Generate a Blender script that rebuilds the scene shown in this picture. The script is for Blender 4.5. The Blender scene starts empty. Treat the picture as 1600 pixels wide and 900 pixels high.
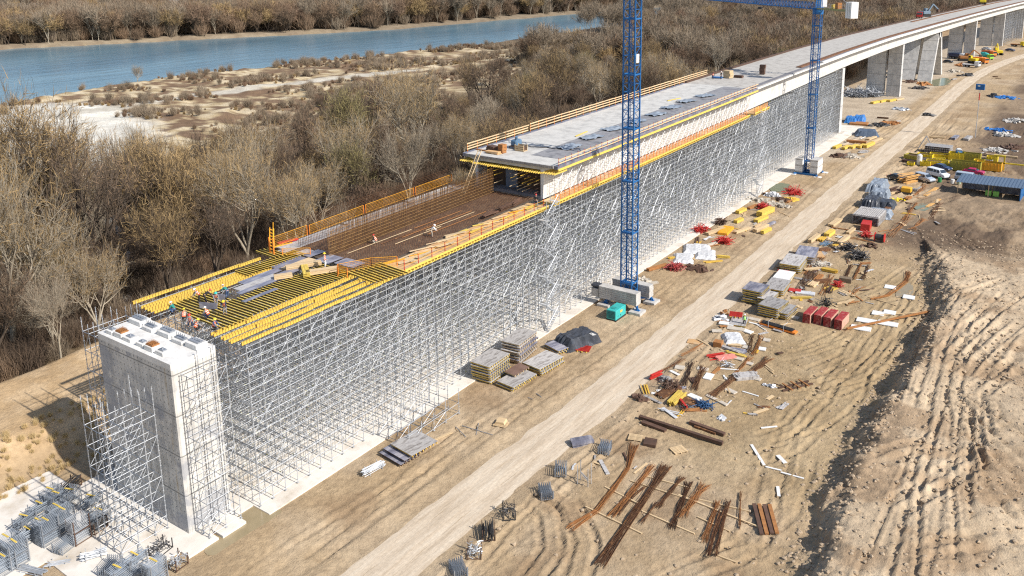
import bpy, math, random
import numpy as np
from mathutils import Vector, Matrix
random.seed(7); rng = np.random.default_rng(7)
SC = bpy.context.scene
COL = SC.collection
PI = math.pi

# ------------------------------------------------------------------ camera
F_PX, CX, CY = 1322.0, 800.0, 231.0          # the photograph is an off-centre crop: lens shift below
PITCH, ROLL, YAW, CAMZ = math.atan(291 / 1322), math.radians(1.0), math.radians(35.8), 50.0
fh = np.array([-math.sin(YAW), math.cos(YAW), 0]); Z3 = np.array([0, 0, 1.])
cw = fh * math.cos(PITCH) - Z3 * math.sin(PITCH)
r0 = np.array([math.cos(YAW), math.sin(YAW), 0]); u0 = np.cross(r0, cw)
cr = math.cos(ROLL) * r0 - math.sin(ROLL) * u0
cu = math.cos(ROLL) * u0 + math.sin(ROLL) * r0
cam = bpy.data.objects.new('camera', bpy.data.cameras.new('camera')); COL.objects.link(cam)
M = Matrix(((cr[0], cu[0], -cw[0], 0), (cr[1], cu[1], -cw[1], 0), (cr[2], cu[2], -cw[2], CAMZ), (0, 0, 0, 1)))
cam.matrix_world = M
cam.data.sensor_width = 36; cam.data.lens = 36 * F_PX / 1600
cam.data.shift_y = -(450 - CY) / 1600; cam.data.shift_x = 0
cam.data.clip_end = 20000; cam.data.clip_start = 0.5
SC.camera = cam

def G(x, y, z=0.0):
    """point of height z seen at photo position x, y"""
    d = cr * (x - CX) / F_PX - cu * (y - CY) / F_PX + cw
    t = (z - CAMZ) / d[2]
    return (float(t * d[0]), float(t * d[1]))

# ------------------------------------------------------------------ materials
MATS = {}
def ramp(nt, fac, cols):
    r = nt.nodes.new('ShaderNodeValToRGB')
    e = r.color_ramp.elements
    while len(e) < len(cols): e.new(0.5)
    for i, (p, c) in enumerate(cols):
        e[i].position = p; e[i].color = (*c, 1)
    nt.links.new(fac, r.inputs[0]); return r.outputs[0]
def noise(nt, scale, detail=4, rough=.55, vec=None, stretch=None, obj=True):
    n = nt.nodes.new('ShaderNodeTexNoise'); n.inputs['Scale'].default_value = scale
    n.inputs['Detail'].default_value = detail; n.inputs['Roughness'].default_value = rough
    if vec is None:
        tc = nt.nodes.new('ShaderNodeTexCoord'); vec = tc.outputs['Object']
    if stretch:
        mp = nt.nodes.new('ShaderNodeMapping'); mp.inputs['Scale'].default_value = stretch
        nt.links.new(vec, mp.inputs[0]); vec = mp.outputs[0]
    nt.links.new(vec, n.inputs['Vector']); return n.outputs['Fac']
def mixc(nt, fac, a, b, mode='MIX'):
    m = nt.nodes.new('ShaderNodeMix'); m.data_type = 'RGBA'; m.blend_type = mode
    for s, v in ((m.inputs[0], fac), (m.inputs[6], a), (m.inputs[7], b)):
        if isinstance(v, bpy.types.NodeSocket): nt.links.new(v, s)
        elif isinstance(v, (tuple, list)): s.default_value = (*v[:3], 1)
        else: s.default_value = v
    return m.outputs[2]
def newmat(name):
    m = bpy.data.materials.new(name); m.use_nodes = True
    nt = m.node_tree; b = nt.nodes['Principled BSDF']; MATS[name] = m
    return m, nt, b
def mat(name, c1, c2=None, scale=3., rough=.7, metal=0., bump=0., c3=None, stretch=None, bscale=None, vary=0., spec=.4):
    if name in MATS: return MATS[name]
    m, nt, b = newmat(name)
    c2 = c2 or tuple(v * .75 for v in c1)
    f = noise(nt, scale, 5, .6, stretch=stretch)
    cols = [(.32, c1), (.68, c2)] if not c3 else [(.28, c1), (.5, c2), (.72, c3)]
    col = ramp(nt, f, cols)
    if vary:
        oi = nt.nodes.new('ShaderNodeObjectInfo')
        hsv = nt.nodes.new('ShaderNodeHueSaturation')
        mr = nt.nodes.new('ShaderNodeMapRange'); mr.inputs[3].default_value = 1 - vary; mr.inputs[4].default_value = 1 + vary
        nt.links.new(oi.outputs['Random'], mr.inputs[0]); nt.links.new(mr.outputs[0], hsv.inputs['Value'])
        nt.links.new(col, hsv.inputs['Color']); col = hsv.outputs[0]
    nt.links.new(col, b.inputs['Base Color'])
    b.inputs['Roughness'].default_value = rough; b.inputs['Metallic'].default_value = metal
    b.inputs['Specular IOR Level'].default_value = spec
    if bump:
        bn = nt.nodes.new('ShaderNodeBump'); bn.inputs['Strength'].default_value = bump; bn.inputs['Distance'].default_value = .05
        nt.links.new(noise(nt, bscale or scale * 3, 6, .65, stretch=stretch), bn.inputs['Height'])
        nt.links.new(bn.outputs[0], b.inputs['Normal'])
    return m

galv = mat('galvanised_steel', (.56, .58, .60), (.38, .40, .43), 1.5, .45, .35)
galv2 = mat('weathered_steel', (.42, .44, .47), (.27, .29, .32), 2, .5, .5)
darksteel = mat('dark_steel', (.05, .05, .055), (.09, .085, .08), 3, .5, .4)
yel = mat('yellow_beam_paint', (.76, .55, .10), (.56, .39, .09), 3, .65, vary=.16)
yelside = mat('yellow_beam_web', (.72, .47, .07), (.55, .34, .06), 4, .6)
pine = mat('raw_pine', (.66, .50, .30), (.48, .34, .19), 2, .8, stretch=(1, 12, 12), vary=.12)
pine_y = mat('raw_pine_along', (.68, .52, .32), (.50, .36, .20), 2, .8, stretch=(12, 1, 12), vary=.12)
plyo = mat('orange_plywood', (.68, .42, .20), (.55, .33, .15), .8, .75, c3=(.62, .45, .28), vary=.1)
plyd = mat('film_faced_plywood', (.10, .10, .13), (.20, .20, .25), .9, .35, c3=(.42, .40, .42), stretch=(2, .6, 1), vary=.2)
plyg = mat('grey_weathered_plywood', (.24, .22, .22), (.44, .42, .40), 1.1, .55, c3=(.13, .11, .10), stretch=(2.5, .7, 1), vary=.25)
redp = mat('red_paint', (.55, .035, .025), (.40, .03, .025), 4, .5)
reddust = mat('dusty_red_formwork', (.42, .03, .03), (.30, .03, .03), 2, .6, c3=(.50, .20, .16))
orng = mat('orange_paint', (.85, .27, .04), (.75, .20, .03), 3, .5)
orngy = mat('amber_mesh_paint', (.85, .42, .03), (.75, .32, .02), 3, .5)
bluep = mat('crane_blue_paint', (.012, .10, .30), (.02, .15, .38), 1.2, .4)
bluet = mat('blue_tarpaulin', (.02, .12, .38), (.05, .22, .55), 2, .45, bump=.4)
blackt = mat('black_tarpaulin', (.03, .035, .045), (.07, .075, .09), 1.2, .32, bump=.8, bscale=2.5)
greyt = mat('grey_blue_tarpaulin', (.16, .19, .23), (.28, .32, .37), 1.2, .35, bump=.8, bscale=2.5)
rust = mat('rusty_rebar', (.22, .095, .035), (.11, .05, .025), 2.5, .85, c3=(.34, .17, .07), vary=.25)
rusto = mat('bright_rust', (.42, .19, .06), (.28, .12, .045), 3, .85)
rustd = mat('dark_rusted_steel', (.075, .045, .032), (.13, .07, .045), 1.5, .7, vary=.2)
white = mat('white_panel', (.80, .80, .78), (.68, .67, .64), 1, .5)
rubber = mat('black_rubber', (.02, .02, .02), (.035, .035, .035), 4, .8)
glassd = mat('dark_glass', (.02, .03, .045), (.03, .045, .06), 2, .08, spec=.9)
teal = mat('teal_paint', (.05, .44, .42), (.04, .38, .36), 2, .4)
tealv = mat('dark_grille', (.02, .12, .12), (.01, .08, .08), 6, .6)
sheetw = mat('crumpled_white_sheeting', (.70, .70, .70), (.45, .46, .48), 2.2, .5, bump=.6)
asphc = mat('bright_concrete_pad', (.60, .55, .48), (.72, .67, .60), .25, .85, c3=(.50, .43, .34), bump=.2)

def concrete(name, base, dark, joints=None, stain=.5, lift=2.6):
    """cast concrete: cloudy tone, form panel joints, rain streaks"""
    m, nt, b = newmat(name)
    tc = nt.nodes.new('ShaderNodeTexCoord'); o = tc.outputs['Object']
    c = ramp(nt, noise(nt, .6, 8, .7, o), [(.3, tuple(v * .85 for v in dark)), (.52, base), (.72, tuple(min(1, v * 1.12) for v in base))])
    st = noise(nt, 1.0, 4, .6, o, stretch=(2.2, 2.2, .12))
    c = mixc(nt, ramp(nt, st, [(.48, (0, 0, 0)), (.66, (stain * .8,) * 3)]), c, tuple(v * .55 for v in base))
    if joints:
        sx = nt.nodes.new('ShaderNodeSeparateXYZ'); nt.links.new(o, sx.inputs[0])
        def line(sock, period, w, off=0):
            a = nt.nodes.new('ShaderNodeMath'); a.operation = 'ADD'; a.inputs[1].default_value = off; nt.links.new(sock, a.inputs[0])
            d = nt.nodes.new('ShaderNodeMath'); d.operation = 'PINGPONG'; d.inputs[1].default_value = period / 2; nt.links.new(a.outputs[0], d.inputs[0])
            l = nt.nodes.new('ShaderNodeMath'); l.operation = 'LESS_THAN'; l.inputs[1].default_value = w; nt.links.new(d.outputs[0], l.inputs[0])
            return l.outputs[0]
        l1 = line(sx.outputs[2], joints[1], .06); l2 = line(sx.outputs[0], joints[0], .02, .4)
        c = mixc(nt, mixc(nt, l1, (0, 0, 0), (.9,) * 3), c, tuple(v * .35 for v in base))
        c = mixc(nt, mixc(nt, l2, (0, 0, 0), (.45,) * 3), c, tuple(v * .5 for v in base))
    nt.links.new(c, b.inputs['Base Color']); b.inputs['Roughness'].default_value = .85
    bn = nt.nodes.new('ShaderNodeBump'); bn.inputs['Strength'].default_value = .25; bn.inputs['Distance'].default_value = .03
    nt.links.new(noise(nt, 9, 6, .7, o), bn.inputs['Height']); nt.links.new(bn.outputs[0], b.inputs['Normal'])
    return m
conc = concrete('cast_concrete', (.56, .55, .53), (.44, .44, .44), (2.4, 3.9))
concp = concrete('pier_concrete', (.60, .575, .53), (.43, .42, .40), (2.4, 3.9), .8)
nt = concp.node_tree; b = nt.nodes['Principled BSDF']; src = b.inputs['Base Color'].links[0].from_socket
tc = nt.nodes.new('ShaderNodeTexCoord').outputs['Object']; sx = nt.nodes.new('ShaderNodeSeparateXYZ'); nt.links.new(tc, sx.inputs[0])
def mth(op, a, v):
    n = nt.nodes.new('ShaderNodeMath'); n.operation = op
    for i, q in enumerate((a, v)):
        if isinstance(q, bpy.types.NodeSocket): nt.links.new(q, n.inputs[i])
        else: n.inputs[i].default_value = q
    return n.outputs[0]
# tie holes on a 1.2 x 1.3 m grid, rust-brown runs and a dark wet patch
hx = mth('SUBTRACT', mth('PINGPONG', mth('ADD', sx.outputs[0], .2), .6), .3); hz = mth('SUBTRACT', mth('PINGPONG', sx.outputs[2], .65), .32)
hole = mth('LESS_THAN', mth('ADD', mth('MULTIPLY', hx, hx), mth('MULTIPLY', hz, hz)), .0045)
c = mixc(nt, mth('MULTIPLY', hole, .8), src, (.10, .10, .10))
run = mth('LESS_THAN', mth('ABSOLUTE', mth('SUBTRACT', sx.outputs[0], mth('ADD', 4.75, mth('MULTIPLY', noise(nt, .8, 3, .5, tc), .3)), ), 0), .16)
c = mixc(nt, mth('MULTIPLY', run, ramp(nt, noise(nt, 1.2, 4, .6, tc, stretch=(2, 2, .3)), [(.4, (0, 0, 0)), (.62, (.55,) * 3)])), c, (.40, .30, .16))
c = mixc(nt, ramp(nt, noise(nt, .28, 5, .65, tc), [(.52, (0, 0, 0)), (.6, (.7,) * 3)]), c, (.27, .28, .31))
nt.links.new(c, b.inputs['Base Color'])
concw = concrete('pale_new_concrete', (.70, .68, .64), (.60, .58, .55), None, .3)
concd = concrete('deck_concrete', (.54, .52, .48), (.40, .385, .36), None, .3)
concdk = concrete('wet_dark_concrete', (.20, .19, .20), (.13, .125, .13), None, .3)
concr = concrete('worn_deck_concrete', (.46, .43, .385), (.31, .28, .245), None, .3)
concg = concrete('girder_concrete', (.64, .62, .58), (.55, .53, .50), None, .45)
concb = concrete('ballast_concrete', (.50, .48, .45), (.36, .34, .32), None, .5)

# ------------------------------------------------------------------ mesh builder
class MB:
    def __init__(s): s.v = []; s.f = []; s.m = []; s.cur = 0
    def add(s, vs, fs):
        n = len(s.v); s.v += [tuple(map(float, p)) for p in vs]
        s.f += [tuple(n + i for i in f) for f in fs]; s.m += [s.cur] * len(fs)
    def box(s, c, d, rz=0., tilt=None):
        hx, hy, hz = d[0] / 2, d[1] / 2, d[2] / 2
        pts = [Vector((x, y, z)) for z in (-hz, hz) for x, y in ((-hx, -hy), (hx, -hy), (hx, hy), (-hx, hy))]
        R = Matrix.Rotation(rz, 3, 'Z')
        if tilt: R = R @ Matrix.Rotation(tilt[0], 3, 'X') @ Matrix.Rotation(tilt[1], 3, 'Y')
        C = Vector(c)
        s.add([C + R @ p for p in pts], [(3, 2, 1, 0), (4, 5, 6, 7), (0, 1, 5, 4), (1, 2, 6, 5), (2, 3, 7, 6), (3, 0, 4, 7)])
    def bx(s, x0, x1, y0, y1, z0, z1): s.box(((x0 + x1) / 2, (y0 + y1) / 2, (z0 + z1) / 2), (x1 - x0, y1 - y0, z1 - z0))
    def tube(s, a, b, r, n=4, r2=None, cap=True):
        a = Vector(a); b = Vector(b); d = b - a
        if d.length < 1e-6: return
        d.normalize(); u = d.cross(Vector((0, 0, 1)) if abs(d.z) < .9 else Vector((1, 0, 0))).normalized(); w = d.cross(u)
        r2 = r if r2 is None else r2
        vs = [a + (u * math.cos(2 * PI * i / n) + w * math.sin(2 * PI * i / n)) * r for i in range(n)]
        vs += [b + (u * math.cos(2 * PI * i / n) + w * math.sin(2 * PI * i / n)) * r2 for i in range(n)]
        fs = [(i, (i + 1) % n, n + (i + 1) % n, n + i) for i in range(n)]
        if cap: fs += [tuple(range(n - 1, -1, -1)), tuple(range(n, 2 * n))]
        s.add(vs, fs)
    def bar(s, a, b, w, h):
        """rectangular bar, w across, h vertical"""
        a = Vector(a); b = Vector(b); d = (b - a).normalized()
        u = d.cross(Vector((0, 0, 1)))
        u = Vector((1, 0, 0)) if u.length < 1e-4 else u.normalized()
        k = u.cross(d).normalized()
        vs = [p + u * sx * w / 2 + k * sz * h / 2 for p in (a, b) for sx, sz in ((-1, -1), (1, -1), (1, 1), (-1, 1))]
        s.add(vs, [(0, 1, 5, 4), (1, 2, 6, 5), (2, 3, 7, 6), (3, 0, 4, 7), (3, 2, 1, 0), (4, 5, 6, 7)])
    def prism(s, poly, axis, a0, a1):
        """extrude polygon (2-D list) along axis 'x','y' or 'z' from a0 to a1"""
        def P(p, a): return {'x': (a, p[0], p[1]), 'y': (p[0], a, p[1]), 'z': (p[0], p[1], a)}[axis]
        n = len(poly)
        s.add([P(p, a0) for p in poly] + [P(p, a1) for p in poly],
              [(i, (i + 1) % n, n + (i + 1) % n, n + i) for i in range(n)] + [tuple(range(n - 1, -1, -1)), tuple(range(n, 2 * n))])
    def mesh(s, name, mats, smooth=False):
        me = bpy.data.meshes.new(name); me.from_pydata(s.v, [], s.f)
        mats = mats if isinstance(mats, (list, tuple)) else [mats]
        for m_ in mats: me.materials.append(m_)
        if len(mats) > 1: me.polygons.foreach_set('material_index', s.m)
        if smooth: me.polygons.foreach_set('use_smooth', [True] * len(me.polygons))
        me.update()
        import bmesh
        if len(s.f) < 60000:
            bm = bmesh.new(); bm.from_mesh(me); bmesh.ops.recalc_face_normals(bm, faces=bm.faces); bm.to_mesh(me); bm.free()
        return me
    def build(s, name, mats, parent=None, smooth=False, loc=None, rz=0., bevel=0., **k):
        o = bpy.data.objects.new(name, s.mesh(name, mats, smooth)); COL.objects.link(o)
        if parent: o.parent = parent
        if loc: o.location = loc
        o.rotation_euler.z = rz
        if bevel:
            b = o.modifiers.new('b', 'BEVEL'); b.width = bevel; b.segments = 1; b.limit_method = 'ANGLE'
        return tag(o, **k)
def tag(o, label=None, cat=None, group=None, kind=None):
    if label:
        o['label'] = label
        if len(label.split()) > 16: print('LONG', label)
    if cat: o['category'] = cat
    if group: o['group'] = group
    if kind: o['kind'] = kind
    return o
def thing(name, loc, label, cat, group=None, rz=0.):
    o = bpy.data.objects.new(name, None); COL.objects.link(o); o.empty_display_size = .3
    o.location = loc; o.rotation_euler.z = rz
    return tag(o, label, cat, group)
def kids(o): return [c for c in bpy.data.objects if c.parent == o]
KC = {}
def copy_tree(o, parent=None, top=True, **k):
    c = o.copy(); COL.objects.link(c)
    if parent: c.parent = parent
    if o.name not in KC: KC[o.name] = kids(o)
    for ch in KC[o.name]:
        d = copy_tree(ch, c, False)
    if top:
        for kk, v in k.items():
            if kk in ('label', 'group'): c[kk] = v
        if 'loc' in k: c.location = k['loc']
        if 'rz' in k: c.rotation_euler.z = k['rz']
        if 'scale' in k: c.scale = k['scale'] if isinstance(k['scale'], (tuple, list)) else (k['scale'],) * 3
    return c
def smoothstep(a, b, x): t = np.clip((x - a) / (b - a), 0, 1); return t * t * (3 - 2 * t)
def interp(x, pts): return np.interp(x, [p[0] for p in pts], [p[1] for p in pts])

# numpy value noise
def vnoise(x, y, seed=0):
    xi = np.floor(x).astype(np.int64); yi = np.floor(y).astype(np.int64)
    fx = x - xi; fy = y - yi; fx = fx * fx * (3 - 2 * fx); fy = fy * fy * (3 - 2 * fy)
    def h(a, b):
        n = (a * 374761393 + b * 668265263 + seed * 1442695041) & 0xFFFFFFFF
        n = ((n ^ (n >> 13)) * 1274126177) & 0xFFFFFFFF
        return ((n ^ (n >> 16)) & 0xFFFF) / 65535.0
    return (h(xi, yi) * (1 - fx) + h(xi + 1, yi) * fx) * (1 - fy) + (h(xi, yi + 1) * (1 - fx) + h(xi + 1, yi + 1) * fx) * fy * 1.0
def fbm(x, y, sc, oct=4, seed=0, gain=.5):
    s = 0; a = 1; t = 0; f = 1 / sc
    for i in range(oct):
        s = s + a * vnoise(x * f + 17.3 * i, y * f - 9.1 * i, seed + i); t += a; a *= gain; f *= 2.03
    return s / t
def seg_dist(X, Y, poly):
    """distance to a polyline, signed side and length along"""
    best = np.full(X.shape, 1e9); along = np.zeros(X.shape); side = np.zeros(X.shape); L = 0
    for (x0, y0), (x1, y1) in zip(poly[:-1], poly[1:]):
        dx, dy = x1 - x0, y1 - y0; l = math.hypot(dx, dy)
        if l < 1e-6: continue
        t = np.clip(((X - x0) * dx + (Y - y0) * dy) / (l * l), 0, 1)
        d = np.hypot(X - x0 - t * dx, Y - y0 - t * dy)
        m = d < best; best = np.where(m, d, best); along = np.where(m, L + t * l, along)
        side = np.where(m, np.sign((X - x0) * dy - (Y - y0) * dx), side); L += l
    return best, along, side, L
# ------------------------------------------------------------------ terrain
CREST = [G(1262, 905, 2.6), G(1300, 800, 2.6), G(1338, 705, 2.6), G(1372, 650, 2.6), G(1402, 600, 2.6), G(1440, 545, 2.4), G(1462, 500, 2.2), G(1478, 465, 2.0), G(1470, 425, 1.4), G(1455, 400, .6)]
CREST = [(CREST[0][0] + 1.0, 20.)] + CREST
ROADC = [(-44.0, -10), (-45.6, 41), (-45.6, 58), (-44.7, 76), (-44.8, 96), (-44.9, 125), (-45.5, 160), (-46.2, 205), (-46.6, 272), (-47.9, 345), (-48.6, 385), (-46.5, 425), (-42.5, 465), (-35, 510), (-20, 565), (5, 640)]
NEARB = [(-310, -200), (-330, 60), (-340, 144), (-358, 190), (-358, 250), (-338, 323), (-330, 391), (-320, 450), (-322, 540), (-305, 700), (-285, 900), (-240, 1400)]
FARB = [(-760, -200), (-640, 180), (-602, 258), (-543, 362), (-473, 487), (-437, 716), (-400, 900), (-360, 1400)]
def ruts():
    P = lambda *a: [G(x, y, z) for x, y, z in [(p + (2.4,))[:3] if len(p) == 2 else p for p in a]]
    R = []   # polyline, gauge, depth, width
    # fan of crawler tracks on the spoil heap, bottom
    for t in range(9):
        f = t / 8
        R.append((P((1325 + 300 * f + 14 * (t % 3), 930), (1395 + 190 * f, 760 + 9 * (t % 2)), (1436 + 128 * f, 660), (1450 + 110 * f - 8 * (t % 2), 600 + 14 * (t % 3))), 0, .13 + .05 * (t % 3), .26 + .05 * (t % 2)))
    for t in range(5):
        f = t / 4
        R.append((P((1480 + 10 * t, 600 + 16 * t), (1540, 640 + 30 * t), (1640, 710 + 45 * t)), 0, .22, .34))
    for t in range(5):
        R.append((P((1400 + 24 * t, 640), (1428 + 20 * t, 570), (1440 + 26 * t, 505), (1470 + 34 * t, 450)), 0, .17, .3))
    for a, b in (((1390, 800), (1560, 700)), ((1420, 860), (1600, 830)), ((1360, 720), (1480, 690)), ((1500, 480), (1600, 470)), ((1540, 600), (1600, 520)), ((1475, 560), (1555, 480)), ((1490, 590), (1590, 500)), ((1520, 620), (1610, 560)), ((1480, 470), (1570, 430)), ((1500, 520), (1600, 600))):
        R.append((P(a, b), 1.6, .16, .5))
    Q = lambda *a: [G(x, y) for x, y in a]
    # wheel ruts on the flat
    R.append((Q((1230, 600), (1290, 600), (1340, 590), (1370, 560), (1395, 520), (1425, 480), (1450, 450)), 2.0, .14, .34))
    R.append((Q((1240, 620), (1310, 612), (1365, 585), (1410, 530), (1440, 480)), 2.0, .14, .34))
    R.append((Q((1200, 560), (1260, 585), (1325, 560), (1370, 500), (1400, 470)), 1.9, .12, .34))
    R.append((Q((1180, 690), (1240, 665), (1290, 625), (1330, 560)), 1.9, .13, .38))
    R.append((Q((1110, 705), (1180, 720), (1240, 700), (1290, 650)), 2.0, .12, .38))
    R.append((Q((1270, 480), (1330, 470), (1390, 445), (1430, 415)), 2.0, .11, .34))
    R.append((Q((1350, 470), (1440, 455), (1470, 410), (1440, 370)), 1.9, .13, .38))
    R.append((Q((820, 920), (860, 860), (850, 800), (800, 770)), 2.0, .16, .38))
    R.append((Q((880, 925), (905, 850), (890, 790), (840, 755)), 2.0, .16, .38))
    R.append((Q((940, 740), (990, 700), (1040, 690), (1090, 720)), 1.9, .07, .3))
    R.append((Q((1040, 900), (1150, 870), (1230, 800), (1260, 700)), 2.0, .09, .35))
    R.append((Q((1080, 900), (1180, 860), (1200, 760), (1240, 640)), 1.9, .09, .35))
    for k in (0, 5):     # sweeping turn round the wet hollow
        R.append((Q((1180 + 12 * k, 620 + 14 * k), (1255 + 8 * k, 622 + 9 * k), (1320 + 6 * k, 600 + 4 * k), (1372 - 2 * k, 548 + 4 * k), (1415 + 4 * k, 480 + 6 * k), (1440 + 6 * k, 430 + 5 * k)), 0, .09 + .02 * (k % 3), .3))
    for k in (0, 1, 4):
        R.append((Q((1000 + 20 * k, 905), (1075 + 16 * k, 870 - 10 * k), (1160 + 10 * k, 850 - 14 * k), (1215 + 6 * k, 760), (1235 + 6 * k, 690)), 0, .06, .3))
    for k in (0, 2):
        R.append((Q((1100 + 26 * k, 480 + 20 * k), (1180 + 26 * k, 540 + 8 * k), (1260 + 20 * k, 548 - 6 * k), (1330 + 14 * k, 520 - 16 * k)), 1.8, .09, .3))
    # beside the road
    for dx in (-9.2, -8.0, -6.4, -5.0, 4.6, 5.7, 7.4):
        R.append(([(x + dx + .5 * math.sin(y * .05 + dx), y) for x, y in ROADC], 0, .09 if abs(dx) < 6 else .06, .35))
    for a in ((440, 880, 640, 740), (470, 890, 700, 720), (600, 770, 760, 650), (860, 650, 1010, 560), (900, 600, 960, 570)):
        R.append((Q(a[:2], a[2:]), 1.8, .13, .34))
    # far muddy field
    for k in range(12):
        x0, y0 = 1360 + 10 * k, 200 + 9 * k
        R.append((Q((x0 - 60, y0 + 30), (x0 + 60, y0 + 8 * (k % 3) - 15), (x0 + 230, y0 - 10)), 2.0, .16, .7))
    for k in range(6):
        R.append((Q((1430 + 12 * k, 330 + 9 * k), (1520, 335 + 13 * k), (1650, 340 + 16 * k)), 2.0, .22, .6))
    return R
RUTS = ruts()
def heap_mask(X, Y):
    d, al, side, L = seg_dist(X, Y, CREST)
    return d, side, al, L
def height(X, Y, fine=True):
    X = np.asarray(X, float); Y = np.asarray(Y, float)
    z = (fbm(X, Y, 14, 4, 3) - .5) * .25
    # forest floor
    wf = smoothstep(-86, -100, X); z += wf * ((fbm(X, Y, 25, 4, 9) - .5) * 1.6 + .3)
    rough = smoothstep(-215, -245, X); z += rough * np.abs(fbm(X, Y, 9, 4, 21) - .5) * 3.4
    # bench left of the first pier
    b = smoothstep(-83.6, -89.5 , X + (fbm(X, Y, 4, 3, 5) - .5) * 2.5) * smoothstep(-106, -101, X) * (1 - smoothstep(64, 74, Y))
    z += b * 2.9
    # river bed
    bank = np.interp(Y, [p[1] for p in NEARB], [p[0] for p in NEARB]); far = np.interp(Y, [p[1] for p in FARB], [p[0] for p in FARB])
    wob = (fbm(X, Y, 18, 3, 31) - .5) * 10
    inr = smoothstep(bank + 3, bank - 8, X + wob) * smoothstep(far - 3, far + 8, X + wob)
    z = z * (1 - inr) - 5 * inr + smoothstep(far + 5, far - 10, X) * 1.0
    # spoil heap to the right of its crest line
    d, side, al, L = heap_mask(X, Y)
    wig = (fbm(X, Y, 3.2, 4, 41) - .5) * 1.9
    s = d * side + wig                                  # positive to the right
    hc = interp(Y, [(0, 2.2), (70, 2.3), (100, 2.6), (118, 2.6), (140, 2.1), (152, 1.3), (160, .2), (170, 0)])
    hs = smoothstep(-2.6, 1.3, s) * hc
    onheap = smoothstep(-2.6, .3, s) * np.clip(hc / 1.5, 0, 1)
    z += hs + onheap * (fbm(X, Y, 7, 3, 52) - .45) * .8
    edge = np.exp(-((s + .6) / 1.9) ** 2) * np.clip(hc / 1.5, 0, 1)
    z += edge * ((np.abs(fbm(X, Y, .8, 3, 177) - .5) - .15) * 1.5 + (fbm(X, Y, 2.2, 3, 178) - .5) * 1.3)
    lump = onheap * smoothstep(70, 95, Y)
    z += lump * (fbm(X, Y, 1.7, 3, 77) - .5) * .35; z += onheap * (np.abs(fbm(X, Y, .9, 2, 79) - .5) - .2) * .28
    # low soil bank behind the heap and dark rolling field
    w = smoothstep(-33, -22, X) * smoothstep(150, 165, Y) * (1 - smoothstep(190, 196, Y))
    z += w * np.abs(fbm(X, Y, 6, 4, 63) - .5) * 2.6
    # everyday lumps on the site
    site = smoothstep(-60, -57, X) * (1 - onheap)
    z += site * ((fbm(X, Y, 1.1, 3, 81) - .5) * .16 + (1 - np.abs(fbm(X, Y, 1.6, 3, 85) - .5) * 4) * .05)
    # level strips: pad under the scaffold, road
    pad = smoothstep(-83, -80, X) * smoothstep(-58.2, -60, X)
    z *= (1 - pad); z -= pad * .03
    rc = np.interp(Y, [p[1] for p in ROADC], [p[0] for p in ROADC])
    rd = np.abs(X - rc); flat = 1 - smoothstep(3.0, 4.6, rd)
    z = z * (1 - flat)
    z += (1 - pad) * smoothstep(3.2, 4.2, rd) * (1 - smoothstep(4.4, 6.0, rd)) * .10 * (Y < 600)
    return z, onheap, flat, pad
def gz(x, y): return float(height(np.array([x]), np.array([y]))[0][0])

def axis(segs):
    out = []
    for a, b, st in segs: out += list(np.arange(a, b, st))
    return np.array(out + [segs[-1][1]])
xs = axis([(-6000, -1500, 500), (-1500, -700, 60), (-700, -380, 12), (-380, -240, 2.5), (-240, -110, 1.6), (-110, -66, .7), (-66, -47, .3), (-47, -42, .45), (-42, -6, .2), (-6, 10, .5), (10, 60, 4), (60, 400, 40), (400, 6000, 700)])
ys = axis([(-3000, -200, 400), (-200, 0, 20), (0, 36, 3), (36, 112, .22), (112, 165, .45), (165, 260, .9), (260, 420, 2.5), (420, 700, 8), (700, 1600, 40), (1600, 9000, 600)])
X, Y = np.meshgrid(xs, ys)
Zh, onheap, flat, pad = height(X, Y)
nearz = (X > -66) & (X < 30) & (Y > 20) & (Y < 300)
for poly, gauge, dep, wid in RUTS:
    px = [p[0] for p in poly]; py = [p[1] for p in poly]
    m = nearz & (X > min(px) - 4) & (X < max(px) + 4) & (Y > min(py) - 4) & (Y < max(py) + 4)
    if not m.any(): continue
    k_ = int(abs(px[0] * 13 + py[-1] * 7)) % 97
    big = px[0] > -18 and py[0] < 110
    wob = (fbm(X[m], Y[m], 14, 2, 91 + k_) - .5) * (1.0 if big else 2.0) + (fbm(X[m], Y[m], .9, 2, 95) - .5) * .15
    d, al, sd, L = seg_dist(X[m], Y[m], poly)
    s = d * sd + wob
    rough_ = .4 + 1.2 * fbm(X[m], Y[m], 1.3, 2, 97 + k_)
    q = np.zeros(s.shape)
    for off in ((-gauge / 2, gauge / 2) if gauge else (0,)):
        t = (s - off) / wid
        band = 1 - smoothstep(.75, 1.05, np.abs(t))
        q += -band * .8 + (.95 * np.exp(-((t - 1.35) / .28) ** 2) + .6 * np.exp(-((t + 1.35) / .28) ** 2)) * rough_
        q += .22 * band * np.sign(np.sin(al * 2 * PI / .62))
    end = smoothstep(0, 2.5, al) * smoothstep(0, 2.5, L - al)
    Zh[m] += q * dep * end * (1 - flat[m]) * (1 - pad[m])
n_y, n_x = X.shape
vs = np.stack([X.ravel(), Y.ravel(), Zh.ravel()], 1).astype(np.float32)
idx = np.arange(n_x * n_y).reshape(n_y, n_x)
quads = np.stack([idx[:-1, :-1], idx[:-1, 1:], idx[1:, 1:], idx[1:, :-1]], -1).reshape(-1, 4)
me = bpy.data.meshes.new('ground')
me.vertices.add(len(vs)); me.vertices.foreach_set('co', vs.ravel())
me.loops.add(quads.size); me.loops.foreach_set('vertex_index', quads.ravel().astype(np.int32))
me.polygons.add(len(quads)); me.polygons.foreach_set('loop_start', np.arange(0, quads.size, 4, dtype=np.int32))
me.polygons.foreach_set('loop_total', np.full(len(quads), 4, np.int32))
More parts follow.
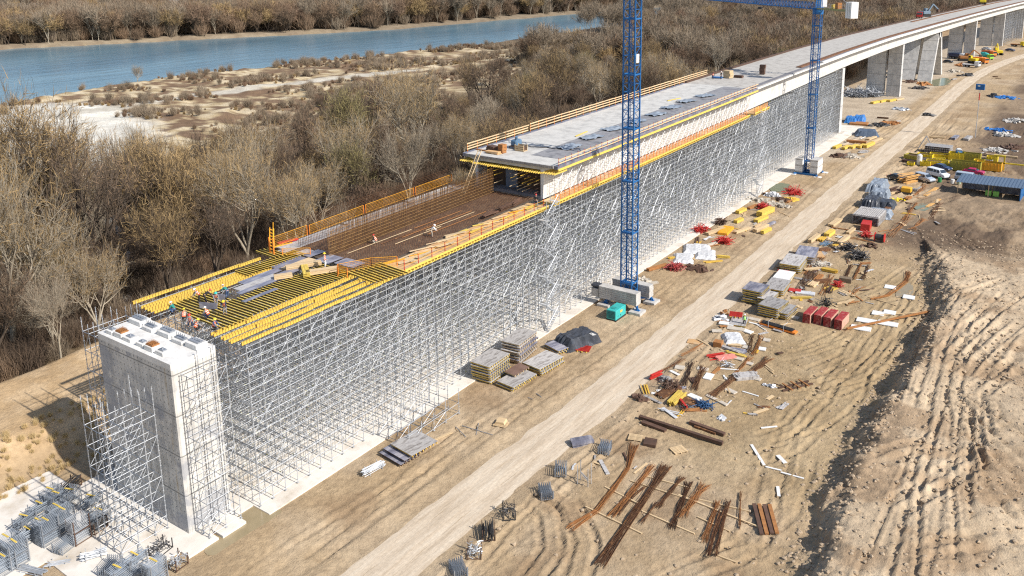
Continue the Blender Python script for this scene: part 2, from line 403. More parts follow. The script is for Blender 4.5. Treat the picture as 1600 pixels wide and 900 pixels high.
me.polygons.foreach_set('use_smooth', np.ones(len(quads), bool))
me.update(); me.validate()
# soil kinds: real colour of each soil where it lies
def lerp(a, b, w): return a * (1 - w[..., None]) + np.array(b) * w[..., None]
C = np.ones(X.shape + (3,)) * np.array([.395, .29, .175])
C = lerp(C, (.46, .36, .245), smoothstep(.45, .7, fbm(X, Y, 9, 4, 101)) * .8)
C = lerp(C, (.30, .205, .12), smoothstep(.55, .75, fbm(X, Y, 6, 4, 111)) * .7)
wet = smoothstep(-37, -31, X) * smoothstep(-16, -20, X) * smoothstep(66, 78, Y) * (1 - smoothstep(135, 150, Y))
C = lerp(C, (.37, .275, .155), wet * .65)
C = lerp(C, (.50, .39, .265), onheap)
C = lerp(C, (.38, .275, .175), onheap * smoothstep(.5, .68, fbm(X, Y, 5, 4, 131)))
dk = smoothstep(-34, -27, X) * smoothstep(146, 160, Y)
C = lerp(C, (.26, .19, .125), dk * .85); C = lerp(C, (.15, .105, .07), dk * smoothstep(.46, .62, fbm(X, Y * .35, 8, 4, 141)))
rc = np.interp(Y, [p[1] for p in ROADC], [p[0] for p in ROADC])
sh = (1 - smoothstep(3.2, 8.5, np.abs(X - rc) + (fbm(X, Y * .2, 2, 3, 151) - .5) * 4)) * (Y < 640)
C = lerp(C, (.44, .34, .225), sh * .6)
C = lerp(C, (.47, .40, .31), smoothstep(-54, -58, X) * smoothstep(-90, -80, X) * smoothstep(180, 230, Y) * .8)
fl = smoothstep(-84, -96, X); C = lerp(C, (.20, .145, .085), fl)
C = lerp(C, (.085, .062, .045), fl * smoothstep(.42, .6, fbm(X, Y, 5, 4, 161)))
bench = smoothstep(-84.5, -88, X) * smoothstep(-104, -101, X) * (1 - smoothstep(62, 70, Y))
C = lerp(C, (.55, .40, .24), bench * .95); C = lerp(C, (.44, .30, .16), bench * smoothstep(.45, .6, fbm(X, Y, 3, 4, 171)) * .7)
C = lerp(C, (.42, .30, .18), smoothstep(-80, -88, X) * smoothstep(-110, -100, X) * smoothstep(225, 250, Y) * .9)
tan = smoothstep(-195, -215, X + (fbm(X, Y, 30, 3, 181) - .5) * 50) * (1 - smoothstep(330, 400, Y + .3 * X + 60))
C = lerp(C, (.46, .36, .21), tan)
nz = fbm(X, Y * 1.4, 6, 5, 191)
C = lerp(C, (.20, .13, .08), tan * smoothstep(.47, .56, nz)); C = lerp(C, (.60, .50, .34), tan * smoothstep(.44, .38, nz))
sp = [(-150, 70), (-205, 82), (-262, 118), (-300, 130)]
d, al, sd, L = seg_dist(X, Y, sp); C = lerp(C, (.66, .63, .55), smoothstep(42, 30, d + (fbm(X, Y, 15, 3, 201) - .5) * 16))
pth = [G(60, 190), G(219, 165), G(300, 152), G(375, 143), G(500, 127), G(640, 112)]
d, al, sd, L = seg_dist(X, Y, pth); C = lerp(C, (.52, .48, .40), smoothstep(5.5, 3.5, d + (fbm(X, Y, 6, 3, 211) - .5) * 3))
far = np.interp(Y, [p[1] for p in FARB], [p[0] for p in FARB])
C = lerp(C, (.26, .21, .15), smoothstep(far + 12, far + 2, X) * .85); C = lerp(C, (.36, .34, .31), smoothstep(far - 160, far - 260, X))
C = lerp(C, (.22, .19, .15), smoothstep(-1200, -1400, X))
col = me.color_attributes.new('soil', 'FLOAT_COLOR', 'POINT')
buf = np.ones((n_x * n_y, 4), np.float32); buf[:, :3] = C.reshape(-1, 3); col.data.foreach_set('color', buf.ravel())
m, nt, b = newmat('soil')
at = nt.nodes.new('ShaderNodeAttribute'); at.attribute_name = 'soil'
tc = nt.nodes.new('ShaderNodeTexCoord').outputs['Object']
f = ramp(nt, noise(nt, 1.3, 8, .68, tc), [(.28, (.78, .76, .74)), (.5, (1, 1, 1)), (.72, (1.16, 1.16, 1.15))])
c = mixc(nt, 1.0, at.outputs['Color'], f, 'MULTIPLY')
f2 = ramp(nt, noise(nt, .16, 6, .6, tc), [(.35, (.84, .82, .80)), (.65, (1.1, 1.1, 1.1))])
c = mixc(nt, 1.0, c, f2, 'MULTIPLY')
nt.links.new(c, b.inputs['Base Color']); b.inputs['Roughness'].default_value = .92; b.inputs['Specular IOR Level'].default_value = .2
bn = nt.nodes.new('ShaderNodeBump'); bn.inputs['Strength'].default_value = .8; bn.inputs['Distance'].default_value = .3
nt.links.new(noise(nt, 1.5, 9, .7, tc), bn.inputs['Height']); nt.links.new(bn.outputs[0], b.inputs['Normal'])
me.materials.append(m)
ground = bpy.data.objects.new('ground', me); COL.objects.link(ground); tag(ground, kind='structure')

# dirt road: its own pale, compacted sheet
m, nt, b = newmat('road_dirt')
tc = nt.nodes.new('ShaderNodeTexCoord').outputs['Object']
c = ramp(nt, noise(nt, .9, 7, .65, tc, stretch=(1.6, .16, 1)), [(.3, (.44, .35, .25)), (.48, (.555, .455, .34)), (.7, (.64, .55, .43))])
c = mixc(nt, 1., c, ramp(nt, noise(nt, 3, 6, .7, tc), [(.3, (.85,) * 3), (.7, (1.1,) * 3)]), 'MULTIPLY')
nt.links.new(c, b.inputs['Base Color']); b.inputs['Roughness'].default_value = .95; b.inputs['Specular IOR Level'].default_value = .15
bn = nt.nodes.new('ShaderNodeBump'); bn.inputs['Strength'].default_value = .6; bn.inputs['Distance'].default_value = .08
nt.links.new(noise(nt, 1.6, 8, .7, tc, stretch=(2, .4, 1)), bn.inputs['Height']); nt.links.new(bn.outputs[0], b.inputs['Normal'])
yy = np.concatenate([np.arange(-10, 200, .5), np.arange(200, 636, 3)])
cx_ = np.interp(yy, [p[1] for p in ROADC], [p[0] for p in ROADC])
cx_ = np.convolve(np.pad(cx_, 12, mode='edge'), np.ones(25) / 25, mode='valid')
nw = 13; vs = []; fs = []
for i, y in enumerate(yy):
    wl = 2.5 + .9 * float(fbm(np.array([3.]), np.array([y]), 3.0, 4, 7)[0]); wr = 2.5 + .9 * float(fbm(np.array([9.]), np.array([y]), 3.0, 4, 8)[0])
    for j in range(nw):
        t = j / (nw - 1); x = cx_[i] - wl + (wl + wr) * t
        s = (x - cx_[i])
        z = .025 + .015 * math.cos(s) - .035 * (math.exp(-((abs(s) - 1.0) / .35) ** 2)) + .02 * math.exp(-(s / .5) ** 2)
        if j in (0, nw - 1): z = -.03
        vs.append((x, y, z))
for i in range(len(yy) - 1):
    for j in range(nw - 1):
        a = i * nw + j; fs.append((a, a + 1, a + nw + 1, a + nw))
rd = MB(); rd.v = vs; rd.f = fs; rd.m = [0] * len(fs)
rd.build('dirt_road', m, smooth=True, kind='structure')

# river
m, nt, b = newmat('river_water')
tc = nt.nodes.new('ShaderNodeTexCoord').outputs['Object']
c = ramp(nt, noise(nt, .02, 6, .6, tc, stretch=(1, .35, 1)), [(.35, (.085, .165, .215)), (.65, (.14, .245, .30))])
nt.links.new(c, b.inputs['Base Color']); b.inputs['Roughness'].default_value = .22; b.inputs['Specular IOR Level'].default_value = .5
bn = nt.nodes.new('ShaderNodeBump'); bn.inputs['Strength'].default_value = .55; bn.inputs['Distance'].default_value = 1.0
nt.links.new(noise(nt, .12, 5, .6, tc, stretch=(1, .3, 1)), bn.inputs['Height']); nt.links.new(bn.outputs[0], b.inputs['Normal'])
w = MB(); w.add([(-900, -300, -1.1), (-150, -300, -1.1), (-150, 2000, -1.1), (-900, 2000, -1.1)], [(0, 1, 2, 3)])
w.build('river', m, kind='structure')

# puddles
def puddle(px, py, r, q=1.8, m=None, seed=0):
    x, y = G(px, py); vs = [(0, 0, 0)]; n = 28
    for i in range(n):
        a = 2 * PI * i / n; k = r * (.75 + .5 * float(vnoise(np.array([math.cos(a) * 1.7 + 5 + seed]), np.array([math.sin(a) * 1.7 + seed * 3.]), 3)[0]))
        vs.append((math.cos(a) * k, math.sin(a) * k * q, 0))
    p = MB(); p.add(vs, [(0, 1 + i, 1 + (i + 1) % n) for i in range(n)])
    p.build('puddle', m, loc=(x, y, gz(x, y) + .03 + .004 * seed), kind='structure')
pw = mat('murky_puddle', (.33, .26, .155), (.27, .215, .125), .8, .2, spec=.5)
pg = mat('green_puddle', (.17, .19, .10), (.21, .22, .14), .8, .15, spec=.5)
puddle(388, 826, 2.4, 1.6, pw, 1); puddle(1218, 293, 1.8, 2.4, pg, 2); puddle(1440, 325, 1.6, 1.6, pg, 3)
puddle(1470, 128, 4.5, 2.5, pg, 6); puddle(1415, 455, 1.0, 3.5, pw, 7)
# concrete pad under the scaffolds
p = MB(); p.bx(-79.2, -59.6, 43, 262, -.2, .12)
p.bx(-84, -70.5, 22, 34.8, -.2, .10); p.bx(-79, -62.0, 33.5, 43.0, -.2, .14); p.bx(-62, -60.6, 35.2, 38.2, -.2, .2); p.bx(-62.2, -60.4, 38.5, 41, -.2, .26)
p.bx(-70.5, -62.4, 28.0, 33.5, -.2, .10)
p.build('concrete_pad', asphc, kind='structure')

# ------------------------------------------------------------------ sky and sun
w = bpy.data.worlds.new('World'); SC.world = w; w.use_nodes = True
nt = w.node_tree; bg = nt.nodes['Background']; sky = nt.nodes.new('ShaderNodeTexSky'); sky.sky_type = 'NISHITA'; sky.sun_disc = False
SAZ, SEL = math.radians(1.5), math.radians(39)
sky.sun_elevation = SEL
sd = Vector((math.cos(SAZ) * math.cos(SEL), math.sin(SAZ) * math.cos(SEL), math.sin(SEL)))
sky.sun_rotation = math.atan2(sd.x, sd.y)
nt.links.new(sky.outputs[0], bg.inputs[0]); bg.inputs[1].default_value = .11
sl = bpy.data.lights.new('sun', 'SUN'); so = bpy.data.objects.new('sun', sl); COL.objects.link(so)
sl.energy = 4.3; sl.angle = math.radians(.53); sl.color = (1, .95, .88)
so.rotation_euler = sd.to_track_quat('Z', 'Y').to_euler(); so.location = (0, 0, 120)
SC.view_settings.view_transform = 'Standard'; SC.view_settings.look = 'None'; SC.view_settings.gamma = 1
SC.view_settings.exposure = .45
SC.render.engine = 'CYCLES'
SC.cycles.use_denoising = False
SC.cycles.filter_width = 1.2
SC.cycles.use_adaptive_sampling = True
SC.cycles.adaptive_threshold = .005
SC.cycles.max_bounces = 6
SC.cycles.diffuse_bounces = 3
SC.cycles.sample_clamp_indirect = 3
# ------------------------------------------------------------------ bridge
def zb(y): return float(interp(y, [(40, 17.0), (95, 17.5), (172, 18.1), (250, 19.1), (330, 19.0), (470, 18.6), (600, 18.0), (900, 17)]))
def zt(y): return float(interp(y, [(95, 22.4), (190, 23.3), (250, 23.5), (320, 23.1), (405, 22.6), (500, 22.2), (600, 21.8), (900, 21)]))
def xc(y): return -69.2 + float(interp(y, [(0, 0), (300, 0), (370, 2.2), (437, 5.0), (497, 8.6), (571, 13.2), (700, 28), (900, 60)]))

# first pier
pr = thing('bridge_pier', (-69.2, 39.3, 0), 'wide grey concrete pier slab with bare top in front of the yellow beams', 'pier')
p = MB(); p.prism([(-5.85, -2.25), (5.85, -2.25), (5.95, -2.1), (5.95, 2.1), (5.85, 2.25), (-5.85, 2.25), (-5.95, 2.1), (-5.95, -2.1)], 'z', 0, 16.1)
p.build('shaft', concp, pr)
p = MB(); p.prism([(-5.85, -2.25), (5.85, -2.25), (5.95, -2.1), (5.95, 2.1), (5.85, 2.25), (-5.85, 2.25), (-5.95, 2.1), (-5.95, -2.1)], 'z', 16.1, 16.66)
p.build('cap', concw, pr)
for x, y, sx, sy, h, rb in [(-4.6, -1.45, 1.1, .8, .35, 0), (-3.2, -1.3, 1.3, 1.0, .45, 1), (-1.7, -1.35, 1.3, .9, .35, 0), (.3, -1.35, 1.1, .8, .35, 0), (1.8, -1.3, 1.3, 1.0, .45, 1), (3.4, -1.35, 1.2, .8, .35, 0),
                            (-4.6, 1.3, 2.0, 1.2, .45, 2), (-2.2, 1.0, 1.6, 1.0, .35, 2), (.2, 1.2, 1.9, 1.1, .45, 2), (2.6, 1.0, 1.6, 1.0, .35, 2), (4.6, 1.2, 1.7, 1.2, .5, 2)]:
    q = MB(); q.box((x, y, 16.66 + h / 2), (sx, sy, h)); bk = q.build('bearing_block', concw, pr, bevel=.03)
    if rb == 1:
        q = MB()
        for i in range(7):
            for j in range(5): q.tube((x - sx * .3 + i * sx * .1, y - sy * .3 + j * sy * .15, 16.66 + h), (x - sx * .3 + i * sx * .1, y - sy * .3 + j * sy * .15, 17.42), .022, 4)
        q.box((x, y, 16.66 + h + .06), (sx * .8, sy * .75, .1)); q.build('starter_bars', rusto, bk)
    elif rb == 2:
        q = MB(); q.box((x, y, 16.66 + h + .07), (sx * .85, sy * .5, .14))
        for i in range(5): q.tube((x - sx * .38 + i * sx * .19, y, 17.1), (x - sx * .38 + i * sx * .19, y, 17.5), .05, 6)
        q.build('bearing_frame', galv2, bk)
    else:
        q = MB(); q.box((x, y, 16.66 + h + .06), (sx * .6, sy * .5, .12)); q.tube((x, y, 17.0), (x, y, 17.25), .09, 8); q.build('anchor_plate', galv2, bk)

def pier_pair(y, label, dy=2.6, w1=(-6.0, .0), w2=(.9, 5.5), h=None, foot=True):
    x0 = xc(y); h = h or zb(y) - .35
    t = thing('bridge_pier', (x0, y, 0), label, 'pier')
    for a, b_ in (w1, w2):
        q = MB(); q.bx(a, b_, -dy / 2, dy / 2, -.5, h); s = q.build('column', conc, t)
        for c_ in (a + 1.2, b_ - 1.2): q = MB(); q.bx(c_ - .5, c_ + .5, -.5, .5, h, h + .35); q.build('bearing', concb, s)
    if foot:
        q = MB(); q.bx(-7.5, 7, -dy / 2 - 1.2, dy / 2 + 1.2, -.6, .12); q.build('footing', asphc, t)
pier_pair(250, 'pale concrete pier standing at the far end of the scaffold block', 2.4, w1=(-6, -.3), w2=(.6, 5.95))
pier_pair(327.5, 'first free twin-column pier past the scaffolding, before the splayed pier', 2.4, foot=False)
pier_pair(463, 'twin-column pier just behind the splayed pier', 2.6, foot=False)
pier_pair(535, 'far twin-column pier beside the second, smaller scaffold', 2.6, foot=False)
pier_pair(590, 'farthest concrete pier at the edge of the photo beyond the small scaffold', 2.6, foot=False)
# splayed pier: two pairs of raking legs
t = thing('splayed_pier', (xc(386), 386, 0), 'splayed concrete pier with raking legs forming an inverted V', 'pier')
for xa, xb in ((-7.2, -.6), (.6, 5.8)):
    for s in (-1, 1):
        q = MB(); h = zb(386) - .3
        y0, y1 = s * 11.5, s * 2.2
        poly = [(y0 - 1.2, -.4), (y0 + 1.2, -.4), (y1 + 1.2, h), (y1 - 1.2, h)]
        q.prism(poly, 'x', xa, xb); q.build('leg', conc, t)
q = MB(); q.bx(-7.2, 5.8, -3.5, 3.5, zb(386) - 2.2, zb(386) - .3); q.build('crosshead', conc, t)

# girder
def ribbon(name, mats, prof, ys_, parent=None, endcap=True, **k):
    """sweep a closed profile (list of (dx, z-kind, dz)) along the bridge; zk 't' from deck top, 'b' from soffit"""
    q = MB(); n = len(prof); vs = []
    for y in ys_:
        for dx, zk, dz in prof: vs.append((xc(y) + dx, y, (zt(y) if zk == 't' else zb(y)) + dz))
    fs = []
    for i in range(len(ys_) - 1):
        for j in range(n): a = i * n + j; b_ = i * n + (j + 1) % n; fs.append((a, b_, b_ + n, a + n))
    fs += [tuple(range(n - 1, -1, -1)), tuple(range((len(ys_) - 1) * n, len(ys_) * n))]
    q.add(vs, fs); return q.build(name, mats, parent, **k)
yfar = list(np.arange(173, 340, 12)) + list(np.arange(340, 900, 14))
gi = thing('bridge_girder', (0, 0, 0), 'finished concrete bridge deck and box girder running off to the far corner', 'bridge')
BOX = [(-5.9, 'b', 0), (5.9, 'b', 0), (6.1, 't', -.75), (-6.1, 't', -.75)]
SLAB = [(-8, 't', -.28), (-6.1, 't', -.75), (6.1, 't', -.75), (8, 't', -.28), (8, 't', 0), (-8, 't', 0)]
ribbon('box_girder', concg, BOX, yfar, gi)
ribbon('deck_slab', concr, SLAB, yfar, gi)
ribbon('edge_beam', concw, [(7.6, 't', 0.003), (8.15, 't', 0.003), (8.15, 't', .3), (7.6, 't', .3)], [y for y in yfar if y > 215], gi)
ribbon('edge_fascia', concw, [(8.003, 't', -.35), (8.15, 't', -.35), (8.15, 't', 0.0), (8.003, 't', 0.0)], yfar, gi)
ribbon('edge_beam', rustd, [(-8.15, 't', -.3), (-7.75, 't', -.3), (-7.75, 't', .45), (-8.15, 't', .45)], yfar, gi)
ribbon('kerb_rebar', rust, [(4.9, 't', .003), (6.3, 't', .003), (6.2, 't', .25), (5.0, 't', .25)], [y for y in yfar if y > 200], gi)
ribbon('kerb_rebar', rust, [(-5.2, 't', .003), (-4.4, 't', .003), (-4.4, 't', .3), (-5.2, 't', .3)], [y for y in yfar if y > 372], gi)
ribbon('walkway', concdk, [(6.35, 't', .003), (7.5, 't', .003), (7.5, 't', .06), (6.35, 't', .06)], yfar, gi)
# middle section
gm = thing('bridge_section', (0, 0, 0), 'newly cast deck section on the tall scaffold with its open end facing the rebar', 'bridge')
ym = [95, 105, 115, 130, 145, 160, 172.9]
ribbon('web', concw, [(-5.9, 'b', 0), (-5.5, 'b', 0), (-5.5, 't', -.75), (-6.1, 't', -.75)], ym, gm)
ribbon('web', concw, [(5.5, 'b', 0), (5.9, 'b', 0), (6.1, 't', -.75), (5.5, 't', -.75)], ym, gm)
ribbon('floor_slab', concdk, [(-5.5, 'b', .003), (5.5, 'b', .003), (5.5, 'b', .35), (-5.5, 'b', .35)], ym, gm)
ribbon('deck_slab', concd, [(-7.7, 't', -.3), (-6.1, 't', -.75), (6.1, 't', -.75), (7.7, 't', -.3), (7.7, 't', 0), (-7.7, 't', 0)], ym, gm)
ribbon('cover_sheet', mat('wet_geotextile', (.17, .16, .17), (.30, .29, .29), .5, .6, c3=(.10, .10, .11), bump=.8, bscale=1.5), [(1.2, 't', .003), (6.2, 't', .003), (6.2, 't', .03), (1.2, 't', .03)], [y for y in np.linspace(99, 172, 12)], gm)
ribbon('edge_form', plyd, [(7.7, 't', -.42), (8.35, 't', -.42), (8.35, 't', .06), (7.7, 't', .06)], ym, gm)
ribbon('edge_form', plyd, [(-8.35, 't', -.42), (-7.7, 't', -.42), (-7.7, 't', .06), (-8.35, 't', .06)], ym, gm)
ribbon('edge_waler', yel, [(8.36, 't', -.62), (8.50, 't', -.62), (8.50, 't', -.34), (8.36, 't', -.34)], ym, gm)
q = MB(); z = zt(95)
q.bx(xc(95) - 7.7, xc(95) + 7.7, 94.8, 95, z - .3, z + .05); q.build('end_form', plyg, gm)
q = MB(); q.bx(xc(95) - 5.5, xc(95) + 5.5, 97.2, 97.4, zb(95) + .35, z - .76); q.build('added_dark_backing', mat('dark_backing_brown', (.10, .06, .035), (.06, .04, .03), 2, .8), gm)  # dark sheet added so the open box end does not show bright
q = MB(); q.bx(xc(95) - 1.6, xc(95) + .4, 96.5, 96.8, zb(95) + .4, z - .8); q.build('steel_shutter', mat('blue_grey_shutter', (.10, .13, .18), (.16, .20, .26), 2, .5), gm)
for i in range(44):       # beams of the wing formwork poke out under the edge
    x = xc(95) - 8.3 + i * .385; q = MB(); q.bar((x, 94.2, z - .95 - (.0 if abs(x - xc(95)) > 6 else .12)), (x, 97.5, z - .95 - (.0 if abs(x - xc(95)) > 6 else .12)), .08, .2); q.build('formwork_joist', yel, gm)
for r in range(6):
    for c_ in range(11):
        x = xc(95) - 5.0 + c_ * 1.0 + .2 * (r % 2); zz = zb(95) + .9 + r * .58
        if 3 < c_ < 6 and r < 5: continue
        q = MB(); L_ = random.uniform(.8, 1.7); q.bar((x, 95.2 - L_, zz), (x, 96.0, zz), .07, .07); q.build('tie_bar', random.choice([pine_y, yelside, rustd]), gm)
# slender scaffold along the web above the walkway
q = MB()
for i, y in enumerate(np.arange(96, 172, 1.25)):
    x0, x1 = xc(y) + 6.35, xc(y) + 7.3
    for x in (x0, x1): q.tube((x, y, zb(y)), (x, y, zt(y) - .7), .03, 4)
    for k_ in range(4):
        z0 = zb(y) + .4 + k_ * 1.1; q.tube((x0, y, z0), (x1, y, z0), .025, 4); q.tube((x1, y, z0), (x1, y + 1.25, z0), .025, 4)
        if (i + k_) % 2: q.tube((x1, y, z0), (x1, y + 1.25, z0 + 1.1), .022, 4)
        if (i + k_) % 3 == 0: q.tube((x0, y, z0), (x1, y, z0 + 1.1), .022, 4)
        q.tube((x0 - .2, y + .6, z0 + .5), (x1, y + .3, z0 + .2), .02, 4)
q.build('web_scaffold', galv, None, label='slim scaffold standing on the walkway against the white web of the new deck section', cat='scaffold')

# guard rails: posts and planks
def guard(name, ys_, dx, zfun, planks, post_m, plank_m, label, step=1.5, lean=0, ph=1.25, cat='guard rail', pd=(.03, .15)):
    t = thing(name, (0, 0, 0), label, cat)
    y0, y1 = ys_; y = y0
    while y <= y1:
        q = MB(); q.bar((xc(y) + dx, y, zfun(y) - .25), (xc(y) + dx + lean, y, zfun(y) + ph), .07, .07); q.build('post', post_m, t); y += step
    for h in planks:
        y = y0 - .2
        while y < y1 - 1:
            e = min(y + random.choice((3.9, 4.0, 4.2)), y1 + .3); q = MB(); dz = random.uniform(-.03, .03)
            q.bar((xc(y) + dx + .06 + lean * h / ph, y, zfun(y) + h + dz), (xc(e) + dx + .06 + lean * h / ph, e, zfun(e) + h + random.uniform(-.03, .03)), pd[0], pd[1])
            q.build('plank', plank_m, t); y = e + .02
    return t
guard('guard_rail', (96, 112), -8.2, zt, (.45, .85, 1.25), orng, pine_y, 'short three-plank guard rail with orange posts at the near corner of the new deck', 2.4, ph=1.35, pd=(.04, .17))
guard('guard_rail', (112.6, 186), -8.2, zt, (.5, .95, 1.4), orng, pine_y, 'long three-plank guard rail with orange posts along the tree side of the new deck', 2.4, ph=1.55, pd=(.04, .17))
guard('guard_rail', (95.5, 173), 8.2, zt, (.35, .85), redp, pine_y, 'two-plank guard rail on red posts along the road side of the new deck', 1.7, ph=1.1, pd=(.05, .16))

# walkway platforms on the road side
def platform(name, y0, y1, xi, xo, label, m=plyo):
    t = thing(name, (0, 0, 0), label, 'walkway')
    y = y0; 
    while y < y1 - .1:
        e = min(y + 2.5, y1); q = MB(); q.bx(xc(y) + xi, xc(y) + xo, y + .01, e - .01, zb(y) - .12 , zb(y) - .08); q.build('deck_board', m if random.random() > .15 else pine, t); y = e
    n = int((y1 - y0) / .55)
    for i in range(n if n < 95 else 95):
        y = y0 + .2 + i * (y1 - y0 - .4) / (min(n, 95) - 1); q = MB(); q.bx(xc(y) + xi, xc(y) + xo + .12, y - .05, y + .05, zb(y) - .35, zb(y) - .13); q.build('joist', yel, t)
    q = MB(); q.bar((xc(y0) + xo, y0, zb(y0) - .02), (xc(y1) + xo, y1, zb(y1) - .02), .08, .24); q.build('edge_beam', yel, t)
    q = MB(); q.bar((xc(y0) + xo - .2, y0, zb(y0) - .46), (xc(y1) + xo - .2, y1, zb(y1) - .46), .1, .2); q.build('bearer', yel, t)
    return t
platform('walkway_platform', 64, 92.6, 5.0, 8.35, 'plywood walkway on yellow beams beside the rebar pit', plyo)
platform('walkway_platform', 94.2, 169, 6.1, 8.35, 'long orange plywood walkway under the new deck section')
platform('walkway_platform', 171, 180, 6.1, 8.6, 'short plywood landing at the far end of the long walkway')
guard('handrail', (64, 92.5), 8.25, zb, (.05, .55, 1.05), redp, orngy, 'thin red post handrail along the walkway beside the rebar pit', 2.3, ph=1.2, cat='handrail', pd=(.02, .03))
guard('handrail', (94.5, 168), 8.25, zb, (.1, .45, .8, 1.1), orng, orng, 'orange mesh handrail along the walkway under the new deck section', 1.25, ph=1.2, cat='handrail', pd=(.02, .03))
guard('handrail', (171, 179.6), 8.5, zb, (.1, .3, .5, .7, .9, 1.1), orng, orngy, 'orange mesh handrail around the far landing', 1.0, ph=1.2, cat='handrail', pd=(.02, .05))

# ------------------------------------------------------------------ shoring scaffold in bays of 3 m
galvi = mat('dulled_galvanised_steel', (.62, .64, .66), (.38, .40, .42), 1.2, .5, .3)
def bay_meshes(H, xs_, L=3.0, seed=0):
    zl = [.35] + [1.6 + 1.5 * k for k in range(int((H - 1.2) / 1.5))] + [H - .25]
    R_ = .036
    std = MB(); std.tube((0, 0, .15), (0, 0, H), R_, 5)
    for k in range(int(H / .5)): std.tube((0, 0, .4 + .5 * k), (0, 0, .46 + .5 * k), .065, 5)
    std.box((0, 0, .14), (.2, .2, .03)); std.bar((-.1, 0, H), (.1, 0, H + .0), .1, .12)
    led = MB(); led.tube((0, 0, 0), (0, L / 2, 0), .03, 4)
    br = MB(); br.tube((0, 0, 0), (0, L / 2, 1.5), .021, 4)
    inner = MB(); rr = random.Random(int(H * 10) + seed * 101)
    for iy, y in enumerate((0, L / 2)):
        for ix, x in enumerate(xs_):
            if ix: inner.tube((x, y, .15), (x, y, H), R_, 4, cap=False)
            if ix and iy == 0:
                for k in range(0, int(H / .5), 2): inner.tube((x, y, .4 + .5 * k), (x, y, .48 + .5 * k), .07, 4)
            for kz, z in enumerate(zl):
                if ix + 1 < len(xs_): inner.tube((x, y, z), (xs_[ix + 1], y, z), .028, 4, cap=False)
                if ix: inner.tube((x, y, z), (x, y + L / 2, z), .028, 4, cap=False)
                if kz + 1 < len(zl):
                    if ix + 1 < len(xs_) and rr.random() < .5:
                        a, b_ = (x, xs_[ix + 1]) if rr.random() < .5 else (xs_[ix + 1], x)
                        inner.tube((a, y, z), (b_, y, zl[kz + 1]), .022, 4, cap=False)
                    if ix and rr.random() < .6:
                        a, b_ = (y, y + L / 2) if rr.random() < .5 else (y + L / 2, y)
                        inner.tube((x, a, z), (x, b_, zl[kz + 1]), .017, 4, cap=False)
    tags = MB()
    for ix, x in enumerate(xs_):
        for kz, z in enumerate(zl):
            if rr.random() < .32: tags.tube((x - .02, 0.25, z), (x - .02, .45, z), .042, 4)
            if rr.random() < .32 and ix + 1 < len(xs_): tags.tube((x - .3, L / 2, z), (x - .5, L / 2, z), .042, 4)
    return dict(zl=zl, std=std.mesh('standard', galv), led=led.mesh('ledger', galv), br=br.mesh('diagonal_brace', galv),
                inner=inner.mesh('inner_lattice', galvi), tags=tags.mesh('coloured_tag', mat('yellow_green_tag', (.55, .50, .08), (.40, .42, .12), 4, .6)), H=H)
def put(name, me_, parent, loc=(0, 0, 0), kind=None):
    o = bpy.data.objects.new(name, me_); COL.objects.link(o); o.parent = parent; o.location = loc
    return tag(o, kind=kind)
def make_bay(B, loc, label, group, L=3.0, name='scaffold_bay', flip=False):
    t = thing(name, loc, label, 'scaffold', group)
    for iy in (0, L / 2): put('standard', B['std'], t, (0, iy, 0))
    for kz, z in enumerate(B['zl']):
        for iy in (0, L / 2): put('ledger', B['led'], t, (0, iy, z))
    for kz in range(len(B['zl']) - 2):
        if random.random() < .2: put('diagonal_brace', B['br'], t, (0, (L / 2) * (kz % 2), B['zl'][kz + 1] if kz else B['zl'][1]))
    put('inner_lattice', B['inner'], t, kind='stuff'); put('coloured_tag', B['tags'], t, kind='stuff')
    return t
XS = [0, -1.15, -2.3, -3.7, -5.1, -6.5, -7.9, -9.3, -10.7, -12.1, -13.5, -14.9, -16.05, -17.2]
BB = {}
y = 43.2
while y < 247:
    H = round((zb(y) - .75) * 2) / 2
    if H not in BB: BB[H] = [bay_meshes(H, XS, seed=k_) for k_ in range(3)]
    seg = 'front' if y < 94 else ('middle' if y < 172 else 'far')
    lab = {'front': 'tall grey scaffold bay under the yellow beams and the rebar pit', 'middle': 'tall grey scaffold bay under the long orange walkway',
           'far': 'tall grey scaffold bay under the finished white girder, behind the second crane'}[seg]
    t = make_bay(random.choice(BB[H]), (-61.1 if y < 170 else -63.0, y, .12), lab, 'scaffold bays under the bridge')
    if y >= 170: t.scale = (.9, 1, 1)
    y += 3.0
y = 540
Bf = bay_meshes(17.0, [0, -2.5, -5, -7.5, -10], 6.0)
while y < 588:
    make_bay(Bf, (xc(y) + 5.6, y, .0), 'distant scaffold bay between the two farthest piers', 'distant scaffold bays', 6.0); y += 6.0
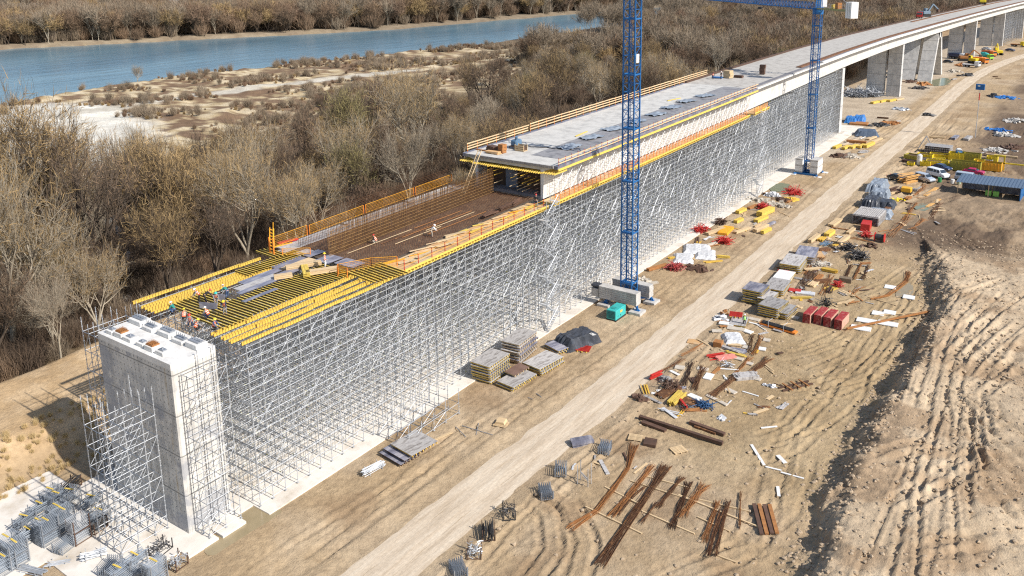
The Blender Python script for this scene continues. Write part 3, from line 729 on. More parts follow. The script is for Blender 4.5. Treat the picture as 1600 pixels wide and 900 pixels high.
# head jacks and bearers under beams in front block
# low scaffold stub beside the front block, and towers round the pier
def tower(loc, xs_, ys_, H, tops, label, seed, group=None):
    rr = random.Random(seed); t = thing('scaffold_tower', loc, label, 'scaffold', group)
    zl = [.3] + [z for z in np.arange(1.4, H, 2.0)]
    for i, x in enumerate(xs_):
        for j, y in enumerate(ys_):
            h = tops + rr.choice((0, 0, .5, -.5, -1)); q = MB(); q.tube((x, y, .1), (x, y, h), .034, 6)
            for k in range(int(h / .5)): q.tube((x, y, .4 + .5 * k), (x, y, .46 + .5 * k), .07, 6)
            q.box((x, y, .11), (.2, .2, .02)); q.build('standard', galv, t)
            for kz, z in enumerate(zl):
                if i + 1 < len(xs_): q = MB(); q.tube((x, y, z), (xs_[i + 1], y, z), .03, 5); q.build('ledger', galv, t)
                if j + 1 < len(ys_): q = MB(); q.tube((x, y, z), (x, ys_[j + 1], z), .03, 5); q.build('ledger', galv, t)
                if kz + 1 < len(zl):
                    if i + 1 < len(xs_) and j in (0, len(ys_) - 1) and (i + kz) % 2: q = MB(); q.tube((x, y, z), (xs_[i + 1], y, zl[kz + 1]), .026, 5); q.build('diagonal_brace', galv, t)
                    if j + 1 < len(ys_) and (kz + j) % 2 == 0: q = MB(); q.tube((x, y, z), (x, ys_[j + 1], zl[kz + 1]), .026, 5); q.build('diagonal_brace', galv, t)
    return t
tower((-69.2, 32.0, .1), [0, 1.2, 2.4, 3.6], [0, 1.6, 3.2, 4.4], 13, 14.2, 'open scaffold tower standing in front of the big concrete pier face', 3)
tower((-79.2, 37.7, .1), [0, 1.1, 2.2, 3.2], [0, 1.5, 3.0, 4.5], 17, 16.9, 'scaffold tower against the tree side of the big pier', 4)
tower((-62.9, 37.7, .2), [0, .8, 1.8], [0, 1.7, 3.3], 16.6, 16.5, 'scaffold tower against the sunlit end of the big pier', 5)
tower((-60.6, 58.5, .1), [0, 1.4, 2.8, 4.4], [0, 2, 4, 6, 8.3], 3, 3.2, 'low scaffold stub stepping out from the foot of the tall scaffold', 6)
# stair towers
def stair_tower(x, y, H, label, m=galv):
    t = thing('stair_tower', (x, y, .1), label, 'stair tower'); W_, L_ = 1.4, 3.2
    for a in (0, W_):
        for b_ in (0, L_): q = MB(); q.tube((a, b_, 0), (a, b_, H + 1.2), .04, 5); q.build('standard', m, t)
    k = 0; z = 0
    while z < H - .5:
        q = MB(); a = .35 if k % 2 else 1.05; y0, y1 = (0.3, L_ - .3) if k % 2 == 0 else (L_ - .3, .3)
        n = 9
        for sx in (-.32, .32): q.bar((a + sx, y0, z), (a + sx, y1, z + 2), .03, .09)
        for i in range(n): f = (i + .5) / n; q.box((a, y0 + (y1 - y0) * f, z + 2 * f), (.62, .26, .03))
        q.build('stair_flight', galv, t)
        q = MB(); q.bx(0, W_, (L_ - .35) if k % 2 == 0 else -.1, (L_ + .1) if k % 2 == 0 else .35, z + 1.96, z + 2.02); q.build('landing', mat('bright_aluminium', (.75, .76, .77), (.6, .61, .62), 2, .4, .3), t)
        for zz in (1.0, 1.5, 2.0):
            q = MB(); q.tube((W_, 0, z + zz), (W_, L_, z + zz), .022, 4); q.tube((0, 0, z + zz), (W_, 0, z + zz), .022, 4); q.build('ledger', m, t)
        q = MB(); q.tube((W_, y0, z + 1), (W_, y1, z + 3), .022, 4); q.build('handrail', m, t)
        z += 2; k += 1
stair_tower(-61.0, 90.2, 17.5, 'bright aluminium stair tower climbing to the near end of the long walkway')
stair_tower(-60.6, 171, 18, 'pale stair tower beside the far landing, short of the second crane')
# ------------------------------------------------------------------ yellow timber beams of the front formwork
def hbeam(L, name='timber_beam', m=yel, end=pine):
    q = MB(); q.bx(-L / 2, L / 2, -.05, .05, .16, .2); q.bx(-L / 2, L / 2, -.05, .05, 0, .04); q.cur = 0
    q.cur = 1; q.bx(-L / 2, L / 2, -.03, .03, .04, .16)
    return q.mesh(name, [m, webm])
webm = mat('shade_darkened_beam_web', (.20, .115, .03), (.13, .07, .02), 3, .6)  # web coloured dark to paint in the shade between the beams
HB = {}
def beam(x, y, z, rz, L, label, group=None):
    L = round(L, 1)
    if L not in HB:
        h = hbeam(L)
        # row of bolt holes seen as dark dots along the flange
        HB[L] = h
    o = bpy.data.objects.new('timber_beam', HB[L]); COL.objects.link(o); o.location = (x, y, z); o.rotation_euler.z = rz
    return tag(o, label, 'beam', group)
def zf(y): return zb(y) - .02
# dotted top flanges: long beams carry round web holes
ymd, nt, b = newmat('yellow_beam_dotted')
tc = nt.nodes.new('ShaderNodeTexCoord').outputs['Object']
sx = nt.nodes.new('ShaderNodeSeparateXYZ'); nt.links.new(tc, sx.inputs[0])
pp = nt.nodes.new('ShaderNodeMath'); pp.operation = 'PINGPONG'; pp.inputs[1].default_value = .16; nt.links.new(sx.outputs[0], pp.inputs[0])
lt = nt.nodes.new('ShaderNodeMath'); lt.operation = 'LESS_THAN'; lt.inputs[1].default_value = .032; nt.links.new(pp.outputs[0], lt.inputs[0])
c = mixc(nt, noise(nt, 2, 3, .5, tc), (.76, .54, .09), (.56, .37, .07)); c = mixc(nt, lt.outputs[0], c, (.25, .12, .02))
nt.links.new(c, b.inputs['Base Color']); b.inputs['Roughness'].default_value = .55
HL = {}
def longrow(x, y0, y1, z, label, group, two=True):
    y = y0; k = 0
    while y < y1 - .6:
        L = round(min(random.choice((3.9, 4.9)), y1 - y), 1)
        if L < 1.5: L = 1.5
        if L not in HL:
            q = MB(); q.bx(-L / 2, L / 2, -.05, .05, .24, .28); q.bx(-L / 2, L / 2, -.05, .05, 0, .05); q.bx(-L / 2, L / 2, -.018, .018, .05, .24); HL[L] = q.mesh('timber_beam', ymd)
        o = bpy.data.objects.new('timber_beam', HL[L]); COL.objects.link(o)
        o.location = (x + (.09 if k % 2 else -.02) + random.uniform(-.02, .02), y + L / 2, z); o.rotation_euler.z = PI / 2 + random.uniform(-.006, .006)
        tag(o, label, 'beam', group); y += L - .35; k += 1
for x, y1 in ((-78.1, 58), (-77.95, 58)):
    longrow(x, 42.4, y1, zf(45) - .1, 'yellow beam in the outermost line on the tree side of the formwork', 'outer line of yellow beams, tree side')
for x in (-76.3, -75.75, -75.2, -74.65, -74.1):
    longrow(x, 42.3, 60.5, zf(45) - .15, 'yellow beam in the long rows between the tree-side edge and the cross beams', 'long yellow beam rows, tree side')
for x in (-65.0, -64.6, -63.5, -63.1, -62.3, -62.0):
    longrow(x, 42.3, 62, zf(45) - .15, 'yellow beam in the long rows between the cross beams and the road-side edge', 'long yellow beam rows, road side')
for x in (-60.85, -60.95):
    longrow(x, 42.6, 64, zf(45) - .15, 'yellow beam in the outermost line on the road side of the formwork', 'outer line of yellow beams, road side')
for i in range(39):
    y = 43.6 + i * .44
    beam(-67.6 + random.uniform(-.1, .1), y, zf(45) + .02, random.uniform(-.015, .015), 4.9 if y > 47 else 5.9, 'yellow cross beam in the close-set row on the road side of the formwork', 'close-set yellow cross beams')
for i in range(20):
    beam(-75.2 + random.uniform(-.1, .1), 53.5 + i * .42, zf(45) + .14, random.uniform(-.02, .02), 2.4, 'short yellow cross beam beyond the grey plywood sheets', 'short yellow cross beams, tree side')
for i in range(11):
    beam(-72.2, 44.0 + i * .42, zf(45) + .02, random.uniform(-.02, .02), 4.2, 'yellow cross beam near the crouching workers behind the pier', 'yellow cross beams behind the pier')
for i in range(9):
    beam(-63.0 + i * .12, 59.4 + i * .5, zf(45) + .35, PI - .12, 4.9, 'yellow beam laid slantwise in front of the orange mesh barrier', 'slanting yellow beams by the barrier')
for i in range(4):
    beam(-77.6 + i * .1, 58.6 + i * .45, zf(45) + .3, -.08, 3.9, 'yellow beam in the little stack at the foot of the orange stair', 'yellow beams at the foot of the orange stair')
# plywood sheets
for i, (x, y, w_, l_, mm, lab) in enumerate([
    (-72.8, 54.0, 1.2, 5.0, plyd, 'dark film-faced plywood sheet nearest the bending workers'), (-71.55, 52.6, 1.2, 5.0, plyg, 'pale worn plywood sheet in the middle of the yellow cross beams'),
    (-70.5, 51.8, .8, 4.6, plyd, 'narrow dark plywood strip along the close-set cross beams'), (-73.6, 58.6, 1.25, 4.2, plyd, 'dark plywood sheet beside the short cross beams'),
    (-72.3, 58.9, 1.2, 4.0, pine, 'bare pine sheet between two dark plywood sheets'), (-71.1, 57.6, 1.2, 5.0, plyd, 'dark plywood sheet under the timber bundles'),
    (-74.9, 61.8, 1.25, 2.2, plyg, 'grey plywood sheet beside the orange stair'), (-73.5, 62.2, 1.3, 2.4, plyd, 'dark plywood sheet at the edge of the rebar mat'),
    (-68.3, 50.5, .6, 4.2, plyd, 'narrow dark plywood strip lying across the cross beams'), (-70.6, 61.9, 2.2, 2.4, plyd, 'dark plywood sheet where the rebar mat begins'),
    (-67.6, 62.2, 3.0, 2.0, plyd, 'dark plywood sheet behind the orange mesh barrier')]):
    q = MB(); q.box((0, 0, .012), (w_, l_, .024)); q.build('plywood_sheet', mm, loc=(x, y, zf(45) + .24 + .03 * (i % 3)), rz=random.uniform(-.02, .02), label=lab, cat='plywood')
# timber bundles
def bundle(x, y, rz, n, rows, L, label, base=0.3, m=pine):
    t = thing('beam_bundle', (x, y, zf(45) + base), label, 'beam bundle', None, rz)
    for r in range(rows):
        for i in range(n):
            q = MB(); yy_ = (i - (n - 1) / 2) * .125; z = r * .21
            q.bx(-L / 2, L / 2, yy_ - .055, yy_ + .055, z, z + .045); q.bx(-L / 2, L / 2, yy_ - .055, yy_ + .055, z + .155, z + .2); q.bx(-L / 2, L / 2, yy_ - .02, yy_ + .02, z + .045, z + .155); q.build('beam', m, t)
bundle(-71.0, 58.5, 1.05, 6, 2, 3.9, 'pale timber beam bundle lying on the dark plywood')
bundle(-69.4, 57.4, -.62, 6, 2, 3.0, 'bright yellow beam bundle lying crosswise between the pale bundles', m=yel)
bundle(-70.2, 55.0, 1.0, 5, 2, 1.9, 'short pale timber bundle nearest the close-set cross beams')
bundle(-67.9, 58.4, 1.0, 6, 2, 3.4, 'pale timber bundle just below the standing worker in orange vest')

# ------------------------------------------------------------------ rebar pit
zr = lambda y: zb(y) - .03
matm, nt, b = newmat('rebar_mat')
tc = nt.nodes.new('ShaderNodeTexCoord').outputs['Object']
c = ramp(nt, noise(nt, 1.2, 7, .7, tc, stretch=(1, .5, 1)), [(.3, (.05, .038, .03)), (.5, (.11, .082, .06)), (.72, (.24, .18, .12))])
nt.links.new(c, b.inputs['Base Color']); b.inputs['Roughness'].default_value = .85
t = thing('rebar_pit', (0, 0, 0), 'dark rusty reinforcing mat on the formwork floor between the rebar walls and the walkway', 'reinforcement')
q = MB(); q.add([(-76.9, 61.8, zr(62) - .12), (-64.4, 61.8, zr(62) - .12), (-64.4, 95, zr(95) - .12), (-76.9, 95, zr(95) - .12)], [(0, 1, 2, 3)])
q.add([(-76.9, 61.8, zr(62) - .16), (-64.4, 61.8, zr(62) - .16), (-64.4, 95, zr(95) - .16), (-76.9, 95, zr(95) - .16)], [(3, 2, 1, 0)]); q.build('formwork_floor', matm, t)
q = MB()
for x in np.arange(-76.7, -64.4, .3): q.tube((x, 62 + random.random(), zr(62) + .02), (x, 95, zr(95) + .02), .022, 3)
for y in np.arange(63, 95, .3): q.tube((-76.8, y, zr(y) + .05), (-64.5, y, zr(y) + .05), .02, 3)
q.build('bar_mat', rust, t)
q = MB(); q.add([(-78.3, 60.8, zr(62) - .05), (-76.9, 60.8, zr(62) - .05), (-76.9, 95, zr(95) - .05), (-78.3, 95, zr(95) - .05)], [(0, 1, 2, 3)])
q.build('side_board', plyg, t)
for a, b_ in ((61.5, 72), (72.3, 84), (84.2, 95)):
    q = MB(); q.bx(-79.6, -78.4, a, b_, zr(a) - .1, zr(a) - .02); q.build('side_board', random.choice([pine_y, plyg, concw]), t)
def rebar_wall(x, y0, y1, h, label, lean=0., step=.17, hs=8, m=rust, r=.024):
    q = MB(); y = y0
    while y < y1:
        hh = h * random.uniform(.9, 1.06) * (1 if y > y0 + 3 else .75 + .08 * (y - y0)); q.tube((x, y, zr(y)), (x + lean + random.uniform(-.06, .06), y + random.uniform(-.08, .08), zr(y) + hh), r, 3); y += step
    for k in range(hs):
        z = .2 + k * (h - .5) / hs
        q.tube((x + lean * z / h, y0, zr(y0) + z), (x + lean * z / h, y1, zr(y1) + z), r * .8, 3)
    return q.build('rebar_wall', m, label=label, cat='reinforcement')
rusty_o = mat('golden_rebar_rust', (.46, .27, .10), (.28, .15, .06), 2, .8)  # lighter, golden rust for the inner bar wall
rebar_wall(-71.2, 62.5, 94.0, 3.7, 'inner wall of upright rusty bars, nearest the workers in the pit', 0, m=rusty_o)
rebar_wall(-71.6, 62.8, 94.2, 3.6, 'second curtain of upright rusty bars just behind the inner wall', -.05, m=rust)
rebar_wall(-77.0, 63, 94.5, 1.6, 'low row of rusty bars between the plank strip and the inner wall', 0, .25, 4, m=rust)
rebar_wall(-80.0, 66, 95, 2.7, 'outer wall of rusty bars on the tree side behind the orange rail', -.3, .3, 10, m=rust)
for k in range(7):
    q = MB(); x = -70.3 + k * .55 + random.uniform(-.2, .2); y0 = 64 + random.random() * 12
    q.bar((x, y0, zr(y0) + .1), (x + .4, y0 + random.uniform(7, 14), zr(y0 + 10) + .12), .09, .04)
    q.build('loose_plank', random.choice([rusto, pine_y, rust]), label=['narrow plank', 'long plank', 'pale plank', 'thin plank', 'worn plank', 'straight plank', 'split plank'][k] + ' number %s from the rebar wall on the dark mat' % ['one', 'two', 'three', 'four', 'five', 'six', 'seven'][k], cat='plank')
# orange barriers
def barrier(p0, p1, label, h=1.15, m=orngy, cat='barrier', fine=.16):
    (x0, y0, z0), (x1, y1, z1) = p0, p1; t = thing('mesh_barrier', (x0, y0, z0), label, cat); d = Vector((x1 - x0, y1 - y0, z1 - z0)); L = d.length
    for f in (0, 1): q = MB(); q.bar(d * f, d * f + Vector((0, 0, h)), .07, .07); q.build('post', orng, t)
    q = MB()
    for zz in (.08, h): q.bar(Vector((0, 0, zz)), d + Vector((0, 0, zz)), .03, .04)
    n = int(L / fine)
    for i in range(1, n): q.tube(d * (i / n) + Vector((0, 0, .1)), d * (i / n) + Vector((0, 0, h)), .009, 3)
    for k in range(1, 6): q.tube(Vector((0, 0, k * h / 6)), d + Vector((0, 0, k * h / 6)), .009, 3)
    q.build('mesh_panel', m, t); return t
z = zf(60) + .2
barrier((-65.9, 58.9, z), (-64.3, 62.3, z), 'orange mesh barrier at the start of the road-side walkway')
barrier((-64.3, 62.3, z), (-62.2, 64.2, z), 'orange mesh barrier turning towards the walkway edge')
barrier((-64.8, 59.2, z - .3), (-66.0, 58.9, z - .3), 'short orange mesh barrier end piece facing the timber bundles')
barrier((-79.0, 61.0, z), (-79.2, 66.2, z), 'orange mesh barrier along the tree-side corner of the rebar pit', 1.3)
barrier((-79.2, 66.6, z), (-79.3, 76, z + .2), 'long amber mesh barrier behind the rebar wall, first length', 1.2)
barrier((-79.3, 76.4, z + .2), (-79.4, 86, z + .3), 'long amber mesh barrier behind the rebar wall, second length', 1.2)
barrier((-79.4, 86.4, z + .3), (-79.5, 94.6, z + .4), 'long amber mesh barrier behind the rebar wall, far length', 1.2)
barrier((-76.0, 59.7, z), (-73.4, 61.6, z), 'low amber mesh barrier in front of the tree-side plywood', .8)
t = thing('access_stair', (-77.6, 59.2, z), 'bright orange steel stair frame at the tree-side corner of the formwork', 'stair')
for s in (0, .7):
    q = MB(); q.bar((s, 0, 0), (s - 2.0, 1.8, 2.3), .09, .22); q.build('stringer', orngy, t)
    q = MB(); q.bar((s, 0, -.1), (s, 0, 2.0), .12, .12); q.build('post', orng, t)
for i in range(8): q = MB(); f = (i + .5) / 8; q.box((.35 - 2.0 * f, 1.8 * f, 2.3 * f), (.62, .22, .04), rz=0); q.build('tread', orngy, t)
q = MB(); q.bar((.7, 0, 1.2), (-1.3, 1.8, 3.1), .06, .06); q.bar((.7, 0, .9), (1.4, 2.2, 1.0), .1, .1); q.build('handrail', orngy, t)
q = MB(); q.box((0, 0, .1), (2.6, .5, .16)); q.build('red_hose_roll', redp, loc=(-79.5, 63.4, z - .1), rz=1.3, label='red sheet bundle lying behind the orange stair', cat='bundle')
# debris by the walkway end
for i, (x, y) in enumerate([(-64.9, 84.5), (-65.1, 88.5), (-65.3, 91)]):
    q = MB()
    for k in range(7): a = random.uniform(-.25, .25); q.bar((x - x + random.uniform(-.4, .4), -1.4, .05 + .06 * k), (random.uniform(-.5, .5), 1.5, .08 + .06 * k), .12, .12)
    q.build('beam_heap', rustd, loc=(x, y, zr(y) + .1), rz=.1 * i, label=['dark steel heap in the middle of the walkway edge', 'dark steel heap close to the open deck end', 'dark steel heap at the very foot of the deck end'][i], cat='steel heap')
for i in range(26):
    y = 65 + i * 1.05 + random.uniform(-.3, .3); q = MB(); a = random.uniform(.05, .3) * random.choice((-1, 1)); q.bar((-.5, -random.uniform(.8, 2), 0), (.5 * a, random.uniform(.8, 2), 0), random.choice((.12, .25, .5)), .05)
    q.build('loose_board', random.choice([pine_y, yel, yel, orngy, pine]), loc=(-62.6 + random.uniform(-1.2, .7), y, zb(y) + .0 + .06 * (i % 3)), rz=a, label='loose timber or yellow beam left on the plywood walkway beside the rebar pit', cat='board', group='boards lying on the walkway by the rebar pit')
# ladder
t = thing('ladder', (0, 0, 0), 'long wooden ladder leaning from the rebar pit up to the new deck', 'ladder')
a = Vector((-74.6, 91.2, zr(91) + .05)); b_ = Vector((-74.0, 94.6, zt(95) + .9)); sd_ = Vector((.32, -.03, 0))
for s in (-1, 1): q = MB(); q.bar(a + sd_ * s, b_ + sd_ * s, .07, .1); q.build('rail', pine_y, t)
for i in range(17): q = MB(); c_ = a.lerp(b_, (i + .5) / 17); q.bar(c_ - sd_, c_ + sd_, .06, .05); q.build('rung', pine_y, t)

# things on the new deck
zd = zt(98)
t = thing('concrete_pump', (-72.6, 101.8, zd), 'blue-grey machine with hoses standing on the new deck', 'machine')
q = MB(); q.box((0, 0, .9), (1.1, 1.6, .9)); q.build('engine_cover', mat('blue_grey_machine', (.12, .22, .33), (.08, .14, .22), 2, .5), t, bevel=.15)
q = MB(); q.tube((.2, -.3, 1.1), (.4, -.5, 1.9), .28, 10, .2); q.build('hopper', mat('blue_grey_machine', (1, 1, 1)), t)
q = MB(); q.box((0, 0, .4), (1.3, 1.9, .14)); [q.bx(sx_ - .05, sx_ + .05, sy_ - .05, sy_ + .05, 0, .4) for sx_ in (-.6, .6) for sy_ in (-.9, .9)]; q.build('frame', rustd, t)
q = MB(); pts = [Vector((.5, .3, .6)), Vector((2.0, 1.0, .25)), Vector((4.0, 2.4, .12)), Vector((5.6, 2.0, .12)), Vector((7.0, 3.4, .12))]
for p0, p1 in zip(pts[:-1], pts[1:]): q.tube(p0, p1, .08, 6)
q.build('hose', darksteel, t)
t = thing('timber_crate', (-70.9, 100.6, zd), 'open timber crate beside the blue-grey machine', 'crate')
q = MB(); q.bx(-.8, .8, -.5, .5, .05, .12)
for k in range(3): q.bx(-.8, .8, -.53, -.5, .15 + k * .28, .36 + k * .28); q.bx(-.8, .8, .5, .53, .15 + k * .28, .36 + k * .28)
q.build('side_board', pine, t); q = MB(); [q.bx(a - .05, a + .05, b_ - .05, b_ + .05, 0, 1.0) for a in (-.78, .78) for b_ in (-.45, .45)]; q.build('post', pine, t)
q = MB(); q.bx(-.7, .7, -.42, .42, .15, .7); q.build('filling', rustd, t)
for i, (x, y, w_, l_, h_, mm, lab) in enumerate([(-74.4, 98.2, 1.8, 1.2, .8, rustd, 'heap of dark fittings in front of the crate on the new deck'), (-72.4, 98.0, 1.0, 1.0, 1.3, rusto, 'upright rusty bin on the new deck'), (-76.0, 97.6, 2.4, .25, .16, rusto, 'rusty beam lying at the tree-side corner of the new deck'), (-73.4, 97.0, 2.6, 1.0, .35, plyo, 'plywood stack beside the rusty bin'),
        (-71.9, 184.4, 1.8, 1.8, 1.7, pine, 'wooden crate on the deck joint by the second crane'), (-67.2, 193.6, 1.3, 1.5, 2.2, rustd, 'dark cabinet on the deck just before the second crane'), (-70.0, 186, 2.2, 1.2, .5, rustd, 'low rusty pile between crate and cabinet on the deck'), (-74.0, 183, 2.5, 1.2, .3, bluet, 'blue sheet lying on the deck by the wooden crate'),
        (-69.2, 115, .25, 5.0, .1, yel, 'yellow beam lying alone on the new deck'), (-70.1, 152, .25, 5, .1, yel, 'yellow beam lying near the far end of the new deck')]):
    q = MB()
    for k in range(3 if h_ > .3 else 1):
        f = k / 3; hh = h_ / (3 if h_ > .3 else 1); q.box((random.uniform(-.08, .08), random.uniform(-.08, .08), hh * (k + .5)), (w_ * random.uniform(.85, 1), l_ * random.uniform(.85, 1), hh * .96), random.uniform(-.1, .1))
    q.build(['fittings_heap', 'rusty_bin', 'steel_beam', 'plywood_stack', 'wooden_crate', 'site_cabinet', 'rusty_pile', 'blue_sheet', 'timber_beam', 'timber_beam'][i], mm, loc=(x, y, zt(y) + .04), rz=random.uniform(-.2, .2), label=lab, cat=['heap', 'bin', 'beam', 'plywood', 'crate', 'cabinet', 'pile', 'sheet', 'beam', 'beam'][i])
for i in range(8):   # crumpled sheeting along the deck strip
    x, y = -66.3 + random.uniform(-.8, .6), 106 + i * 7.5
    q = MB(); n = 9
    vs = [(a * .35 - 1.2, b_ * .5 - 2, max(0, .12 + random.uniform(-.1, .2))) for a in range(8) for b_ in range(n)]
    fs = [(a * n + b_, a * n + b_ + 1, (a + 1) * n + b_ + 1, (a + 1) * n + b_) for a in range(7) for b_ in range(n - 1)]
    q.add(vs, fs); q.build('crumpled_sheet', greyt, loc=(x, y, zt(y) + .05), rz=random.uniform(-.3, .3), label='crumpled grey-blue cover sheet on the road side of the new deck', cat='sheet', group='cover sheets on the new deck')

# ------------------------------------------------------------------ people
def skin(name, verts, edges, radii, m, parent, sub=2, root=0):
    me_ = bpy.data.meshes.new(name); me_.from_pydata([tuple(v) for v in verts], edges, []); me_.materials.append(m)
    o = bpy.data.objects.new(name, me_); COL.objects.link(o); o.parent = parent
    md = o.modifiers.new('skin', 'SKIN'); md.use_smooth_shade = True
    for i, r in enumerate(radii):
        v = me_.skin_vertices[0].data[i]; v.radius = (r if isinstance(r, tuple) else (r, r)); v.use_root = (i == root)
    if sub: s = o.modifiers.new('s', 'SUBSURF'); s.levels = sub; s.render_levels = sub
    return o
skinm = mat('skin', (.50, .29, .19), (.45, .26, .17), 3, .6)
vest_o = mat('orange_vest', (.85, .16, .04), (.75, .12, .03), 5, .7); vest_g = mat('green_vest', (.30, .80, .08), (.25, .70, .06), 5, .7)
refl = mat('reflective_band', (.80, .80, .78), (.7, .7, .7), 4, .3)
hairm = mat('dark_hair', (.03, .02, .015), (.05, .035, .02), 9, .7); eyem = mat('eye_dark', (.02, .02, .02), (.03, .03, .03), 5, .3)
CLO = {k: mat('cloth_' + k, c, None, 4, .9) for k, c in dict(navy=(.03, .045, .09), dark=(.03, .03, .035), grey=(.25, .25, .27), teal=(.03, .25, .22), beige=(.45, .40, .33), blue=(.05, .10, .22), white=(.7, .7, .7)).items()}
HEL = {k: mat('helmet_' + k, c, tuple(v * .9 for v in c), 3, .3) for k, c in dict(white=(.85, .85, .83), yellow=(.85, .65, .03), teal=(.03, .45, .42), red=(.6, .05, .04)).items()}
def person(x, y, z, rz, pose, top, trousers, helmet, vest, label):
    """pose gives bends in the figure's own frame: it faces +Y"""
    t = thing('person', (x, y, z), label, 'person', None, rz)
    V = Vector
    lean = {'stand': .05, 'bend': 1.15, 'crouch': .55, 'kneel': .35, 'walk': .12, 'stoop': .7}[pose]
    hip_z = {'stand': .93, 'bend': .88, 'crouch': .42, 'kneel': .50, 'walk': .92, 'stoop': .9}[pose]
    hy = {'crouch': -.12, 'bend': -.12, 'stoop': -.06}.get(pose, 0)
    hip = V((0, hy, hip_z)); d = V((0, math.sin(lean), math.cos(lean)))
    chest = hip + d * .32; neck = hip + d * .53; hd = V((0, math.sin(lean * .55), math.cos(lean * .55)))
    head = neck + hd * .19
    legs = []
    for s in (-1, 1):
        h_ = hip + V((.10 * s, 0, -.03))
        if pose == 'crouch': kn = V((.17 * s, .34, .46)); an = V((.15 * s, .02, .09))
        elif pose == 'kneel': kn = V((.14 * s, .30 if s > 0 else .12, .48 if s > 0 else .07)); an = V((.14 * s, .28 if s > 0 else -.32, .09))
        elif pose == 'walk': kn = V((.10 * s, .22 * s + .04, .50)); an = V((.10 * s, .30 * s - .05, .09))
        else: kn = V((.11 * s, hy + .10, .48)); an = V((.12 * s, 0 + .03 * s, .09))
        legs.append((h_, kn, an, an + V((0, .17, -.05))))
    arms = []
    side = V((1, 0, 0))
    for s in (-1, 1):
        sh = neck + side * (.19 * s) - d * .06
        if pose in ('bend', 'crouch', 'stoop', 'kneel'): el = sh + V((.05 * s, .16, -.24)); wr = el + V((-.06 * s, .18, -.16))
        elif pose == 'walk': el = sh + V((.05 * s, -.10 * s, -.27)); wr = el + V((0, .12 - .04 * s, -.22))
        else: el = sh + V((.07 * s, -.03, -.28)); wr = el + V((-.02 * s, .16, -.19))
        arms.append((sh, el, wr))
    vs = [hip, chest, neck, neck + hd * .06, head, head + hd * .09 , head + V((0, .105, 0)) - hd * .01]
    rs = [(.13, .10), (.15, .105), (.07, .07), .055, .09, .075, .02]; es = [(0, 1), (1, 2), (2, 3), (3, 4), (4, 5), (4, 6)]
    for h_, kn, an, toe in legs:
        i = len(vs); vs += [h_, kn, an, toe]; rs += [.085, .055, .04, .035]; es += [(0, i), (i, i + 1), (i + 1, i + 2), (i + 2, i + 3)]
    for (sh, el, wr), s in zip(arms, (-1, 1)):
        i = len(vs); dd = (wr - el).normalized(); palm = wr + dd * .07; vs += [sh, el, wr, palm]; rs += [.055, .042, .028, (.035, .02)]
        es += [(2, i), (i, i + 1), (i + 1, i + 2), (i + 2, i + 3)]
        lat = dd.cross(V((0, 0, 1)) if abs(dd.z) < .9 else V((0, 1, 0))).normalized()
        for k, (o_, L_) in enumerate(((-.03, .07), (-.01, .085), (.01, .08), (.03, .065))):
            j = len(vs); a1 = palm + lat * o_ + dd * L_ * .5; a2 = a1 + dd * L_ * .4 + V((0, 0, -.02)); vs += [a1, a2]; rs += [.009, .008]; es += [(i + 3, j), (j, j + 1)]
        j = len(vs); vs += [wr + dd * .03 + lat * .05 * s, wr + dd * .07 + lat * .065 * s]; rs += [.011, .009]; es += [(i + 3, j), (j, j + 1)]
    body = skin('body', vs, es, rs, skinm, t, 1)
    # clothing
    vs = [hip + d * .06, hip - d * .04]; rs = [(.155, .125), (.155, .13)]; es = [(0, 1)]
    for h_, kn, an, toe in legs:
        i = len(vs); vs += [h_ - V((0, 0, .03)), kn, an + V((0, 0, .03))]; rs += [.10, .075, .062]; es += [(1, i), (i, i + 1), (i + 1, i + 2)]
    skin('trousers', vs, es, rs, CLO[trousers], t, 1)
    vs = [hip + d * .02, chest, neck - d * .05]; rs = [(.16, .125), (.18, .13), (.12, .09)]; es = [(0, 1), (1, 2)]
    for sh, el, wr in arms:
        i = len(vs); vs += [sh, el, wr]; rs += [.075, .058, .045]; es += [(2, i), (i, i + 1), (i + 1, i + 2)]
    skin('jacket', vs, es, rs, CLO[top], t, 1)
    if vest:
        q = MB(); n = 12
        for a, b_, r1, r2, mi in ((.03, .16, .185, .19, 0), (.16, .21, .195, .195, 1), (.21, .34, .195, .20, 0), (.34, .39, .203, .203, 1), (.39, .50, .20, .17, 0)):
            q.cur = mi; u = V((1, 0, 0)); w_ = d.cross(u).normalized(); c1 = hip + d * a; c2 = hip + d * b_; n0 = len(q.v)
            q.add([c1 + u * math.cos(2 * PI * i / n) * r1 + w_ * math.sin(2 * PI * i / n) * r1 * .74 for i in range(n)] + [c2 + u * math.cos(2 * PI * i / n) * r2 + w_ * math.sin(2 * PI * i / n) * r2 * .74 for i in range(n)],
                  [(i, (i + 1) % n, n + (i + 1) % n, n + i) for i in range(n)])
        q.build('vest', [vest_o if vest == 'orange' else vest_g, refl], t, smooth=True)
    for h_, kn, an, toe in legs:
        skin('boot', [an + V((0, -.03, .05)), an + V((0, -.02, -.04)), toe + V((0, .03, 0))], [(0, 1), (1, 2)], [.058, .055, .045], CLO['dark'], t, 1)
    up = hd; q = MB(); n = 12; u = V((1, 0, 0)); w_ = up.cross(u).normalized(); c0 = head + up * .03
    rings = [(.0, .155), (.01, .125), (.06, .115), (.11, .07), (.13, .005)]
    q.add([c0 + up * h_ + u * math.cos(2 * PI * i / n) * r_ + w_ * math.sin(2 * PI * i / n) * r_ * 1.12 for h_, r_ in rings for i in range(n)], [(k * n + i, k * n + (i + 1) % n, (k + 1) * n + (i + 1) % n, (k + 1) * n + i) for k in range(4) for i in range(n)])
    q.build('helmet', HEL[helmet], t, smooth=True)
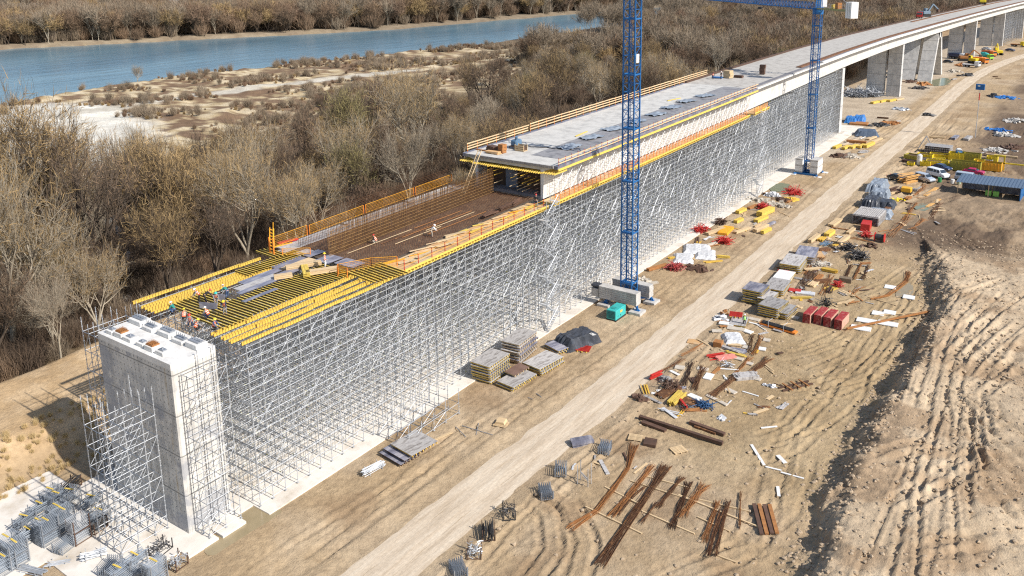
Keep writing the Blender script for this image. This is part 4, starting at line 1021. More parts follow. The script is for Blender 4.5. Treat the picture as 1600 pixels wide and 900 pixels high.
    fw = (V((0, 1, 0)) - up * up.y).normalized()
    q = MB(); [q.tube(head + u * sx_ + fw * .088, head + u * sx_ + fw * .098, .013, 6) for sx_ in (-.033, .033)]; q.box(head + fw * .09 - up * .05, (.05, .012, .01)); q.build('face_features', eyem, t)
    q = MB(); [q.tube(head + u * .088 * s_ + up * .01, head + u * .1 * s_ + up * .0, .028, 7) for s_ in (-1, 1)]; q.build('ear', skinm, t)
    return t
zp = zf(45) + .22
def W_(px, py): return G(px, py, 17.2)
PEOPLE = [
    ((272, 489), 2.2, 'crouch', 'teal', 'blue', 'white', None, 'crouching worker in teal jacket and white helmet near the tree-side beams', 0),
    ((312, 474), 2.6, 'stoop', 'grey', 'dark', 'white', 'orange', 'stooping worker in orange vest at the tree-side end of the dark board', 0),
    ((322, 474), -.4, 'bend', 'dark', 'dark', 'red', None, 'bent-over worker in dark clothes behind the dark board', 0),
    ((338, 479), -2.0, 'stoop', 'grey', 'grey', 'teal', 'orange', 'worker in orange vest and grey trousers with a teal helmet, bending by the plywood', 0),
    ((355, 467), 1.6, 'bend', 'teal', 'blue', 'white', None, 'bent worker in green jacket and white helmet at the dark plywood edge', 0),
    ((299, 508), -2.6, 'kneel', 'grey', 'navy', 'red', 'orange', 'kneeling worker in orange vest, tree-side one of the three behind the pier top', -.1),
    ((307, 516), -.3, 'crouch', 'grey', 'dark', 'yellow', 'orange', 'crouching worker in orange vest and yellow helmet behind the pier top', -.1),
    ((334, 516), -1.2, 'kneel', 'blue', 'dark', 'yellow', 'orange', 'kneeling worker leaning over the road-side beam ends in orange vest', -.1),
    ((325, 498), 1.9, 'crouch', 'grey', 'navy', 'white', 'orange', 'crouching worker in orange vest among the cross beams below the dark board', 0),
    ((352, 492), -2.4, 'stoop', 'navy', 'grey', 'yellow', 'orange', 'stooping worker in orange vest out on the middle of the cross beams', 0),
    ((288, 500), .8, 'crouch', 'grey', 'dark', 'yellow', 'orange', 'crouching worker in orange vest at the tree-side end of the pier top', -.1),
    ((508, 421), -1.1, 'stand', 'grey', 'white', 'yellow', 'orange', 'standing worker in orange vest, pale trousers and yellow helmet by the timber bundle', 0),
    ((587, 381), 2.0, 'crouch', 'dark', 'beige', 'red', 'orange', 'crouching worker with orange back beside the inner rebar wall', -.25),
    ((675, 371), -.9, 'stoop', 'white', 'beige', 'white', None, 'worker in pale clothes walking alone on the dark rebar mat', -.25)]
for (px, py), rz, pose, top, tr, hel, vest, lab, dz in PEOPLE:
    x, y = W_(px, py); person(x, y, zf(y) + .22 + dz, rz, pose, top, tr, hel, vest, lab)
x, y = -62.2, 91.6; person(x, y, zb(y) - .08, .4, 'stand', 'dark', 'navy', 'red', None, 'worker in dark clothes and red helmet at the top of the stair tower')
x, y = G(1163, 510); person(x, y, gz(x, y), .6, 'stand', 'navy', 'dark', 'white', 'green', 'worker in bright green vest standing among boards beside the panel stacks')
x, y = -72.6, 182; person(x, y, zt(y), 1.2, 'stand', 'dark', 'navy', 'white', None, 'worker in dark clothes on the deck joint beside the wooden crate')
x, y = -74.2, 181; person(x, y, zt(y), .2, 'bend', 'dark', 'navy', 'red', 'orange', 'bent worker in orange vest on the deck joint, tree side')
# board held up by the workers
t = MB(); t.box((0, 0, .32), (.05, 1.9, .64)); x, y = W_(326, 483)
t.build('upright_board', plyd, loc=(x, y, zp), rz=-1.15, label='dark board held upright between the bending workers', cat='board')
t = MB(); t.box((0, 0, .32), (.06, .7, .64)); x, y = W_(347, 470)
t.build('upright_board', plyd, loc=(x, y, zp), rz=-1.15, label='second dark board standing beside the worker in green', cat='board')
# ------------------------------------------------------------------ tower cranes
def mast(x, y, z0, z1, w, label, sec=2.6):
    t = thing('tower_crane', (x, y, 0), label, 'crane'); h = w / 2
    n = int(round((z1 - z0) / sec)); sec = (z1 - z0) / n
    one = MB()
    for a in (-h, h):
        for b in (-h, h): one.bx(a - .085, a + .085, b - .085, b + .085, 0, sec)
    C4 = [(-h, -h), (h, -h), (h, h), (-h, h)]
    for i in range(4):
        a, b = C4[i], C4[(i + 1) % 4]
        for zz in (.05, sec / 2): one.bar((*a, zz), (*b, zz), .07, .07)
        one.bar((*a, .05), (*b, sec / 2), .06, .06); one.bar((*b, sec / 2), (*a, sec), .06, .06)
    one.bar((h * .2, -h * .6, 0), (h * .2, -h * .6, sec), .05, .05); one.bar((-h * .3, -h * .6, 0), (-h * .3, -h * .6, sec), .05, .05)
    for k in range(7): one.bar((-h * .3, -h * .6, .2 + k * .36), (h * .2, -h * .6, .2 + k * .36), .03, .03)
    me_ = one.mesh('mast_section', bluep)
    for i in range(n): put('mast_section', me_, t, (0, 0, z0 + i * sec))
    for i in range(1, n, 3):
        q = MB(); q.bx(-h * .8, h * .8, -h * .8, h * .2, z0 + i * sec - .03, z0 + i * sec + .02); q.build('rest_platform', bluep, t)
        q = MB(); [q.bar((*C4[k], z0 + i * sec), (*C4[(k + 1) % 4], z0 + i * sec), .16, .2) for k in range(4)]; q.build('collar', bluep, t)
    return t
c1 = mast(-55.15, 105.4, 1.0, 60.0, 1.75, 'tall blue lattice crane mast on ballast blocks, running out of the top of the photo')
q = MB(); q.bx(.92, .97, -.5, .3, 36.0, 37.2); q.build('white_plate', white, c1)
for sy in (-1, 1): q = MB(); q.bar((-2.6, sy * 2.3, .95), (2.6, -sy * 2.3, .95), .3, .35); q.build('undercarriage_beam', bluep, c1)
for sx_ in (-2.6, 2.6):
    for sy in (-2.3, 2.3):
        q = MB(); q.bx(sx_ - .95, sx_ + .95, sy - 1.0, sy + 1.0, 0, .42); fp = q.build('foot_pad', concb, c1, bevel=.03)
        q = MB(); q.tube((sx_, sy, .42), (sx_, sy, .9), .13, 8); q.bar((sx_ - .3, sy, .45), (sx_, sy, .95), .1, .1); q.bar((sx_ + .3, sy, .45), (sx_, sy, .95), .1, .1); q.box((sx_, sy, .45), (.8, .5, .06)); q.build('spindle', bluep, fp)
for sy in (-1.95, 1.8):
    x0 = -3.6 if sy < 0 else -3.4
    for k in range(6):
        q = MB(); j = random.uniform(-.04, .04); q.bx(x0 + j, x0 + 6.2 + j, sy - .68, sy + .68, 1.15 + k * .31, 1.44 + k * .31); q.build('ballast_slab', concb, c1, bevel=.02)
    q = MB(); q.bx(x0 - 1.3, x0 - .1, sy - .6, sy + .6, 1.15, 2.4)
    if sy < 0: q.build('ballast_end', concb, c1)
q = MB(); q.box((-4.3, -1.9, 2.75), (1.6, 1.3, .5)); q.build('tarp_bundle', blackt, c1, bevel=.2)

c2 = mast(-56.5, 197.6, .5, 37.2, 1.6, 'second blue tower crane with jib, standing between square ballast blocks')
for sy in (-1, 1): q = MB(); q.bar((-2.7, sy * 2.5, .3), (2.7, -sy * 2.5, .3), .35, .4); q.build('undercarriage_beam', bluep, c2)
q = MB(); q.bx(-2.6, 2.6, -2.2, -1.8, .1, .5); q.bx(-2.6, 2.6, 1.8, 2.2, .1, .5); q.build('undercarriage_beam', bluep, c2)
for sx_ in (-1.75, 1.75):
    for k in range(9):
        q = MB(); q.bx(sx_ - .85, sx_ + .85, -2.0, 2.0, .52 + k * .37, .52 + k * .37 + .35); q.build('ballast_slab', white if (k % 4) else concb, c2)
for sx_ in (-2.9, 2.9):
    for sy in (-2.6, 2.6): q = MB(); q.bx(sx_ - .8, sx_ + .8, sy - .7, sy + .7, 0, .15); q.build('foot_pad', white, c2)
# slewing unit, jib and counter-jib
jd = Vector((-39.0 , 33.5, 0)).normalized(); jn = Vector((-jd.y, jd.x, 0)); top = Vector((0, 0, 37.2))
q = MB(); q.tube(top, top + Vector((0, 0, 1.0)), 1.2, 16); q.build('slewing_ring', bluep, c2)
q = MB(); q.bx(-1.0, 1.0, -1.0, 1.0, 38.2, 38.7); q.build('turntable', bluep, c2)
q = MB()
def lattice(q, a, b, w0, h0, w1, h1, n, up=Vector((0, 0, 1)), side=None):
    prev = None
    for i in range(n + 1):
        f = i / n; c = a.lerp(b, f); w = w0 + (w1 - w0) * f; h = h0 + (h1 - h0) * f
        P = [c + side * (-w / 2), c + side * (w / 2), c + up * h]
        if prev:
            for k in range(3): q.bar(prev[k], P[k], .11, .11)
            for k in range(3): q.bar(prev[k], P[(k + 1) % 3], .055, .055); q.bar(prev[(k + 1) % 3], P[k], .055, .055)
        for k in range(3): q.bar(P[k], P[(k + 1) % 3], .05, .05)
        prev = P
    return q
a = Vector((0, 0, 38.3)) + jd * 1.0; lattice(q, a, a + jd * 55, 1.3, 1.5, 1.2, 1.0, 40, side=jn); q.build('jib', bluep, c2)
q = MB(); q.bar(a + jd * 20, a + jd * 24, .9, .2); q.build('trolley', bluep, c2)
for s in (-.5, .5):
    q = MB(); cc = Vector((0, 0, 38.2)) + jd * 24.5 + jn * s; q.box(cc + Vector((0, 0, -.8)), (.9, .9, .5)); 
    if s > 0: q.tube(cc, cc + Vector((0, 0, -.8)), .03, 4); q.build('hook_block', darksteel, c2)
b0 = Vector((0, 0, 38.5))
q = MB(); 
for s in (-.7, .7): q.bar(b0 + jn * s, b0 - jd * 13 + jn * s, .16, .3)
for i in range(12): q.bar(b0 - jd * (1 + i) - jn * .7, b0 - jd * (1 + i) + jn * .7, .3, .06)
q.build('counter_jib', mat('dull_yellow_green', (.33, .31, .13), (.26, .25, .12), 2, .6), c2)
q = MB()
for s in (-.75, .75):
    for h in (.5, 1.1): q.bar(b0 + jn * s + Vector((0, 0, h)), b0 - jd * 13 + jn * s + Vector((0, 0, h)), .03, .03)
    for i in range(8): q.bar(b0 - jd * (i * 1.8) + jn * s, b0 - jd * (i * 1.8) + jn * s + Vector((0, 0, 1.1)), .03, .03)
q.build('handrail', galv, c2)
q = MB(); q.box(b0 - jd * 7.5 + Vector((0, 0, .9)), (1.0, 1.0, 1.3), math.atan2(jd.y, jd.x)); q.build('hoist_winch', rusto, c2)
q = MB(); q.box(b0 - jd * 5.8 + Vector((0, 0, .7)), (.7, .7, .9), math.atan2(jd.y, jd.x)); q.build('control_box', yel, c2)
for k in range(3):
    q = MB(); q.box(b0 - jd * (11.6 + k * .7) + Vector((0, 0, .2)), (.55, 1.7, 3.4), math.atan2(jd.y, jd.x)); q.build('counterweight', white, c2)
q = MB(); apex = Vector((0, 0, 46)) ; lattice(q, Vector((0, 0, 38.6)), apex, 1.3, .01, .3, .01, 6, up=jd, side=jn)
for s in (-.6, .6): q.bar(Vector((0, 0, 38.6)) + jn * s, apex, .12, .12); q.bar(Vector((0, 0, 38.6)) + jn * s - jd * .9, apex, .12, .12)
q.build('tower_head', bluep, c2)
q = MB(); q.tube(apex, b0 - jd * 12.5 + Vector((0, 0, .3)), .05, 5); q.tube(apex, a + jd * 18 + Vector((0, 0, 1.4)), .05, 5); q.tube(apex, a + jd * 42 + Vector((0, 0, 1.2)), .05, 5); q.build('tie_rope', galv, c2)
q = MB(); q.box(Vector((0, 0, 39.6)) + jn * -1.6 + jd * .8, (1.3, 1.5, 1.9), math.atan2(jd.y, jd.x)); cb = q.build('cab', white, c2, bevel=.08)
q = MB(); q.box(Vector((0, 0, 39.9)) + jn * -1.6 + jd * 1.48, (.05, 1.2, 1.1), math.atan2(jd.y, jd.x)); q.build('window', glassd, cb)

# generator
g = thing('generator', (-54.4, 100.2, 0), 'turquoise generator box parked in front of the first crane ballast', 'generator')
q = MB(); q.bx(-.75, .75, -1.5, 1.5, .18, 1.6); q.build('housing', teal, g, bevel=.05)
q = MB(); q.bx(-.8, .8, -1.55, 1.55, 0, .16); q.build('base_frame', darksteel, g)
for i in range(6): q = MB(); q.bx(-.6, .6, -1.53, -1.51, .4 + i * .18, .5 + i * .18); q.build('grille_slat', tealv, g)
q = MB(); q.bx(.752, .77, -.2, .45, .95, 1.3); q.build('yellow_mark', yel, g)
q = MB(); q.bx(.752, .765, -.9, -.75, .6, .75); q.bx(.752, .765, -.2, .0, .5, .7); q.build('vent', tealv, g)
q = MB(); q.bx(-.5, .3, -.9, -.3, 1.601, 1.66); q.build('roof_hatch', mat('teal_dark', (.03, .3, .28)), g)
# ------------------------------------------------------------------ the yard
def gput(px, py, z=0.0):
    x, y = G(px, py, z); return x, y, gz(x, y)
PM = {}
def panel(x, y, z, rz, w, l, top, beams, label, group=None, tilt=0):
    """one formwork panel: plywood face on timber beams and two walers; w along X, l along Y"""
    k = (round(w, 1), round(l, 1), top.name, beams.name)
    if k not in PM:
        a = MB(); a.bx(-w / 2, w / 2, -l / 2, l / 2, .30, .33); b_ = MB(); b_.bx(-w / 2 + .02, w / 2 + .02, -.045, .045, .10, .295); c_ = MB(); c_.bx(-.06, .06, -l / 2 + .1, l / 2 - .1, 0, .095)
        PM[k] = (a.mesh('plywood_face', top), b_.mesh('beam', beams), c_.mesh('waler', rustd))
    t = thing('formwork_panel', (x, y, z), label, 'formwork panel', group, rz); t.rotation_euler.x = tilt
    put('plywood_face', PM[k][0], t)
    n = int(l / .42)
    for i in range(n): put('beam', PM[k][1], t, (0, -l / 2 + .15 + i * (l - .3) / (n - 1), 0))
    for s in (-1, 1): put('waler', PM[k][2], t, (s * w * .3, 0, 0))
    return t
STN = ['lowest', 'second', 'third', 'fourth', 'fifth', 'sixth', 'seventh', 'eighth']
def stack(px, py, zt_, w, l, n, rz, where, top=None, beams=yel, jit=.12, h=.34):
    top = top or plyg; x, y = G(px, py, zt_); z = gz(x, y) + .03
    for i in range(n):
        nm = 'top' if i == n - 1 else STN[i]
        panel(x + random.uniform(-jit, jit), y + random.uniform(-jit, jit), z + i * h, rz + random.uniform(-.05, .05), w, l, top if i % 2 == 0 or i == n - 1 else random.choice([plyg, plyd]), beams,
              '%s panel of %s' % (nm, where))
stack(766, 559, 2.3, 2.9, 4.4, 7, .05, 'the tall grey stack nearest the low scaffold stub', beams=yel)
stack(812, 528, 2.6, 2.7, 4.6, 8, .10, 'the tall pale stack behind it, short of the black tarpaulin', beams=pine, jit=.2)
stack(850, 563, 1.0, 2.9, 4.6, 3, -.08, 'the low stack with yellow edges by the road', beams=yel)
stack(806, 590, .7, 2.7, 4.4, 2, -.1, 'the flat stack carrying one tilted brown panel', beams=yel)
x, y = G(808, 578, 1.0); panel(x, y, gz(x, y) + .78, -.12, 1.7, 2.7, mat('brown_plywood', (.15, .09, .07), (.22, .14, .11), 1, .5), pine, 'single brown panel lying askew on the flat stack', tilt=.04)
# tarpaulined stack
x, y, z = gput(882, 545, 0); panel(x - .3, y + .5, z, -.3, 2.9, 5.0, plyg, yel, 'bottom grey panel half under the black tarpaulin'); panel(x - .2, y + .6, z + .34, -.28, 2.9, 5.0, plyd, yel, 'upper grey panel half under the black tarpaulin')
def tarp(x, y, z, w, l, h, rz, m, label, seed=0, n=14):
    rr = random.Random(seed); q = MB(); vs = []
    for i in range(n):
        for j in range(n):
            u, v = i / (n - 1) * 2 - 1, j / (n - 1) * 2 - 1; e = (abs(u) ** 12 + abs(v) ** 12) ** (1 / 12)
            hh = h * (1 - smoothstep(.72, 1.0, np.array(e + rr.uniform(-.09, .05))).item()) + rr.uniform(-.05, .05) * h - .12 * h * (abs(math.sin(u * 3 + seed)) + abs(math.sin(v * 4))) * .5
            ex = 1 + (.04 + rr.uniform(0, .05) if e > .85 else 0); vs.append((u * w / 2 * ex, v * l / 2 * ex, max(.03, hh)))
    fs = [(i * n + j, i * n + j + 1, (i + 1) * n + j + 1, (i + 1) * n + j) for i in range(n - 1) for j in range(n - 1)]
    q.add(vs, fs); return q.build('tarpaulin', m, loc=(x, y, z), rz=rz, smooth=False, label=label, cat='tarpaulin')
x, y, z = gput(900, 538, 0); tarp(x, y + .3, z, 3.3, 5.6, 1.7, -.35, blackt, 'shiny black tarpaulin over a stack beside the first crane', 3)
def sticks(px, py, rz, n, L, r, m, label, z=0, spread=.4, name='bar_bundle', cat='bundle', sag=0, h=.3, fan=0., w=.05):
    x, y, zz = gput(px, py); q = MB()
    for i in range(n):
        a = random.uniform(-spread, spread) * .5; b_ = a * (1 - fan) + random.uniform(-.06, .06) * (1 + fan * 4); z0 = random.uniform(.03, h); l = L * random.uniform(.85, 1.08) / 2
        if w: q.bar((-l, a, z0), (l, b_, z0 + random.uniform(-.02, .02)), w, w * .7)
        else: q.tube((-l, a, z0), (l, b_, z0), r, 4)
    return q.build(name, m, loc=(x, y, zz + z), rz=rz, label=label, cat=cat)
def along(p0, p1): a = G(*p0); b_ = G(*p1); return math.atan2(b_[1] - a[1], b_[0] - a[0]), math.hypot(b_[0] - a[0], b_[1] - a[1])
def rods(p0, p1, label, n=22, wdt=.5, m=rust, mid=None, h=.28, r=.022, name='rebar_bundle', cat='rebar'):
    a = Vector((*G(*p0), 0)); b_ = Vector((*G(*p1), 0)); c_ = Vector((*G(*mid), 0)) if mid else (a + b_) / 2; d = (b_ - a).normalized(); s = Vector((-d.y, d.x, 0)); z0 = gz(c_.x, c_.y) + .06
    q = MB(); n = int(n * .8); wdt = wdt * 1.45
    for i in range(n):
        o0, o1, o2 = random.uniform(-1, 1), random.uniform(-1, 1), random.uniform(-1, 1); zz = random.uniform(.04, h); e0, e1 = random.uniform(-.35, .35), random.uniform(-.35, .35)
        P = [a + s * o0 * wdt * .65 + d * e0, (a + c_) / 2 + s * (o0 + o1) * .5 * wdt * .45 + ((c_ - (a + b_) / 2) * .45), c_ + s * o1 * wdt * .4, (b_ + c_) / 2 + s * (o1 + o2) * .5 * wdt * .45 + ((c_ - (a + b_) / 2) * .45), b_ + s * o2 * wdt * .6 + d * e1]
        for u, v in zip(P[:-1], P[1:]): q.tube(u + Vector((0, 0, zz)) - a, v + Vector((0, 0, zz)) - a, r, 3, cap=False)
    return q.build(name, m, loc=(a.x, a.y, z0), label=label, cat=cat)
def plank(p0, p1, label, w=.22, h=.06, m=None, z=.05, name='plank', cat='plank'):
    a = G(*p0); b_ = G(*p1); za, zb_ = gz(*a), gz(*b_); q = MB(); q.bar((0, 0, 0), (b_[0] - a[0], b_[1] - a[1], zb_ - za), w, h)
    return q.build(name, m or pine, loc=(a[0], a[1], za + z + h / 2), label=label, cat=cat)
# rebar yard, bottom centre
for p0, p1, n, w_, m_, mid, lab in [
    ((990, 696), (892, 827), 26, .55, rusto, (958, 766), 'long bowed rebar bundle, outermost towards the road'),
    ((1042, 730), (937, 884), 46, .62, rust, None, 'thickest and longest rebar bundle running to the photo bottom'),
    ((1020, 730), (956, 809), 22, .5, rusto, None, 'rebar bundle fanned out just roadwards of the thickest bundle'),
    ((1003, 760), (962, 806), 18, .55, rust, None, 'short tangled rebar bundle between the bowed and the thickest one'),
    ((1065, 749), (1029, 794), 30, .4, rust, None, 'stout dark rebar bundle right of the thickest one'),
    ((1076, 756), (1050, 827), 34, .5, rust, None, 'long stout rebar bundle lying under a fanned one'),
    ((1102, 760), (1065, 809), 24, .7, rusto, None, 'bright fanned rebar bundle laid over the stout one'),
    ((1025, 790), (1003, 820), 12, .25, rust, None, 'thin rebar bundle ending beside the thickest bundle'),
    ((1121, 786), (1100, 848), 22, .35, rusto, None, 'narrow bright rebar bundle on the sleepers, next to the split pair'),
    ((1138, 786), (1118, 869), 26, .32, rust, None, 'inner half of the split rebar pair'), ((1128, 800), (1106, 869), 24, .32, rust, None, 'outer half of the split rebar pair'),
    ((1157, 773), (1155, 827), 10, .18, rusto, None, 'single slim rebar bundle standing apart before the flat bars'),
    ((1067, 563), (1037, 583), 14, .6, rust, None, 'curved rusty bars nearest the road below the brown box'), ((1099, 540), (1067, 559), 8, .5, rusto, None, 'loose brown bars under the tan plywood sheet'),
    ((1081, 569), (1067, 606), 26, .6, rustd, None, 'dark bar pack between white slabs, roadside one'), ((1099, 575), (1085, 611), 26, .6, rust, None, 'dark bar pack between white slabs, inner one'),
    ((1148, 592), (1112, 622), 30, .7, rust, None, 'broad bar pack above the blue hose tangle'), ((1173, 559), (1146, 588), 16, .4, rusto, None, 'long curved bar pack pointing at the wire racks'),
    ((1203, 560), (1170, 587), 30, .8, rust, None, 'flared bar pack facing the muddy flat'), ((1190, 525), (1177, 555), 20, .4, rusto, None, 'upright-looking bar pack below the red and black trough'),
    ((1175, 525), (1171, 552), 16, .35, rust, None, 'slim bar pack beside the white sheeting'),
    ((1270, 411), (1258, 430), 14, .8, rusto, None, 'brown bars behind the grey panel stacks'), ((1268, 425), (1250, 455), 16, .9, rustd, None, 'black bars fanned behind the leading panel stack'),
    ((1285, 400), (1268, 440), 16, .9, rust, None, 'mixed brown bars near the leading panel stack'), ((1300, 430), (1284, 462), 12, .7, rusto, None, 'arched brown bars by the red wire ball'),
    ((1330, 415), (1320, 438), 16, .5, rust, None, 'first of three bar packs beside the brown box'), ((1345, 413), (1335, 438), 16, .4, rusto, None, 'second of three bar packs beside the brown box'), ((1358, 415), (1348, 437), 14, .4, rust, None, 'third of three bar packs beside the brown box'),
    ((1310, 395), (1285, 375), 10, .6, rustd, None, 'thin dark bars reaching to the black wire bundles'), ((1420, 425), (1362, 468), 20, .5, rusto, (1402, 452), 'long curved bars bending beside the puddled track'),
    ((1345, 448), (1330, 462), 8, .8, rusto, None, 'scattered orange bars in front of the long curved bars'),
    ((1430, 318), (1414, 345), 14, .8, rusto, None, 'brown bars near the grid stack, first heap'), ((1468, 318), (1452, 345), 14, .9, rust, None, 'brown bars near the dark soil bank'), ((1445, 345), (1425, 362), 14, .9, rusto, None, 'brown bars at the edge of the soil bank'),
    ((1448, 288), (1430, 306), 16, 1.2, rusto, None, 'splayed orange bars in front of the silver van'), ((1420, 340), (1385, 372), 10, 1.4, rusto, None, 'loose orange bars behind the grid stack')]:
    rods(p0, p1, lab, n, w_, m_, mid, r=.03 if p0[1] < 520 else .022, h=.2)
for i in range(4): plank((1178 + i * 8, 791 + .5 * i), (1190 + i * 8, 839 - .5 * i), '%s of the four flat rusty bars beside the spoil heap' % ['first', 'second', 'third', 'fourth'][i], .34, .14, rusto if i % 2 else rustd, .12, 'flat_bar', 'flat bar')
for i, (a, b_) in enumerate([((915, 793), (1003, 835)), ((945, 762), (1000, 790)), ((985, 752), (1100, 790)), ((1003, 800), (1085, 835)), ((1060, 775), (1195, 830)), ((1090, 810), (1140, 832)), ((1010, 745), (1080, 765)), ((1085, 780), (1170, 800)), ((1120, 870), (1150, 880))]):
    plank(a, b_, 'pale timber sleeper under the rebar bundles, %s' % ['roadside', 'roadside far end', 'far side of the thick bundle', 'across the short bundles', 'long one to the flat bars', 'under the split pair', 'farthest', 'by the slim bundle', 'nearest the photo bottom'][i], .14, .1, pine, 0.01, 'sleeper', 'sleeper')
for i, (a, b_, w_) in enumerate([((1174, 696), (1194, 728), .3), ((1215, 713), (1227, 725), .45), ((1196, 731), (1221, 736), .18), ((1220, 739), (1256, 749), .2), ((1215, 762), (1217, 777), .3), ((1189, 670), (1214, 668), .22), ((1160, 612), (1185, 620), .2), ((1170, 505), (1200, 512), .3)]):
    plank(a, b_, 'white plank on the mud, %s' % ['longest of the line near the flat bars', 'short and wide', 'thin, meeting the longest', 'thin, near the dark spoil edge', 'small upright-looking piece', 'lone piece in the wet track', 'beside the blue hose tangle', 'by the panel stacks'][i], w_, .06, white, .04)
plank((999, 655), (1129, 697), 'longest dark rusted steel beam, lying slantwise above the rebar yard', .4, .35, rustd, .1, 'steel_beam', 'steel beam')
plank((1003, 662), (1040, 676), 'short dark steel beam in front of the longest one', .55, .25, rustd, .05, 'steel_beam', 'steel beam'); plank((1085, 668), (1118, 680), 'brown steel beam lying behind the longest one', .3, .2, rust, .05, 'steel_beam', 'steel beam'); plank((1078, 663), (1132, 683), 'dark steel beam with a flat top behind the longest one', .45, .3, rustd, .08, 'steel_beam', 'steel beam')
q = MB(); q.box((0, 0, .15), (1.3, 1.3, .3)); x, y, z = gput(1016, 694); q.build('steel_plate', rustd, loc=(x, y, z), rz=.3, label='square dark plate lying beside a broken pallet', cat='plate')
def pallet(px, py, rz, label, m=pine):
    x, y, z = gput(px, py); t = thing('pallet', (x, y, z), label, 'pallet', None, rz)
    for i in range(6): q = MB(); q.bx(-.75, .75, -.6 + i * .21, -.46 + i * .21, .12, .15); q.build('top_board', m, t)
    for i in range(3): q = MB(); q.bx(-.72 + i * .66, -.60 + i * .66, -.6, .6, 0, .118); q.build('bearer', m, t)
pallet(993, 686, .3, 'pale pallet beside the square dark plate'); pallet(1060, 705, 1.0, 'broken pallet in the churned mud below the steel beams'); pallet(783, 664, .2, 'small pale timber cradle alone between road and scaffold')
x, y, z = gput(783, 662); q = MB(); q.prism([(-.6, 0), (.6, 0), (.45, .35), (-.45, .35)], 'y', -.5, .5); q.build('timber_cradle', pine, loc=(x, y, z + .1), rz=.3, label='wedge-shaped pine cradle on its own between the road and the scaffold', cat='cradle')
for i, (a, b_) in enumerate([((712, 668), (728, 684)), ((722, 666), (770, 682)), ((748, 662), (744, 680)), ((838, 615), (846, 622)), ((825, 622), (832, 625))]):
    plank(a, b_, 'thin dark rod on the dirt %s' % ['left of the crossed pair', 'lying long in the crossed pair', 'short one of the crossed pair', 'near the flat stack', 'tiny, near the flat stack'][i], .06, .06, galv2, .02, 'steel_rod', 'rod')
plank((645, 706), (706, 678), 'long pale plank sticking out behind the grey panel pile', .3, .08, pine, .1)
# grey panel pile and tube bundle, near the pad
x, y = G(640, 700, .7)
for i, (dx, dy, dz, l_) in enumerate([(-.5, -1.0, .0, 2.6), (-.3, -.6, .34, 2.6), (.2, .5, .72, 3.6)]):
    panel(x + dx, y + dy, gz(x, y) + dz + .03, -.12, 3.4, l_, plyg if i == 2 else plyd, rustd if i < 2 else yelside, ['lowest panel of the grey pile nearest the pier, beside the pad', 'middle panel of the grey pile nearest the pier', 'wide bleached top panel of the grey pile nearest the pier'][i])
def tubes(px, py, rz, label, n=26, L=1.9, m=galv, z=.0, cat='tube bundle', w=.8, h=.5):
    x, y, zz = gput(px, py); t = thing('tube_bundle', (x, y, zz + z), label, cat, None, rz); q = MB()
    for i in range(n): a = random.uniform(-w / 2, w / 2); q.tube((-L / 2 * random.uniform(.9, 1.1), a, .1 + random.random() * h), (L / 2 * random.uniform(.9, 1.1), a + random.uniform(-.04, .04), .1 + random.random() * h), .035, 5)
    put('tubes', q.mesh('tubes', m), t, kind='stuff')
    for s in (-1, 1): q = MB(); q.bar((s * L * .3, -w / 2 - .05, 0), (s * L * .3, -w / 2 - .05, h + .2), .05, .05); q.bar((s * L * .3, w / 2 + .05, 0), (s * L * .3, w / 2 + .05, h + .2), .05, .05); q.bar((s * L * .3, -w / 2, .03), (s * L * .3, w / 2, .03), .05, .05); q.build('stanchion', m, t)
tubes(584, 737, 1.45, 'bright tube bundle on the dirt in front of the grey pile', L=2.6)
# stillage racks
def rack_mesh(m, fill, H=1.7, W=1.15, L=1.5, double=False, kind='frames', seed=0):
    rr = random.Random(seed); out = {}
    q = MB(); q.bx(-.035, .035, -.035, .035, 0, H); out['post'] = q.mesh('post', m)
    q = MB(); 
    for z in ([.08, H * .5] if double else [.08]):
        for a in (-L / 2, L / 2): q.bar((-W / 2, a, z), (W / 2, a, z), .06, .06)
        for a in (-W / 2, W / 2): q.bar((a, -L / 2, z), (a, L / 2, z), .06, .06)
    out['base_frame'] = q.mesh('base_frame', m)
    q = MB()
    for z0, z1 in ([(.14, H * .46), (H * .54, H * .98)] if double else [(.14, H * .95)]):
        n = 6
        if kind == 'frames':
            for i in range(n):
                a = -W / 2 + .1 + i * (W - .2) / (n - 1)
                for k in range(5): zz = z0 + (z1 - z0) * k / 4; q.tube((a, -L / 2 - .12, zz), (a, L / 2 + .12, zz), .026, 4)
                for s in (-1, 1): q.tube((a, s * (L / 2 + .08), z0), (a, s * (L / 2 + .08), z1), .03, 4)
        elif kind == 'tubes':
            for i in range(30): a = rr.uniform(-W / 2 + .05, W / 2 - .05); zz = z0 + (z1 - z0) * rr.random(); q.tube((a, -L / 2 - rr.uniform(.05, .35), zz), (a, L / 2 + rr.uniform(.05, .35), zz), .034, 5)
        else:
            for i in range(60): p = Vector((rr.uniform(-W / 2, W / 2), rr.uniform(-L / 2, L / 2), z0 + (z1 - z0) * rr.random())); d = Vector((rr.gauss(0, 1), rr.gauss(0, 1), rr.gauss(0, .5))).normalized() * .22; q.tube(p - d, p + d, .03, 4)
    out['load'] = q.mesh('load', fill)
    q = MB(); q.bx(-W / 2 + .1, W / 2 - .1, -.09, .06, H * .985, H * .985 + .04); out['yellow_strap'] = q.mesh('yellow_strap', yel); out['W'] = W; out['L'] = L; out['H'] = H; return out
rackst = mat('stacked_steel_tubes', (.30, .34, .39), (.16, .19, .23), 3, .45, .4)
